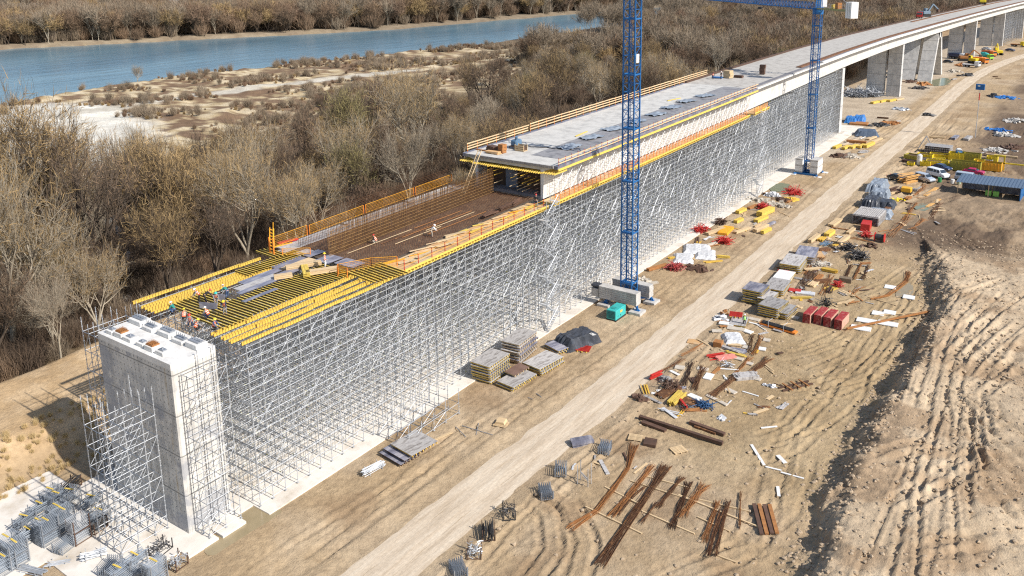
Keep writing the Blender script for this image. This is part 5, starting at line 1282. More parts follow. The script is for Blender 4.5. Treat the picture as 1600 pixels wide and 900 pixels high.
RM = {'frames': rack_mesh(galv2, rackst), 'tall': rack_mesh(galv2, rackst, 2.3, double=True), 'tubes': rack_mesh(galv2, rackst, 1.3, kind='tubes'), 'rusty': rack_mesh(rustd, galv2, 2.4, double=True),
      'low': rack_mesh(galv2, rackst, .9), 'fittings': rack_mesh(rustd, galv, 1.1, 1.2, 1.2, kind='bits'), 'empty': rack_mesh(darksteel, darksteel, 1.0, 1.1, 1.6, kind='bits', seed=3), 'dark': rack_mesh(rustd, darksteel, 1.1, 1.1, 1.4, kind='tubes')}
def rack(px, py, kind, rz, label, strap=True, load=True, topz=True):
    R_ = RM[kind]; H = R_['H'] if topz else 0; x, y = G(px, py, H); x, y = x, y
    t = thing('storage_rack', (x, y, .11 if x < -60 else gz(x, y)), label, 'rack', None, rz)
    for sx_ in (-1, 1):
        for sy in (-1, 1): put('post', R_['post'], t, (sx_ * R_['W'] / 2, sy * R_['L'] / 2, 0))
    put('base_frame', R_['base_frame'], t)
    if load: put('load', R_['load'], t, kind='stuff')
    if strap: put('yellow_strap', R_['yellow_strap'], t)
for px, py, k, rz, lab in [
    (9, 838, 'tall', .1, 'double-height rack cut by the photo edge, lower of the two there'), (22, 846, 'tall', .05, 'double-height scaffold-frame rack second from the photo edge'), (3, 868, 'frames', .1, 'rack corner cut off at the photo edge above the bottom'),
    (37, 806, 'tubes', .3, 'tube rack with yellow strap in the row behind the edge racks'), (43, 826, 'tubes', .1, 'tube rack with yellow strap in the middle of the second row'), (61, 786, 'tubes', .15, 'wide tube rack beside the grassy slope'),
    (71, 812, 'tall', .1, 'frame rack in the middle of the group'), (60, 813, 'frames', .1, 'frame rack squeezed behind the middle one'), (87, 770, 'frames', .2, 'frame rack close to the slope, second from the tower'), (78, 764, 'frames', .2, 'frame rack half up against the slope'),
    (111, 750, 'dark', .5, 'dark loaded rack at the back of the group, near the shaded slope'), (108, 765, 'frames', .4, 'frame rack under the shadow behind the rusty one'), (97, 795, 'tall', .1, 'tall frame rack left of the rusty double one'), (88, 790, 'frames', .1, 'frame rack partly hidden behind the tall one'),
    (120, 808, 'rusty', .1, 'rusty double rack, tallest in the middle'), (142, 775, 'tubes', .3, 'tube rack standing just beside the scaffold tower'), (154, 796, 'frames', .2, 'frame rack tucked inside the foot of the scaffold tower'), (150, 812, 'dark', .2, 'dark rack under the scaffold tower corner'),
    (100, 845, 'low', .25, 'low dark-sided frame rack in front of the rusty double one'), (183, 886, 'frames', .15, 'frame rack at the bottom edge, left of the tube rack'), (210, 866, 'tubes', .1, 'tube rack with yellow bands in front of the tower foot'), (240, 876, 'tall', .1, 'frame rack between tube rack and fittings rack at the bottom'),
    (276, 868, 'fittings', .1, 'rusty cage rack full of fittings at the pad corner'), (205, 890, 'low', .1, 'low frame rack at the very bottom of the photo'), (250, 848, 'empty', .2, 'black skeletal rack with few fittings behind the cage rack'), (170, 878, 'low', .5, 'low rack beside the loose tubes at the bottom')]:
    rack(px, py, k, rz, lab, strap=k in ('tall', 'frames', 'tubes'))
tubes(147, 872, 1.1, 'loose tilted stack of galvanised frames on the pad near the bottom', 30, 2.0, h=.7); tubes(50, 893, .35, 'flat frames lying at the bottom edge of the photo', 16, 2.6, h=.15); tubes(92, 880, .9, 'few loose frames scattered on the pad', 6, 2.0, h=.1)
for px, py, k, rz, lab in [(716, 880, 'low', 1.0, 'tube-laden rack at the bottom edge beside the road'), (741, 850, 'fittings', .6, 'mesh cage rack second from the bottom beside the road'), (763, 822, 'dark', .7, 'laden rack third from the bottom beside the road'), (795, 792, 'empty', .7, 'tilted dark rack fourth from the bottom beside the road'),
    (853, 762, 'low', .8, 'small rack with slanting tubes between road and rebar yard'), (876, 728, 'low', .5, 'nearly empty grey rack farther up beside the road'), (945, 693, 'low', .3, 'shallow grey rack next to the dark bundle')]:
    rack(px, py, k, rz, lab, strap=False)
t = thing('support_frame', gput(902, 756), 'bare grey H-shaped frame standing in the mud by the rebar yard', 'frame', None, .05)
for a in (0, 1.15): q = MB(); q.tube((a, .7, 0), (a, .7, 2.2), .04, 5); q.tube((a + .02, 0, 0), (a + .02, 0, 2.0), .04, 5); q.build('upright', galv, t)
q = MB(); q.bar((0, .7, .9), (1.15, 0, .9), .06, .1); q.bar((0, .7, .7), (1.15, 0, .7), .04, .04); q.build('crossbar', galv, t)
sticks(909, 693, .9, 16, 2.4, .03, plyd, 'dark bundle of boards beside the shallow grey rack', spread=1.2, name='board_bundle', w=.2, h=.5)

# road-side panel stacks
stack(1182, 450, 2.0, 3.0, 3.6, 6, .0, 'the tall dark stack leading the row beyond the road', plyd, yel, .15)
stack(1200, 461, 1.4, 1.9, 3.6, 4, .0, 'the lighter pile leaning on the leading dark stack', plyg, yel)
stack(1208, 472, 1.8, 3.0, 3.8, 5, -.05, 'the stack in front of the worker in green', plyg, yel, .12)
stack(1226, 482, 1.0, 2.4, 3.8, 3, -.05, 'the yellow-edged pile beside the red packs', plyg, yel)
stack(1215, 442, 1.2, 3.0, 5.0, 3, .1, 'the pale wide stack third in the roadside row', plyg, yel)
stack(1226, 427, 1.0, 2.6, 4.4, 2, .1, 'the stack with red marks in the roadside row', white, yel)
stack(1240, 404, 1.6, 3.2, 5.6, 4, .1, 'the yellow-sided stack halfway up the roadside row', plyg, yel)
stack(1260, 391, 1.6, 3.2, 5.6, 4, .12, 'the blue-grey stack at the top of the roadside row', plyd, pine)
stack(1155, 500, .4, 2.2, 3.4, 1, .2, 'the low piece carrying red bars near the road', plyg, yel)
for px, py, lab in [(1150, 492, 'red bars with yellow ends on the low panel near the road'), (912, 541, 'red and yellow bars beside the black tarpaulin'), (1224, 425, 'small red bars on the white panel of the roadside row')]:
    x, y, z = gput(px, py, .5); t = thing('red_bar_set', (x, y, z + .38 if px > 1000 else z + .1), lab, 'bar set', None, .3)
    for i in range(5): q = MB(); q.bx(-.9, .9, -.8 + i * .36, -.66 + i * .36, .05, .16); q.build('red_bar', redp, t)
    for i in range(3): q = MB(); q.bx(-.7 + i * .6, -.55 + i * .6, -1.0, 1.0, -.03, .045); q.build('bearer', yel, t)
for i, (px, py) in enumerate([(1266, 489), (1283, 491), (1298, 495), (1315, 499)]):
    x, y = G(px, py, 1.0); t = thing('red_formwork_pack', (x, y, gz(x, y)), '%s of the four dusty red formwork packs standing in a row' % ['roadside first', 'second', 'third', 'last and inmost'][i], 'formwork pack', None, -.03)
    for k in range(7): q = MB(); q.bx(-.48, .48, -1.7 + .03 * (k % 2), 1.7, .06 + k * .2, .22 + k * .2); q.build('red_frame', reddust, t)
    q = MB(); q.bx(.49, .54, -1.65, 1.65, .1, 1.35); q.build('pale_edge', mat('pinkish_ply', (.60, .36, .28), (.5, .3, .2), 3), t)
    for s in (-1, 1): q = MB(); q.bx(-.46, .46, s * 1.2 - .06, s * 1.2 + .06, 0, .055); q.build('bearer', pine, t)
t = thing('red_trough', gput(1216, 515), 'long low red trough with black tubes and grey handles in front of the stacks', 'trough', None, -.12)
q = MB(); q.bx(-2.6, 2.6, -.45, .45, .1, .3); q.build('red_frame', orng, t); q = MB(); [q.tube((-2.3, -.3 + .15 * k, .45 + .08 * (k % 2)), (2.2, -.3 + .15 * k, .45 + .08 * (k % 2)), .09, 6) for k in range(5)]; q.build('black_tubes', darksteel, t)
for a in (-1.2, 1.0): q = MB(); q.tube((a, -.6, .1), (a, -.6, 1.0), .04, 5); q.tube((a, -.6, 1.0), (a, .6, 1.0), .04, 5); q.build('handle', galv, t)
def heap(px, py, w, l, h, m, label, n=24, name='heap', cat='heap', size=(.1, .5), rz=0, seed=None):
    rr = random.Random(seed if seed is not None else px * 31 + py); x, y, z = gput(px, py); q = MB()
    for i in range(n):
        a, b_ = rr.gauss(0, .26) * w, rr.gauss(0, .26) * l; c_ = max(.05, h * (1 - min(1, math.hypot(a / w, b_ / l) * 2)) * rr.uniform(.4, 1)); s = rr.uniform(*size)
        q.box((a, b_, c_), (s * rr.uniform(.6, 2.2), s * rr.uniform(.6, 1.6), s * .5), rr.uniform(0, 3), (rr.uniform(-.5, .5), rr.uniform(-.5, .5)))
    return q.build(name, m, loc=(x, y, z), rz=rz, label=label, cat=cat)
def tangle(px, py, r, h, m, label, n=60, t_=.03, name='tangle', cat='tangle', rz=0):
    rr = random.Random(px * 7 + py); x, y, z = gput(px, py); q = MB()
    for i in range(n):
        c_ = Vector((rr.gauss(0, r * .4), rr.gauss(0, r * .4), rr.uniform(.05, h))); d = Vector((rr.gauss(0, 1), rr.gauss(0, 1), rr.gauss(0, .45))).normalized() * r * rr.uniform(.3, .8)
        a, b_ = c_ - d, c_ + d; a.z = max(a.z, .03); b_.z = max(b_.z, .03); q.tube(a, b_, t_, 4)
    return q.build(name, m, loc=(x, y, z), rz=rz, label=label, cat=cat)
def slab(px, py, w, l, h, m, label, name='white_slab', rz=0, cat='slab', z=0.0):
    x, y, zz = gput(px, py); q = MB(); q.box((0, 0, h / 2), (w, l, h)); return q.build(name, m, loc=(x, y, zz + z + .01), rz=rz, label=label, cat=cat, bevel=.02)
# clutter between road and muddy flat
for px, py, w_, l_, rz, lab in [(1062, 577, 1.2, 1.0, .3, 'beside the roadside bar pack'), (1085, 622, 1.6, .8, -.2, 'below the inner bar pack'), (1098, 578, 1.4, .8, .2, 'above the inner bar pack'), (1107, 590, 1.0, 1.6, .1, 'between two bar packs'), (1120, 627, 3.0, .5, -.3, 'long one beside the blue hose'), (1142, 612, 1.4, .7, -.3, 'under the broad bar pack'), (1160, 586, 1.2, .8, -.2, 'under the curved bar pack'), (1180, 592, 1.4, .8, 0, 'under the flared bar pack'), (1154, 561, 1.2, .7, 0, 'behind the curved bar pack'), (1170, 568, 1.0, .7, 0, 'at the tail of the curved bar pack'),
                                (1166, 543, .9, .9, 0, 'under the slim bar pack'), (1191, 546, .9, .9, .2, 'under the upright bar pack'), (1198, 532, .9, .9, .2, 'at the head of the upright bar pack'), (1150, 515, 2.4, 1.0, .2, 'pale board in front of the worker in green'), (1165, 518, 2.0, .9, -.2, 'pale board below the trough'), (1135, 508, 2.0, 1.0, .2, 'pale board near the road edge'), (1120, 520, 1.4, .8, .5, 'pale board at the road edge'), (1178, 500, 1.6, .9, 0, 'by the foot of the panel stacks'), (1240, 497, 1.5, .9, 0, 'beside the yellow-edged pile')]:
    slab(px, py, w_, l_, .14, white if px % 2 else mat('pale_board', (.58, .52, .44), (.46, .40, .32)), 'white slab ' + lab if 'pale' not in lab else lab, rz=rz)
slab(1086, 535, 2.0, 1.3, .12, plyo, 'tan plywood sheet at the road edge by the brown bars', 'plywood_sheet', .2, 'plywood'); slab(1122, 541, 1.1, 1.0, .7, rusto, 'small rusty square box on the dirt', 'rusty_box', .1, 'box')
x, y, z = gput(1145, 530); tarp(x, y, z, 2.6, 3.2, .5, .6, sheetw, 'crumpled white sheeting near the upright bar pack', 8, 9)
heap(1128, 498, 1.6, 1.8, .8, sheetw, 'bundle of white sheeting at the roadside before the green-vested worker', 16, 'sheeting_heap', size=(.2, .6)); heap(1133, 492, 1.2, 1.2, 1.0, rusto, 'orange scraps on top of the white sheeting', 10, 'scrap_heap')
sticks(1120, 558, .9, 7, 2.6, .05, redp, 'red and white bars lying by the wire racks, first bunch', spread=1.2, w=.12); sticks(1134, 560, .9, 7, 2.6, .05, mat('pinkish_red', (.6, .2, .16), (.7, .3, .25)), 'pinkish bars lying by the wire racks, second bunch', spread=1.2, w=.12)
tangle(1136, 574, 1.0, .7, galv2, 'grey wire rack parts between the pinkish bars and the bar pack', 24, .03)
tangle(1048, 608, 1.0, 1.0, rustd, 'dark tangle of fittings near the road below the roadside bars', 60, .05); heap(1040, 598, 1.6, 1.6, .7, mat('grey_scrap', (.3, .29, .28), (.2, .19, .18)), 'grey scrap heap beside the dark tangle', 30)
sticks(1024, 590, 1.3, 8, 2.0, .05, redp, 'upright-looking red bars at the roadside scrap', spread=.7, w=.12, h=.8); sticks(1064, 632, 2.4, 5, 2.6, .06, redp, 'red crossed bars above the long steel beam', spread=.4, w=.16, h=.5); tangle(1068, 640, .8, .5, darksteel, 'black hoops beside the red crossed bars', 20, .03)
tangle(1101, 636, 1.1, .35, mat('blue_hose', (.03, .10, .22), (.02, .06, .14)), 'blue hose tangle on the mud', 50, .05); heap(1128, 656, 1.4, .9, .3, sheetw, 'white scraps on the mud above the steel beams', 12, size=(.1, .4))
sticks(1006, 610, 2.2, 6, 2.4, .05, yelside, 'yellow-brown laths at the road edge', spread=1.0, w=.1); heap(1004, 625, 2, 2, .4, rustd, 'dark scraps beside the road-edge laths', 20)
t = thing('timber_trestle', gput(1243, 604), 'rusty ladder-like trestle lying alone on the muddy flat', 'trestle', None, 1.0)
for s in (-.35, .35): q = MB(); q.bar((-2.2, s, .15), (2.2, s, .15), .2, .2); q.build('rail', rustd, t)
for a in (-1.2, 0, 1.2): q = MB(); q.bar((a, -.9, .3), (a, .9, .3), .16, .1); q.build('crosspiece', rusto, t)
heap(1207, 604, 1.4, .8, .2, sheetw, 'white and blue scrap on the muddy flat', 8, size=(.2, .5)); plank((1210, 600), (1232, 608), 'thin rod between the scrap and the trestle', .08, .06, rustd)
rs = random.Random(77); k = 0
AREAS = [((1010, 1230), (500, 650), 46, ), ((1240, 1360), (380, 480), 34), ((1290, 1470), (290, 380), 34), ((1040, 1250), (300, 425), 30), ((1180, 1270), (420, 500), 16), ((1410, 1600), (238, 272), 26), ((1300, 1420), (150, 245), 16), ((900, 1010), (680, 760), 8)]
for (xa, xb), (ya, yb), n, in AREAS:
    for i in range(n):
        px, py = rs.uniform(xa, xb), rs.uniform(ya, yb); x, y = G(px, py)
        if -50 < x < -41.5 or x < -58.8 or x > -19.5: continue
        if seg_dist(np.array([x]), np.array([y]), CREST)[0][0] < 2.5: continue
        q = MB(); L_ = rs.uniform(.5, 2.6) * (1 + (py < 400) * .6)
        for j in range(rs.choice((1, 1, 2, 3))): q.box((rs.uniform(-.3, .3), rs.uniform(-.3, .3), .05 + .05 * j), (L_, rs.choice((.12, .2, .4)), .06), rs.uniform(-.4, .4))
        q.build('scrap_board', rs.choice([pine, pine, rust, rusto, rustd, white, plyg, sheetw, yelside]), loc=(x, y, gz(x, y) + .02), rz=rs.uniform(0, 3.1), label='small scrap board or offcut lying on the bare ground of the yard', cat='scrap', group='scrap boards strewn over the yard')
for (xa, xb), (ya, yb), n in [((1190, 1330), (345, 500), 26), ((1010, 1180), (520, 640), 12), ((1050, 1240), (300, 420), 20), ((1290, 1400), (160, 250), 12), ((1340, 1460), (290, 350), 12), ((1430, 1570), (100, 130), 8)]:
    for i in range(n):
        px, py = rs.uniform(xa, xb), rs.uniform(ya, yb); x, y = G(px, py)
        if -50.5 < x < -41 or x < -58.5: continue
        q = MB(); L_ = rs.uniform(1.8, 3.8); rows = rs.choice((1, 2, 3)); nn = rs.choice((3, 4, 5, 7)); s_ = rs.choice((.14, .2))
        for r in range(rows):
            for j in range(nn): q.box((rs.uniform(-.1, .1), (j - nn / 2) * s_ + rs.uniform(-.03, .03), .1 + r * .15), (L_ * rs.uniform(.8, 1.05), s_ * .85, .12), rs.uniform(-.05, .05))
        for a in (-.3, .3): q.box((a * L_, 0, .02), (.1, nn * s_, .06))
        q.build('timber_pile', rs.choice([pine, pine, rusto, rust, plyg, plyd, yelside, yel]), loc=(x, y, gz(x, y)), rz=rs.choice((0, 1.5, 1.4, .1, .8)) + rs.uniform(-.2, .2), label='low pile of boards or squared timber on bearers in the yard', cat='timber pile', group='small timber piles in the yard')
# boards and the long rusty beam near the heap
for px, py, lab in [(1354, 503, 'white board nearest the long rusty beam'), (1387, 507, 'second white board by the long rusty beam'), (1345, 514, 'small white board under the tip of the long rusty beam'), (1372, 490, 'small far white board behind the long rusty beam'), (1390, 489, 'third small white board behind the long rusty beam'), (1391, 449, 'little white board beside the long curved bars'), (1420, 465, 'round-edged white board at the puddle')]:
    slab(px, py, 2.6 if py > 500 else 1.6, 1.5, .12, white, lab, 'white_board', .1, 'board')
plank((1323, 517), (1452, 490), 'long rusty beam resting on the white boards', .28, .2, rusto, .16, 'steel_beam', 'steel beam'); plank((1365, 494), (1450, 488), 'thin pale lath behind the long rusty beam', .12, .06, pine, .1); plank((1355, 465), (1400, 478), 'thin rod near the bowed bars', .08, .06, rustd)
slab(1321, 440, 1.8, 1.0, .7, mat('brown_crate', (.22, .16, .10), (.16, .12, .08)), 'brown crate among the bar packs', 'wooden_crate', .1, 'crate'); tangle(1309, 448, .8, .9, redp, 'red wire ball beside the brown crate', 60, .045); sticks(1298, 455, 1.7, 8, 2.2, .05, rustd, 'black post bundle beside the red wire ball', spread=.8, w=.12, h=.7)
tangle(1292, 478, 1.0, 1.0, darksteel, 'black frame tangle behind the red packs', 40, .05); sticks(1252, 466, .6, 8, 3.0, .05, yel, 'yellow beams beside the black frame tangle', spread=1.0, w=.12); slab(1242, 455, 1.8, 1.2, .2, redp, 'flat red piece behind the leading stack', 'red_sheet', .2, 'sheet'); slab(1258, 459, 2.8, 1.2, .2, sheetw, 'white sheet behind the leading stack', 'white_sheet', .2, 'sheet')
tangle(1325, 391, 1.2, 1.0, darksteel, 'black wire bundle, one nearer the road', 80, .06); tangle(1341, 404, 1.5, 1.2, darksteel, 'black wire bundle, larger one away from the road', 110, .06)
heap(1280, 415, 3, 4, .4, mat('pale_scrap', (.5, .46, .40), (.36, .30, .22)), 'pale scrap timber between the roadside row and the bar packs', 60, size=(.15, .6)); slab(1272, 397, 2.6, 4.4, .3, plyo, 'rust-brown sheet lying behind the blue-grey stack', 'plywood_sheet', .5, 'plywood')
def bbundle(px, py, rz, label, m=yel, L=3.6, n=5, rows=4, s=.14):
    x, y, z = gput(px, py); t = thing('beam_bundle', (x, y, z), label, 'beam bundle', None, rz)
    for r in range(rows):
        for i in range(n): q = MB(); q.bx(-L / 2 + random.uniform(-.06, .06), L / 2, (i - (n - 1) / 2) * s - s * .44, (i - (n - 1) / 2) * s + s * .44, .08 + r * .2, .08 + r * .2 + .185); q.build('beam', m, t)
    q = MB(); q.bx(-L * .3, -L * .3 + .1, -n * s / 2, n * s / 2, 0, .079); q.bx(L * .3, L * .3 + .1, -n * s / 2, n * s / 2, 0, .079); q.build('bearer', pine, t)
for px, py, rz, m_, L_, n_, r_, lab in [
    (1272, 376, 1.5, pine, 4.5, 5, 3, 'pine bundle at the top of the roadside row'), (1296, 369, 1.5, yel, 3.2, 7, 4, 'bright yellow bundle at the top of the roadside row'), (1318, 378, 1.5, pine, 5.0, 5, 3, 'pine bundle with yellow end below the yellow one'), (1305, 350, 1.5, pine, 5, 8, 2, 'wide pale bundle short of the grid stack'), (1330, 362, 1.5, pine, 4, 5, 2, 'pale bundle beside the red barrow'),
    (1158, 332, 1.4, yel, 3.0, 6, 3, 'small yellow bundle across the road, nearest the scaffold'), (1154, 347, 1.4, yel, 2.4, 6, 3, 'short yellow bundle end-on across the road'), (1196, 335, 1.4, yel, 5.0, 9, 5, 'largest yellow bundle on the scaffold side of the road'), (1189, 345, 1.4, yel, 4.0, 7, 3, 'yellow bundle in front of the largest one'), (1189, 359, 1.4, pine, 4.6, 6, 3, 'pine bundle below the largest yellow one'), (1197, 364, 1.4, yel, 3.0, 5, 3, 'yellow bundle nearest the road on the scaffold side'), (1204, 352, 1.4, plyd, 3.2, 4, 2, 'dark board bundle beside the road'), (1176, 325, 1.4, rusto, 3.4, 5, 2, 'rust-coloured bundle behind the largest yellow one'),
    (1118, 364, 1.3, pine, 5.0, 6, 2, 'pine bundle between red wire and orange sheets'), (1160, 362, 1.3, pine, 4.4, 5, 2, 'pale bundle right of the orange sheets'), (1027, 420, 1.2, rusto, 4.2, 5, 2, 'orange-brown beams near the first crane'), (1112, 384, 1.2, mat('pale_board', (.5, .5, .5)), 2.4, 4, 2, 'pale short bundle near the white sheeting'),
    (1308, 231, 1.45, yel, 4, 7, 3, 'first yellow bundle of the row beyond the second crane'), (1322, 232, 1.45, yel, 4, 7, 3, 'second yellow bundle of the row beyond the second crane'), (1334, 231, 1.45, yel, 4, 7, 3, 'third yellow bundle of the row beyond the second crane'), (1346, 230, 1.45, yel, 4, 7, 3, 'fourth yellow bundle of the row beyond the second crane'), (1358, 229, 1.45, yel, 6, 7, 4, 'last, longest yellow bundle of the row beyond the second crane'),
    (1338, 223, .1, rusto, 5, 9, 3, 'brown bundle behind the yellow row'), (1370, 221, 1.4, pine, 6, 6, 2, 'pine bundle nearest the road beyond the yellow row'), (1362, 217, 1.4, pine, 5, 6, 2, 'pale bundle behind the pine one'),
    (1368, 161, 1.3, yel, 5, 9, 3, 'yellow bundle in front of the free pier, first'), (1380, 159, 1.3, yel, 5, 9, 3, 'yellow bundle in front of the free pier, second'), (1394, 158, 1.3, yel, 5, 8, 3, 'yellow bundle in front of the free pier, third'), (1405, 156, 1.3, pine, 5, 8, 2, 'pale bundle in front of the free pier'),
    (1464, 216, .1, pine, 4, 5, 2, 'pale small bundle at the yard far edge'), (1492, 217, 1.5, plyd, 5, 8, 3, 'dark panel bundle at the yard far edge, first'), (1512, 218, 1.5, plyg, 5, 10, 3, 'pale panel bundle at the yard far edge, second'), (1532, 247, .0, pine, 7, 5, 2, 'long pale timbers behind the orange tank'), (1565, 245, .0, pine, 7, 5, 2, 'long pale timbers behind the yellow frame')]:
    bbundle(px, py, rz, lab, m_, L_, n_, r_)
slab(1134, 363, 1.8, 4.6, .45, orngy, 'amber sheet pile on the scaffold side of the road', 'amber_sheets', .1, 'sheets')
for px, py, r_, m_, lab in [(1096, 362, 1.5, redp, 'big red wire bundle near the scaffold foot'), (1131, 380, 1.3, redp, 'red wire bundle nearer the road'), (1127, 350, 1.2, rustd, 'dark reddish wire bundle by the scaffold foot'), (1053, 421, 1.4, reddust, 'dark red frame pile near the first crane'), (1240, 303, 1.8, redp, 'red wire heap between the second crane and the road'), (1192, 326, 1.2, redp, 'small red heap by the yellow bundles'), (1353, 370, 1.0, redp, 'red frame beside the red box')]:
    tangle(px, py, r_, .9, m_, lab, 90, .06)
for px, py, lab in [(1083, 391, 'first and widest grey-white sheeting heap'), (1102, 399, 'second sheeting heap nearer the road'), (1068, 405, 'third sheeting heap towards the first crane'), (1095, 390, 'fourth sheeting heap behind the widest one')]:
    x, y, z = gput(px, py); tarp(x, y, z, 3.2, 4.6, .5, .4, sheetw, lab + ' by the scaffold foot', px, 9)
for px, py, w_, l_, h_, m_, lab in [(1209, 306, 3, 2, .9, sheetw, 'white stacked sheets near the second crane'), (1185, 313, 5, 3, .4, mat('pale_scrap', (.5, .5, .5)), 'pale scrap strip along the scaffold foot'), (1215, 322, 5, 3, .4, mat('pale_scrap', (.5, .5, .5)), 'pale scrap beside the road short of the second crane'), (1225, 313, 3, 2, .3, rustd, 'dark scrap beside the white stacked sheets'),
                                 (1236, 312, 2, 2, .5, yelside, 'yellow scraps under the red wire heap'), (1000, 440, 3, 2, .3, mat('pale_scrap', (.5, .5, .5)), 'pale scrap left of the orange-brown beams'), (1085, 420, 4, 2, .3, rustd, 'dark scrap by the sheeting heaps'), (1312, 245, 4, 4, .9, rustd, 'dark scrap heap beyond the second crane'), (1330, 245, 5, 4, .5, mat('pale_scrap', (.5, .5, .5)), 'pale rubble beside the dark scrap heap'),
                                 (1425, 128, 4, 6, .9, rustd, 'dark scrap behind the free pier'), (1445, 132, 5, 6, .8, rusto, 'rusty scrap between the piers and the road'), (1437, 138, 5, 6, .5, darksteel, 'black scrap between the piers and the road'), (1490, 112, 6, 8, .8, mat('pale_scrap', (.5, .5, .5)), 'pale scrap beyond the splayed pier'), (1512, 118, 4, 8, .9, darksteel, 'dark scrap near the road beyond the splayed pier'), (1500, 102, 4, 8, .9, rusto, 'brown scrap by the white pickup'),
                                 (1560, 204, 6, 5, .7, bluet, 'blue tarpaulin heap in the field, nearer one'), (1570, 153, 8, 7, .7, bluet, 'blue heap in the field below the signboard level'), (1552, 151, 3, 4, 1.0, darksteel, 'black heap beside the far blue heap'), (1588, 190, 8, 8, .8, mat('white_scrap', (.6, .6, .58), (.3, .25, .2)), 'white and brown scrap at the photo edge of the field'), (1570, 212, 6, 4, .8, mat('white_scrap', (.6, .6, .58)), 'white scrap in the field above the yard'), (1560, 236, 7, 4, .7, mat('white_scrap', (.6, .6, .58)), 'white slabs in the dark field'), (1583, 232, 4, 4, 1.2, rustd, 'dark arch-like scrap beside the white slabs'),
                                 (1375, 196, 4, 4, .5, darksteel, 'dark scrap between tent and road'), (1390, 193, 4, 4, .3, rusto, 'brown scrap at the road edge'), (1408, 171, 4, 5, .3, galv, 'thin grey frames by the road'), (1450, 180, 3, 3, .3, darksteel, 'small dark scrap beside the road')]:
    heap(px, py, w_, l_, h_, m_, lab, 46, name='scrap_heap', size=(.2, .8 if py > 250 else 1.1))
tangle(1338, 150, 4.5, 2.0, galv2, 'dark grey mass of dismantled scaffolding beside the far scaffold', 220, .09); tangle(1362, 150, 3.5, 2.0, galv2, 'smaller mass of dismantled scaffolding at the foot of the free pier', 160, .09)
for px, py, lab in [(1329, 190, 'blue tarpaulined pile by the far scaffold, larger'), (1343, 188, 'blue tarpaulined pile by the far scaffold, smaller')]:
    x, y, z = gput(px, py); tarp(x, y, z, 3.4, 6, 1.6, .2, bluet, lab, px, 9)
slab(1342, 194, 5, 4, .5, rusto, 'orange flat pile in front of the blue tarpaulins', 'orange_pile', .1, 'pile'); x, y, z = gput(1354, 211); tarp(x, y, z, 6, 5, 1.6, .3, mat('dark_blue_sheet', (.05, .08, .13), (.1, .13, .18)), 'dark blue crumpled cover beyond the second crane', 5, 9)
# tarped stacks beside the road
for px, py, w_, l_, h_, m_, lab in [(1372, 290, 3.6, 8, 1.9, greyt, 'grey tarpaulined stack farthest up the roadside group'), (1374, 303, 3.8, 5, 1.8, greyt, 'grey tarpaulined stack second in the roadside group'), (1362, 316, 3.4, 5.5, 1.9, blackt, 'black peaked tarpaulin in the roadside group'), (1384, 316, 3.6, 4, 1.3, blackt, 'flat black tarpaulin right of the peaked one'), (1374, 331, 4.4, 4.5, 1.2, greyt, 'dark shiny cover just behind the grid stack')]:
    x, y = G(px, py, .8); tarp(x, y, gz(x, y), w_, l_, h_, .05, m_, lab, px)
t = thing('grid_stack', gput(1352, 352), 'stack of dark honeycomb-ended beams with grey tops beside the road', 'beam stack', None, 0.0)
for r in range(8):
    q = MB()
    for i in range(13): q.bx(-2.3 + i * .36, -2.06 + i * .36, -.1, 6.0, r * .24, r * .24 + .2)
    q.build('beam_layer', rustd if r < 7 else plyg, t)
    if r < 7: q = MB(); q.bx(-2.4, 2.4, -.3, 6.2, r * .24 + .2, r * .24 + .235); q.build('spacer', plyg, t)
t = thing('grid_stack', gput(1464, 240), 'small light grid-ended beam stack at the back of the yellow yard', 'beam stack', None, .0)
for r in range(6):
    q = MB()
    for i in range(12): q.bx(-3 + i * .5, -2.7 + i * .5, 0, 4.0, r * .3, r * .3 + .2)
    q.build('beam_layer', rustd if r % 2 else plyg, t); q = MB(); q.bx(-3.05, 3.05, -.1, 4.1, r * .3 + .2, r * .3 + .25); q.build('spacer', plyg, t)
t = thing('a_frame', gput(1446, 232), 'grey A-shaped frame standing behind the grid stack', 'frame')
for s in (-1, 1): q = MB(); q.bar((s * 1.6, s * .8, 0), (0, 0, 3.4), .18, .18); q.build('leg', galv2, t)
q = MB(); q.bar((-.8, -.4, 1.7), (.8, .4, 1.7), .1, .1); q.build('crossbar', galv2, t)
# red box, barrow and barrel
slab(1353, 358, 1.6, 3.0, 1.3, redp, 'glossy red steel box at the end of the roadside group', 'red_box', .1, 'box'); t = thing('cable_drum', gput(1374, 378), 'red and black drum beside the churned mud', 'drum')
q = MB(); q.tube((-.7, 0, .8), (.7, 0, .8), .55, 12); q.build('core', darksteel, t); [((lambda q: (q.tube((s * .75, 0, .8), (s * .85, 0, .8), .8, 16), q.build('flange', redp, t)))(MB())) for s in (-1, 1)]
heap(1360, 385, 2.4, 2.4, .9, rustd, 'dark scrap with pink pieces between drum and wire bundles', 30); tubes(1290, 383, 1.3, 'blue-grey board bundle under the yellow one', 14, 2.6, mat('blue_grey_machine', (1, 1, 1)), w=1.2, h=.4)
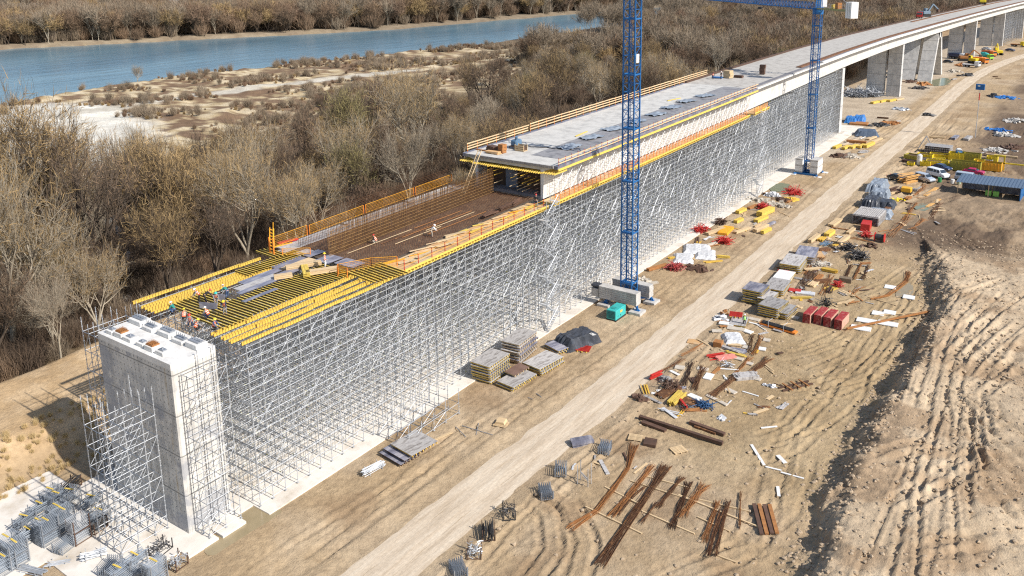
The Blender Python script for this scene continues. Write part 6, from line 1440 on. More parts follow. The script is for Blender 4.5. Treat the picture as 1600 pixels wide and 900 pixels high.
# yellow formwork yard
def form_box(px, py, w, l, h, m, label, rz=0., open_=True, name='yellow_form'):
    x, y, z = gput(px, py); t = thing(name, (x, y, z), label, 'steel form', None, rz)
    for nm, a in (('side_plate', (-w / 2, w / 2, -l / 2, -l / 2 + .08)), ('side_plate', (-w / 2, w / 2, l / 2 - .08, l / 2)), ('end_plate', (-w / 2, -w / 2 + .08, -l / 2 + .081, l / 2 - .081)), ('end_plate', (w / 2 - .08, w / 2, -l / 2 + .081, l / 2 - .081))):
        q = MB(); q.bx(*a, .05, h); q.build(nm, m, t)
    q = MB(); q.bx(-w / 2 + .09, w / 2 - .09, -l / 2 + .09, l / 2 - .09, .1, h * .75); q.build('inner_tray', m if not open_ else rustd, t)
    for i in range(int(w / .7)): q = MB(); q.bx(-w / 2 + .3 + i * .7, -w / 2 + .38 + i * .7, -l / 2 - .1, -l / 2 - .002, .05, h * .96); q.build('stiffener', m, t)
oliv = mat('olive_yellow_steel', (.42, .36, .04), (.30, .26, .05), 1, .5); ambr = mat('amber_steel', (.80, .42, .03), (.7, .35, .03), 1, .5); ylst = mat('bright_yellow_steel', (.78, .60, .03), (.62, .46, .03), 1, .5)
for px, py, w_, l_, h_, m_, rz, lab in [
    (1508, 267, 6.4, 2.2, 2.3, oliv, 0, 'largest olive-yellow form in the middle of the yellow yard'), (1545, 266, 5.2, 2.4, 1.9, ambr, 0, 'amber tank-like form beside the silver van roof'), (1464, 259, 4.8, 2.6, 1.3, ylst, .1, 'yellow form behind the two light vans'), (1482, 262, 3.2, 2.0, 1.2, ylst, .1, 'small yellow form next to the largest one'),
    (1514, 252, 5.0, 2.0, 2.1, oliv, 0, 'tall olive form behind the largest one'), (1494, 250, 3.4, 2.4, 1.9, ylst, 0, 'yellow box form in front of the blue cabin'), (1473, 247, 6.0, 2.0, 1.1, ylst, 0, 'long yellow form at the back of the yard'), (1426, 248, 3.4, 2.6, 1.1, oliv, -.3, 'olive form nearest the road at the yard corner'), (1425, 254, 4.4, 1.6, .6, rustd, -.2, 'flat dark form at the yard corner'), (1446, 246, 3.6, 2.2, 1.0, ylst, -.1, 'yellow form beside the white cylinder'), (1447, 251, 4.6, 1.6, .6, plyg, -.2, 'flat grey form beside the white cylinder'),
    (1446, 259, 2.2, 1.6, 1.1, ylst, 0, 'small bright form left of the light vans'), (1423, 258, 1.6, 1.4, .7, ylst, 0, 'tiny yellow form by the yard corner'), (1468, 252, 2.4, 1.6, .9, ylst, .2, 'yellow saddle-shaped form in the yard middle'), (1550, 254, 2.4, 2.0, 1.6, ylst, 0, 'yellow form right of the olive ones'), (1529, 262, 2.2, 2.2, 1.9, ylst, 0, 'narrow yellow form between the largest and the amber one'), (1538, 254, 3.6, 2.0, 1.0, mat('white_scrap', (.6, .6, .58)), 0, 'white form behind the amber tank')]:
    form_box(px, py, w_, l_, h_, m_, lab, rz)
t = thing('yellow_portal', gput(1560, 266), 'tall yellow portal frame at the inner end of the yard', 'frame')
for a in (-1.0, 1.0): q = MB(); q.bx(a - .15, a + .15, -.15, .15, 0, 3.2); q.build('leg', ylst, t)
q = MB(); q.bx(-1.2, 1.2, -.2, .2, 3.2, 3.6); q.bx(-.15, 5.0, -.15, .15, 1.6, 1.9); q.build('crossbeam', ylst, t)
t = thing('portable_cabin', gput(1497, 249), 'blue portable toilet cabin with pale roof among the yellow forms', 'cabin', None, .3)
q = MB(); q.bx(-.65, .65, -.65, .65, 0, 2.4); q.build('body', bluet, t, bevel=.06); q = MB(); q.prism([(-.7, 2.4), (.7, 2.4), (.4, 2.65), (-.4, 2.65)], 'y', -.7, .7); q.build('roof', white, t); q = MB(); q.bx(-.45, .45, -.68, -.652, .1, 2.1); dq = q.build('door', mat('pale_blue', (.25, .45, .65), (.2, .4, .6)), t); q = MB(); q.bx(.3, .36, -.72, -.682, 1.0, 1.2); q.build('handle', darksteel, dq)
t = thing('white_silo', gput(1436, 257), 'white upright cylinder tank between the yellow forms', 'tank'); q = MB(); q.tube((0, 0, 0), (0, 0, 2.4), .6, 16); q.build('shell', white, t, smooth=False); q = MB(); q.tube((0, 0, 2.4), (0, 0, 2.7), .6, 16, .2); q.build('lid', sheetw, t)
sticks(1419, 285, 1.1, 34, 4.6, .05, mat('orange_timber', (.72, .42, .14), (.55, .30, .10)), 'big heap of orange-brown laths beside the black car', spread=3.0, name='lath_heap', h=2.2, w=.16, fan=.3); t = thing('yellow_barrow', gput(1416, 302), 'amber machine below the orange lath heap', 'machine'); q = MB(); q.box((0, 0, .9), (2.0, 1.6, 1.0)); q.build('body', ambr, t, bevel=.1); q = MB(); q.box((0, 0, .2), (2.2, 2.0, .4)); q.build('base', darksteel, t)
sticks(1400, 300, 1.3, 22, 3.6, .05, rustd, 'dark scrap bars between tarpaulins and lath heap', spread=2.0, h=.9, w=.14); plank((1448, 325), (1468, 312), 'lone orange plank on the mud', .7, .12, mat('orange_timber', (.72, .42, .14)), .03); plank((1445, 306), (1464, 294), 'orange planks behind the splayed bars', .8, .15, mat('orange_timber', (.72, .42, .14)), .03); heap(1406, 313, 2.6, 2, .6, ylst, 'yellow scraps below the amber machine', 16)
# shed and container
t = thing('open_shed', (-19.0, 199.3, 0), 'open shed with a sloping blue-grey corrugated roof at the photo edge', 'shed', None, -.05)
rm = mat('corrugated_roof', (.16, .22, .30), (.22, .28, .36), .6, .4, .5, stretch=(8, .2, 1))
q = MB(); n = 40
for i in range(n): a = -6.2 + i * 12.4 / n; zz = .07 * (i % 2); q.bx(a, a + 12.4 / n, -2.6, 3.0, 0, .05 + zz)
o = q.build('roof', rm, t); o.location = (0, 0, 2.9); o.rotation_euler.x = .12; o.rotation_euler.y = -.03
for a in (-5.8, 0, 5.8):
    for b_ in (-2.2, 2.6): q = MB(); q.bx(a - .08, a + .08, b_ - .08, b_ + .08, 0, 2.75 + b_ * .11); q.build('post', bluep if a > 0 else pine, t)
q = MB(); q.bx(-5.8, 5.8, 2.62, 2.7, 0, 2.6); q.build('back_wall', plyd, t); q = MB(); q.bx(5.75, 5.85, -2.2, 2.6, 0, 2.6); q.build('side_wall', bluep, t)
for i, a in enumerate((.6, 2.0)): slab(1, 1, 1, 1, 1, white, 'x') if False else None
for i, (a, lab) in enumerate(((-.2, 'light green bin under the shed roof, outer one'), (1.2, 'light green bin under the shed roof, inner one'))): q = MB(); q.bx(-.55, .55, -.4, .4, 0, 1.1); q.build('green_bin', mat('light_green', (.30, .62, .12), (.25, .5, .1)), loc=(-19.0 + a, 198.3, .05), label=lab, cat='bin', bevel=.05)
for px, py, m_, lab in [(1468, 285, mat('green_paint', (.03, .25, .08), (.02, .2, .06)), 'dark green barrel in front of the middle van'), (1488, 287, white, 'white drum in front of the long van, outer one'), (1498, 288, mat('pale_green', (.4, .55, .4), (.3, .4, .3)), 'pale drum in front of the long van, inner one')]:
    x, y, z = gput(px, py); q = MB(); q.tube((0, 0, 0), (0, 0, 1.0), .4, 14); q.build('barrel', m_, loc=(x, y, z), label=lab, cat='barrel'); 
t = thing('site_container', gput(1592, 302), 'white site container with a small window behind the shed wall', 'container', None, -.05)
q = MB(); q.bx(-1.6, 4.0, -1.3, 1.3, .15, 2.7); q.build('body', white, t, bevel=.05); q = MB(); q.bx(-1.0, -.1, -1.34, -1.302, 1.2, 2.1); wq = q.build('window', glassd, t); q = MB(); q.bx(-1.08, -.02, -1.33, -1.303, 2.1, 2.2); q.build('frame', galv, wq)
# blue sign on a pole
t = thing('lamp_mast', (-30.0, 261.9, 0), 'blue box board on a tall thin pole right of the road', 'mast')
q = MB(); q.tube((0, 0, 0), (0, 0, 13.5), .11, 8, .07); q.build('pole', galv, t); q = MB(); q.box((0, 0, 14.2), (2.2, .7, 1.6)); q.build('blue_box', bluep, t, bevel=.05); q = MB(); q.tube((0, 0, 10.5), (0, 0, 12.5), .13, 8); q.build('red_collar', redp, t); q = MB(); q.box((-.3, -.36, 14.5), (.6, .03, .4)); q.build('white_plate', white, t)

# ------------------------------------------------------------------ vehicles
def wheel(t, x, y, r=.33, w=.22):
    q = MB(); q.tube((x - w / 2, y, r), (x + w / 2, y, r), r, 18); wh = q.build('wheel', rubber, t); q = MB(); q.tube((x - w / 2 - .01, y, r), (x + w / 2 + .01, y, r), r * .6, 12); q.build('rim', galv, wh)
def car(x, y, z, rz, col, kind, label):
    t = thing('parked_car' if kind == 'car' else 'parked_van', (x, y, z), label, 'car' if kind == 'car' else 'van', None, rz)
    S_ = {'car': dict(L=4.4, W=1.75, prof=[(-2.2, .35), (-2.2, .8), (-1.95, .98), (-1.0, 1.03), (1.75, 1.02), (2.12, .9), (2.2, .6), (2.2, .35)], cab=[(-1.0, 1.03), (-.35, 1.45), (1.0, 1.46), (1.75, 1.02)]),
          'mpv': dict(L=4.5, W=1.85, prof=[(-2.25, .38), (-2.25, .85), (-2.0, 1.02), (-1.35, 1.12), (2.15, 1.12), (2.25, .8), (2.25, .38)], cab=[(-1.35, 1.12), (-.55, 1.78), (2.0, 1.82), (2.15, 1.12)]),
          'long': dict(L=5.2, W=1.95, prof=[(-2.6, .4), (-2.6, .95), (-2.35, 1.12), (-1.7, 1.22), (2.5, 1.22), (2.6, .8), (2.6, .4)], cab=[(-1.7, 1.22), (-.9, 1.95), (2.45, 1.97), (2.5, 1.22)])}[kind]
    W = S_['W']
    # body: lofted side profile, narrower at the roof; nose points to -Y
    q = MB(); P = S_['prof']; n = len(P); q.prism([(a, b_) for a, b_ in P], 'x', -W / 2, W / 2); q.build('body', col, t, bevel=.07)
    C_ = S_['cab']; q = MB(); k = len(C_); ins = lambda b_: W / 2 - .04 - (b_ - C_[0][1]) * .22
    q.add([(-ins(b_), a, b_) for a, b_ in C_] + [(ins(b_), a, b_) for a, b_ in C_], [(i, (i + 1) % k, k + (i + 1) % k, k + i) for i in range(k)] + [tuple(range(k - 1, -1, -1)), tuple(range(k, 2 * k))])
    q.build('cabin', col, t, bevel=.05)
    def win(pts, nm='side_window'):
        q = MB(); q.add(pts, [tuple(range(len(pts)))]); q.build(nm, glassd, t)
    z0, z1 = C_[0][1] + .04, C_[1][1] - .12
    def X_(zv): return ins(zv) + .012
    yf0 = C_[0][0]; yf1 = C_[1][0]; yb = C_[2][0]
    for s in (-1, 1):
        spans = [(yf1 - .28, yf1 + .55), (yf1 + .65, yf1 + 1.45)] + ([(yf1 + 1.55, yb - .15)] if kind != 'car' else [])
        if kind == 'car': spans = [(yf1 - .3, yf1 + .6), (yf1 + .68, yb + .15)]
        for a, b_ in spans: win([(s * X_(z0), a, z0), (s * X_(z0), b_, z0), (s * X_(z1), b_ - .04, z1), (s * X_(z1), a + (.24 if a < yf1 else .03), z1)])
    def onslope(f, p, q_): return (p[0] + (q_[0] - p[0]) * f, p[1] + (q_[1] - p[1]) * f)
    a, b_ = onslope(.1, C_[0], C_[1]), onslope(.9, C_[0], C_[1]); o_ = .02
    win([(-ins(a[1]) + .1, a[0] - o_, a[1] + o_), (ins(a[1]) - .1, a[0] - o_, a[1] + o_), (ins(b_[1]) - .1, b_[0] - o_, b_[1] + o_), (-ins(b_[1]) + .1, b_[0] - o_, b_[1] + o_)], 'windscreen')
    a, b_ = onslope(.12, C_[3], C_[2]), onslope(.85, C_[3], C_[2])
    win([(-ins(a[1]) + .12, a[0] + o_, a[1]), (ins(a[1]) - .12, a[0] + o_, a[1]), (ins(b_[1]) - .12, b_[0] + o_, b_[1]), (-ins(b_[1]) + .12, b_[0] + o_, b_[1])], 'rear_window')
    for s in (-1, 1):
        for yy_ in (-S_['L'] * .31, S_['L'] * .31): wheel(t, s * (W / 2 - .1), yy_)
        q = MB(); q.box((s * W * .36, -S_['L'] / 2 - .005, .72), (.34, .05, .16)); q.build('headlight', sheetw, t); q = MB(); q.box((s * W * .42, S_['L'] / 2 + .005, .85), (.16, .04, .3)); q.build('tail_light', redp, t); q = MB(); q.box((s * (W / 2 + .09), yf0 + .45, z0 + .05), (.16, .1, .14)); q.build('wing_mirror', col, t)
    q = MB(); q.box((0, -S_['L'] / 2 - .01, .42), (W * .9, .06, .2)); q.build('bumper', darksteel, t); return t
silv = mat('silver_paint', (.55, .60, .66), (.50, .55, .62), 1, .25, .3, spec=.6); whp = mat('white_car_paint', (.75, .77, .80), (.70, .73, .77), 1, .25, spec=.6); blk = mat('black_car_paint', (.02, .025, .035), (.03, .035, .045), 1, .15, spec=.7); navy = mat('navy_car_paint', (.02, .04, .10), (.03, .05, .13), 1, .2, spec=.7); pinkc = mat('crimson_car_paint', (.45, .03, .12), (.4, .03, .1), 1, .3)
for px, py, rz, c_, k, lab in [(1444, 283, .95 + 3.14 - PI / 2 * 0 - 2.0, silv, 'mpv', 'silver people carrier nearest the orange lath heap'), (1465, 277, 1.0, whp, 'long', 'white double-cab van parked behind the silver people carrier'), (1471, 266, 1.15, navy, 'car', 'dark blue car behind the two light vans'), (1402, 282, 1.25, blk, 'car', 'black car parked beside the tarpaulined stacks'), (1512, 283, 1.5, silv, 'long', 'long silver van half under the shed roof edge'), (1521, 273, 1.5, pinkc, 'car', 'crimson car hidden behind the long silver van')]:
    x, y, z = gput(px, py); car(x, y, z, rz if px != 1444 else 1.05, c_, k, lab)
def excavator(x, y, z, rz, m, label, s=1.0, arm=True):
    t = thing('excavator', (x, y, z), label, 'excavator', None, rz); t.scale = (s,) * 3
    for a in (-1.1, 1.1): q = MB(); q.prism([(-2.0, .3), (-1.7, 0), (1.7, 0), (2.0, .3), (2.0, .6), (1.7, .9), (-1.7, .9), (-2.0, .6)], 'x', a - .3, a + .3); q.build('track', rubber, t)
    q = MB(); q.bx(-1.3, 1.3, -1.6, 1.8, 1.0, 2.1); q.build('body', m, t, bevel=.12); q = MB(); q.bx(-1.25, -.25, .7, 2.0, 2.1, 3.1); cb_ = q.build('cab', m, t, bevel=.08); q = MB(); q.bx(-1.15, -.35, 2.003, 2.03, 2.2, 3.0); q.build('window', glassd, cb_); q = MB(); q.bx(-1.29, -1.253, .85, 1.85, 2.25, 2.95); q.build('window', glassd, cb_)
    if arm: q = MB(); q.bar((.3, 1.4, 1.8), (.3, 3.6, 4.6), .35, .5); q.build('boom', m, t); q = MB(); q.bar((.3, 3.6, 4.6), (.3, 6.2, 2.6), .28, .4); q.build('dipper_arm', m, t); q = MB(); q.prism([(5.9, 2.6), (6.6, 2.5), (6.7, 1.6), (6.1, 1.4), (5.8, 2.0)], 'x', -.2, .8); q.build('bucket', rustd, t)
    return t
def truck(x, y, z, rz, cabm, bodym, label, kind='tipper'):
    t = thing('site_truck', (x, y, z), label, 'truck', None, rz)
    q = MB(); q.bx(-1.2, 1.2, -3.6, -1.7, .7, 2.8); cb_ = q.build('cab', cabm, t, bevel=.1); q = MB(); q.bx(-1.05, 1.05, -3.63, -3.603, 1.7, 2.6); q.build('windscreen', glassd, cb_)
    if kind == 'mixer': q = MB(); q.tube((0, -1.4, 2.2), (0, 1.0, 2.4), .8, 12, 1.25); q.tube((0, 1.0, 2.4), (0, 3.0, 3.0), 1.25, 12, .5); q.build('drum', bodym, t, smooth=True)
    elif kind == 'flat': q = MB(); q.bx(-1.15, 1.15, -1.5, 3.6, 1.1, 1.35); q.build('flatbed', bodym, t)
    else: q = MB(); q.prism([(-1.5, 1.2), (3.6, 1.2), (3.8, 2.7), (-1.6, 2.9)], 'x', -1.2, 1.2); q.build('tipper_body', bodym, t, bevel=.05)
    q = MB(); q.bx(-.5, .5, -3.5, 3.6, .7, 1.05); q.build('chassis', darksteel, t)
    for yy_ in (-2.6, 1.2, 2.5):
        for s in (-1, 1): wheel(t, s * 1.05, yy_, .5, .35)
for px, py, rz, m_, lab, arm in [(1505, 95, -1.2, rusto, 'orange excavator with raised arm beyond the splayed pier', True), (1560, 86, .4, ylst, 'yellow excavator by the far piers', True), (1522, 99, 1.0, ylst, 'yellow and black loader beside the orange excavator', False)]:
    x, y, z = gput(px, py); excavator(x, y, z, rz, m_, lab, 1.15, arm)
for px, py, rz, a, b_, k, lab in [(1517, 105, 1.35, whp, whp, 'flat', 'white pickup-style truck on the site road verge'), (1532, 99, .9, orng, orng, 'tipper', 'orange truck behind the white pickup-style truck'), (1540, 93, .9, mat('lime_paint', (.3, .6, .05), (.25, .5, .05)), teal, 'mixer', 'green and turquoise mixer truck'), (1545, 88, .9, orng, mat('brick_paint', (.5, .14, .05), (.45, .12, .05)), 'tipper', 'red-orange tipper behind the mixer truck'), (1495, 92, 1.2, whp, navy, 'tipper', 'white truck standing between the twin columns'), (1590, 73, 1.2, ylst, rusto, 'flat', 'low yellow truck at the photo edge')]:
    x, y, z = gput(px, py); truck(x, y, z, rz, a, b_, lab, k)
for px, py, c_, lab in [(1578, 80, navy, 'small dark car far along the road'), (1541, 78, silv, 'small silver car by the far piers'), (1481, 98, blk, 'dark vehicle at the foot of the splayed pier')]:
    x, y, z = gput(px, py); car(x, y, z, 1.2, c_, 'car', lab)
x, y = G(1444, 25, 22.9); excavator(x, y, zt(y) + .02, -.6, mat('grey_blue_steel', (.18, .24, .30), (.12, .16, .2)), 'grey machine with folded arm working on the distant deck', 1.2); x, y = G(1436, 27, 22.9); truck(x, y, zt(y) + .02, .2, redp, rusto, 'red truck beside the grey machine on the distant deck', 'flat')
x, y = G(1535, 7, 22); excavator(x, y, zt(y) + .02, .2, ylst, 'yellow machine far away on the curving deck', 1.2)
# ------------------------------------------------------------------ bare winter trees
barkd = mat('dark_bark', (.07, .05, .036), (.14, .105, .075), 3, .9, vary=.25)
barkp = mat('pale_bark', (.44, .38, .29), (.30, .25, .18), 3, .9, vary=.2)
twigm = {'willow': mat('willow_twigs', (.38, .26, .12), (.25, .17, .08), .6, .8, vary=.22),
         'green': mat('greenish_twigs', (.30, .25, .10), (.22, .18, .075), .6, .8, vary=.15),
         'brown': mat('brown_twigs', (.25, .165, .10), (.165, .11, .07), .6, .8, vary=.25),
         'grey': mat('grey_twigs', (.29, .225, .155), (.19, .145, .10), .6, .8, vary=.22),
         'red': mat('reddish_twigs', (.23, .145, .09), (.16, .105, .07), .6, .8, vary=.2)}
def tree_meshes(seed, H, kind, bark, trunk_f=.25, spread=.55, nl=4, twigs=2600, tw=.035, tl=1.0, levels=3, r0=.32, wide=.78):
    rr = random.Random(seed); tr = MB(); tips = []
    def rv(s): return Vector((rr.gauss(0, s), rr.gauss(0, s), rr.gauss(0, s)))
    def grow(p, d, L, r, lev):
        n = 3; pts = [p]
        for i in range(n):
            d = (d + rv(.13) + Vector((0, 0, .06))).normalized(); q_ = pts[-1] + d * L / n
            ra, rb = r * (1 - .22 * i), r * (1 - .22 * (i + 1)); tr.tube(pts[-1], q_, max(ra, .018), 5 if lev < 2 else 3, max(rb, .014), cap=False); pts.append(q_)
            if lev >= 1: tips.append((q_, d, lev))
            if lev < levels and i >= 1 - (lev > 0):
                for k in range(rr.choice((1, 2)) if lev else 2):
                    nd = (d + rv(spread)); nd.z = abs(nd.z) * .8 + .15; nd.normalize(); grow(q_, nd, L * rr.uniform(.55, .8), r * (1 - .22 * (i + 1)) * .72, lev + 1)
        if lev < levels:
            for k in range(2): nd = (d + rv(spread * .8)); nd.z = abs(nd.z) + .1; nd.normalize(); grow(pts[-1], nd, L * rr.uniform(.6, .8), r * .45, lev + 1)
    base = Vector((0, 0, -.4)); d0 = (Vector((rr.gauss(0, .08), rr.gauss(0, .08), 1))).normalized()
    top = base + d0 * H * trunk_f; tr.tube(base, top, r0, 7, r0 * .75, cap=False)
    for k in range(nl):
        a = 2 * PI * (k + rr.random() * .6) / nl; s = spread * rr.uniform(.5, 1.1); nd = Vector((math.cos(a) * s, math.sin(a) * s, 1)).normalized()
        grow(top + rv(.05), nd, H * .36, r0 * .66, 0)
    # scale to height
    zmax = max(p.z for p, _, _ in tips); 
    verts = []; faces = []; n0 = 0
    for i in range(twigs):
        p, d, lev = rr.choice(tips); dd = (d * .7 + rv(.55) + Vector((0, 0, .25 if kind != 'droop' else -.1))).normalized()
        L = tl * rr.uniform(.5, 1.35); p0 = p + rv(.12 * tl); p1 = p0 + dd * L * .5 + rv(.05); p2 = p1 + (dd + rv(.25)).normalized() * L * .5
        s = dd.cross(rv(1)).normalized() * tw * .5 * rr.uniform(.7, 1.9)
        verts += [p0 - s, p0 + s, p1 + s * .8, p1 - s * .8, p2]; faces += [(n0, n0 + 1, n0 + 2, n0 + 3), (n0 + 3, n0 + 2, n0 + 4)]; n0 += 5
    k = (H - 1) / zmax
    kw = k * wide; tr.v = [(x * kw, y * kw, z * k if z > 0 else z) for x, y, z in tr.v]
    cr_ = bpy.data.meshes.new('crown'); cr_.from_pydata([(v.x * kw, v.y * kw, v.z * k) for v in verts], [], faces); cr_.materials.append(twigm[kind if kind in twigm else 'willow'])
    return tr.mesh('trunk', bark, True), cr_
TV = {
 'w1': tree_meshes(1, 21, 'willow', barkd, .2, .6, 4, 3400, .045, 1.5, r0=.6), 'w2': tree_meshes(2, 19, 'willow', barkp, .16, .7, 5, 3000, .045, 1.4, r0=.5),
 'g1': tree_meshes(3, 18, 'green', barkd, .15, .42, 6, 3600, .042, 1.4, r0=.45), 'b1': tree_meshes(4, 17, 'brown', barkd, .25, .55, 4, 2300, .045, 1.3, r0=.45),
 'b2': tree_meshes(5, 15, 'brown', barkd, .2, .65, 5, 2300, .045, 1.2, r0=.42), 'y1': tree_meshes(6, 17, 'grey', barkp, .3, .5, 4, 1700, .045, 1.3, r0=.36),
 'y2': tree_meshes(7, 14, 'grey', barkp, .2, .6, 4, 1700, .045, 1.2, r0=.34), 'k1': tree_meshes(8, 19, 'brown', barkd, .22, .7, 3, 1100, .04, 1.2, r0=.7),
 'r1': tree_meshes(9, 12, 'red', barkd, .12, .6, 6, 3400, .045, 1.2, r0=.2), 'p1': tree_meshes(10, 22, 'grey', barkp, .5, .3, 4, 2600, .045, 1.4, r0=.22)}
def plant(var, x, y, s, label, group=None, rz=None, cat='tree', name='bare_tree', sz=None):
    t = thing(name, (x, y, gz(x, y)), label, cat, group, random.uniform(0, 6.28) if rz is None else rz)
    t.scale = (s, s, sz or s * random.uniform(1.0, 1.3)); put('trunk', TV[var][0], t); put('crown', TV[var][1], t); return t
KEY = [('k1', 590, 185, .75, 'small dark tree standing alone on the tan bank'), ('b2', 505, 185, .6, 'low brown tree on the open bank before the river'), ('w1', 115, 400, 1.15, 'tall golden willow whose crown reaches over the pale sand'), ('w2', 10, 440, 1.35, 'tall pale-limbed tree at the photo edge rising over the sand'), ('y1', 205, 380, 1.15, 'slender grey tree rising into the pale sand'), ('k1', 320, 300, .8, 'sparse dark tree before the tan clearing'), ('b1', 590, 250, 1.15, 'tall brown tree behind the greenish willow'), ('k1', 165, 488, 1.25, 'big dark-limbed willow rising beside the tree-side end of the pier'), ('w1', 60, 470, 1.55, 'golden-twigged willow at the photo edge above the bare dirt bench'), ('w2', 20, 560, 1.25, 'pale spreading willow overhanging the bare dirt bench'),
       ('k1', 395, 330, 1.1, 'dark bare tree with sparse upright limbs in front of the tan scrub'), ('g1', 545, 300, 1.3, 'tall greenish willow at the middle of the wood'), ('w2', 640, 275, 1.25, 'broad brown willow just beyond the greenish one'),
       ('k1', 760, 200, 1.2, 'black-limbed tree standing above the near corner of the new deck'), ('g1', 825, 185, .75, 'low yellow-green willow behind the three-plank guard rail'), ('w1', 270, 430, 1.2, 'golden willow between the yellow beams and the dark-limbed willow'),
       ('y1', 100, 590, .6, 'thin white-stemmed tree at the edge of the dirt bench'), ('b1', 450, 345, .9, 'brown tree behind the orange stair'), ('y2', 215, 128, .6, 'lone bush-like tree standing on the river bank point'),
       ('b2', 30, 400, 1.1, 'rounded brown tree at the photo edge below the pale sand')]
for v, px, py, s, lab in KEY:
    x, y = G(px, py); plant(v, x, y, s, lab)
def inwood(x, y):
    if x > -88 or x < -330: return False
    if y < 78 and x > -107: return False
    if y > 235 and x > -86: return False
    if x > xc(y) - 17 : return False
    if y < 100: return x > -172 + 6 * math.sin(y * .2)
    if y < 205: return x > -160 - (y - 100) * .12 + 7 * math.sin(y * .16)
    if y < 330: return x > -178 - (y - 205) * .3 + 7 * math.sin(y * .13)
    if y < 400: return x > -236
    if y < 470: return x > -228
    return x > -250 - (y - 470) * .15
KINDS_ = [('w1', 'golden-brown willow in the wood behind the bridge'), ('w2', 'spreading golden-brown willow in the wood behind the bridge'), ('g1', 'greenish willow in the wood behind the bridge'),
          ('b1', 'dull brown bare tree in the wood behind the bridge'), ('b2', 'low brown bare tree in the wood behind the bridge'), ('y1', 'slender grey tree with pale stem in the wood behind the bridge'), ('y2', 'small grey tree with pale stem in the wood behind the bridge'), ('k1', 'dark-limbed tree with few twigs in the wood behind the bridge'), ('r1', 'reddish-brown bushy tree in the wood behind the bridge')]
rt = random.Random(5); pts = []; tries = 0
while len(pts) < 235 and tries < 60000:
    tries += 1; y = 36 + 300 * rt.random() ** 1.1; x = -88 - 140 * rt.random()
    if not inwood(x, y): continue
    if any((x - a) ** 2 + (y - b) ** 2 < (5.2 + y * .012) ** 2 for a, b in pts): continue
    pts.append((x, y))
for x, y in pts:
    k = rt.choices(range(9), (4, 4, 1.2, 4, 4, 3, 3, 1, 2.5))[0]
    s = rt.uniform(.55, 1.2) * (.8 if x > -104 else 1.0) * (.7 if x < -145 else 1.0)
    plant(KINDS_[k][0], x, y, s, KINDS_[k][1], 'trees of the wood behind the bridge')
print('wood trees', len(pts))

def scatter(name, P, R, S, var_meshes, label, cat, kind='stuff'):
    """one object: geometry nodes put the plants on its points"""
    me_ = bpy.data.meshes.new(name); me_.from_pydata(P, [], [])
    a = me_.attributes.new('rot', 'FLOAT', 'POINT'); a.data.foreach_set('value', R)
    a = me_.attributes.new('sc', 'FLOAT', 'POINT'); a.data.foreach_set('value', S)
    o = bpy.data.objects.new(name, me_); COL.objects.link(o)
    src = bpy.data.collections.new(name + '_sources')
    for i, ml in enumerate(var_meshes):
        q = bpy.data.objects.new('plant_%s' % 'abcdefghij'[i], ml); src.objects.link(q)
    ng = bpy.data.node_groups.new(name, 'GeometryNodeTree')
    ng.interface.new_socket('Geometry', in_out='INPUT', socket_type='NodeSocketGeometry'); ng.interface.new_socket('Geometry', in_out='OUTPUT', socket_type='NodeSocketGeometry')
    N = ng.nodes; gi_ = N.new('NodeGroupInput'); go = N.new('NodeGroupOutput')
    ci = N.new('GeometryNodeCollectionInfo'); ci.inputs['Collection'].default_value = src; ci.inputs['Separate Children'].default_value = True; ci.inputs['Reset Children'].default_value = True
    ip = N.new('GeometryNodeInstanceOnPoints'); ip.inputs['Pick Instance'].default_value = True
    ra = N.new('FunctionNodeRandomValue'); ra.data_type = 'INT'; ra.inputs[4].default_value = 0; ra.inputs[5].default_value = len(var_meshes) - 1
    n1 = N.new('GeometryNodeInputNamedAttribute'); n1.data_type = 'FLOAT'; n1.inputs[0].default_value = 'rot'
    n2 = N.new('GeometryNodeInputNamedAttribute'); n2.data_type = 'FLOAT'; n2.inputs[0].default_value = 'sc'
    cx = N.new('ShaderNodeCombineXYZ')
    L = ng.links; L.new(gi_.outputs[0], ip.inputs['Points']); L.new(ci.outputs[0], ip.inputs['Instance']); L.new(ra.outputs[2], ip.inputs['Instance Index'])
    L.new(n1.outputs[0], cx.inputs[2]); L.new(cx.outputs[0], ip.inputs['Rotation']); L.new(n2.outputs[0], ip.inputs['Scale']); L.new(ip.outputs[0], go.inputs[0])
    md = o.modifiers.new('scatter', 'NODES'); md.node_group = ng
    return tag(o, label, cat, kind=kind)
def joined(var):
    a, b = TV[var]; q = bpy.data.meshes.new('plant')
    va = [v.co[:] for v in a.vertices]; fa = [tuple(p.vertices) for p in a.polygons]; n = len(va)
    va += [v.co[:] for v in b.vertices]; fa += [tuple(i + n for i in p.vertices) for p in b.polygons]
    q.from_pydata(va, [], fa); q.materials.append(a.materials[0]); q.materials.append(b.materials[0])
    q.polygons.foreach_set('material_index', [0] * len(a.polygons) + [1] * len(b.polygons)); return q
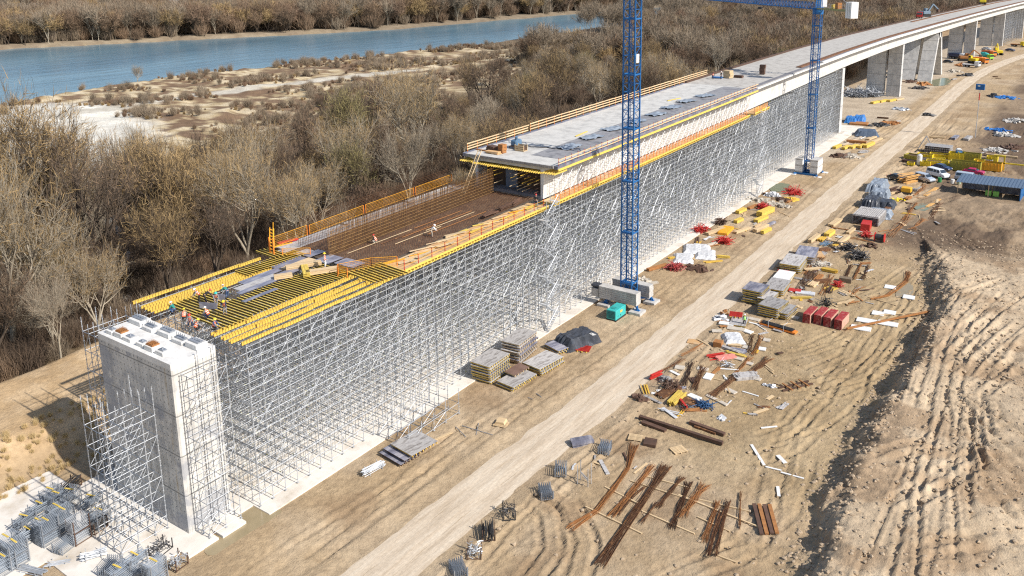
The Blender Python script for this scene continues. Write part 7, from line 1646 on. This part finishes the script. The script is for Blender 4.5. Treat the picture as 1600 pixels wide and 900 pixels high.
# light versions for the distance
TV['f1'] = tree_meshes(21, 16, 'brown', barkd, .08, .6, 5, 1700, .09, 2.2, 2, r0=.2); TV['f2'] = tree_meshes(22, 17, 'grey', barkp, .12, .4, 5, 1300, .09, 2.4, 2, r0=.2)
TV['f3'] = tree_meshes(23, 15, 'willow', barkd, .07, .6, 6, 1500, .09, 2.2, 2, r0=.2); TV['f4'] = tree_meshes(24, 15, 'red', barkd, .07, .55, 6, 1600, .09, 2.2, 2, r0=.2)
TV['f5'] = tree_meshes(25, 19, 'grey', barkp, .45, .28, 4, 700, .10, 2.4, 2, r0=.2)
def shrub(seed, kind, H, n, tw=.03, m_=None):
    rr = random.Random(seed); vs = []; fs = []; k = 0
    for i in range(n):
        a = rr.uniform(0, 6.28); s = rr.gauss(0, .42); p0 = Vector((rr.gauss(0, .17 * H), rr.gauss(0, .17 * H), 0)); d = Vector((math.cos(a) * s, math.sin(a) * s, 1)).normalized()
        L = H * rr.uniform(.3, 1); p0 = p0 + d * rr.uniform(0, .5) * H * .8; p1 = p0 + d * L * .5; p2 = p1 + (d + Vector((rr.gauss(0, .4), rr.gauss(0, .4), rr.gauss(0, .3)))).normalized() * L * .5
        s_ = d.cross(Vector((rr.random() - .5, rr.random() - .5, rr.random() - .5))).normalized() * tw * .5
        vs += [p0 - s_, p0 + s_, p1 + s_, p1 - s_, p2]; fs += [(k, k + 1, k + 2, k + 3), (k + 3, k + 2, k + 4)]; k += 5
    q = bpy.data.meshes.new('shrub'); q.from_pydata([tuple(v) for v in vs], [], fs); q.materials.append(m_ or twigm[kind]); return q
FV = [joined(k) for k in ('f1', 'f2', 'f3', 'f4', 'f1', 'f2')] + [shrub(61, 'brown', 9, 520, .11), shrub(62, 'grey', 8, 420, .11), shrub(63, 'brown', 7, 460, .11)]
def field(n, fx, fy, ok, smin, smax, seed, zoff=0):
    r = random.Random(seed); P = []; R = []; S = []; t_ = 0
    while len(P) < n and t_ < n * 30:
        t_ += 1; x = r.uniform(*fx); y = fy[0] + (fy[1] - fy[0]) * r.random()
        if ok(x, y): P.append((x, y, 0)); R.append(r.uniform(0, 6.28)); S.append(r.uniform(smin, smax))
    A = np.array(P); zz = height(A[:, 0], A[:, 1])[0]; P = [(p[0], p[1], float(z_) + zoff) for p, z_ in zip(P, zz)]
    return P, R, S
bankx = lambda y: float(np.interp(y, [p[1] for p in NEARB], [p[0] for p in NEARB])); farx = lambda y: float(np.interp(y, [p[1] for p in FARB], [p[0] for p in FARB]))
P, R, S = field(3000, (-330, -60), (330, 1500), lambda x, y: (inwood(x, y) if y < 700 else (bankx(y) + 6 < x < min(xc(y) - 20, -60 + (y - 700) * .3 + 60))) , .75, 1.2, 11)
scatter('distant_woods', P, R, S, FV, 'brown and grey winter wood filling the distance between river and bridge', 'woods')
P, R, S = field(4600, (-1100, -330), (140, 1500), lambda x, y: farx(y) - 140 < x < farx(y) - 3, 1.05, 1.6, 12)
scatter('far_bank_woods', P, R, S, FV, 'belt of bare trees lining the far bank of the river', 'woods')
P, R, S = field(3200, (-2400, -700), (300, 2000), lambda x, y: x < farx(y) - 240, 1.0, 1.6, 13)
scatter('horizon_woods', P, R, S, FV, 'hazy woods beyond the pale field behind the far bank', 'woods')
P, R, S = field(120, (-300, -240), (478, 700), lambda x, y: x < -246, 1.0, 1.4, 14)
scatter('river_edge_trees', P, R, S, [joined('f5'), joined('f2')], 'row of tall pale-stemmed trees at the river bend', 'woods')
# undergrowth
twigm['dark'] = mat('dark_brushwood', (.13, .088, .058), (.08, .056, .038), .6, .85)
SH = [shrub(31, 'dark', 3.2, 360), shrub(32, 'dark', 2.6, 300), shrub(37, 'grey', 3.0, 260), shrub(33, 'dark', 2.4, 360), shrub(34, 'red', 2.2, 340), shrub(35, 'brown', 2.6, 340), shrub(36, 'dark', 4.2, 340)]
P, R, S = field(6500, (-235, -88), (36, 340), inwood, .6, 1.5, 15)
scatter('undergrowth', P, R, S, SH, 'tangle of leafless brushwood filling the wood floor', 'undergrowth')
SL = [shrub(41, 'red', 1.6, 260, .05), shrub(42, 'brown', 1.5, 260, .05), shrub(43, 'willow', 1.2, 260, .05), shrub(44, 'grey', 3.5, 260, .05)]
def okb(x, y):
    if not (bankx(y) + 3 < x < -190) or y > 470: return False
    v = float(fbm(np.array([x]), np.array([y]), 16, 3, 301)[0]); return v > .5 and not (y < 150 and x > -262 - (y - 60) * .3)
P, R, S = field(4200, (-360, -190), (60, 470), okb, .35, 1.2, 16)
scatter('bank_scrub', P, R, S, SL, 'low reddish-brown scrub dotted over the rough river bank', 'scrub')
dry = mat('dry_grass', (.62, .47, .24), (.50, .36, .17), .8, .9)
twigm['dry'] = dry
P, R, S = field(260, (-92, -82.5), (22, 46), lambda x, y: x > -90, .3, .7, 17)
scatter('dry_grass', P, R, S, [shrub(51, 'dry', 1.2, 220, .03), shrub(52, 'dry', .9, 200, .03)], 'dry straw-coloured grass on the slope beside the racks', 'grass')

# ------------------------------------------------------------------ loose clods on the spoil heap and churned ground
def clod(seed, m_):
    rr = random.Random(seed); import bmesh
    bm = bmesh.new(); bmesh.ops.create_icosphere(bm, subdivisions=1, radius=.5)
    for v in bm.verts: v.co *= rr.uniform(.65, 1.2); v.co.z *= .7
    q = bpy.data.meshes.new('clod'); bm.to_mesh(q); bm.free(); q.materials.append(m_); return q
clm = mat('soil_clod', (.44, .34, .235), (.33, .245, .16), 2, .95)
CL = [clod(k, clm) for k in range(4)]
def okc(x, y):
    d, al, sd, L = seg_dist(np.array([x]), np.array([y]), CREST); s = float(d[0] * sd[0])
    if y > 165: return False
    if -3.2 < s < 1.2: return rc_.random() < .6
    if s >= 1.2: return rc_.random() < .16
    return x > -42 and rc_.random() < .035
rc_ = random.Random(9)
P, R, S = field(6500, (-42, 8), (38, 165), okc, .1, .5, 19)
scatter('soil_clods', P, R, S, CL, 'loose clods of soil crumbling along the edge of the spoil heap', 'soil')
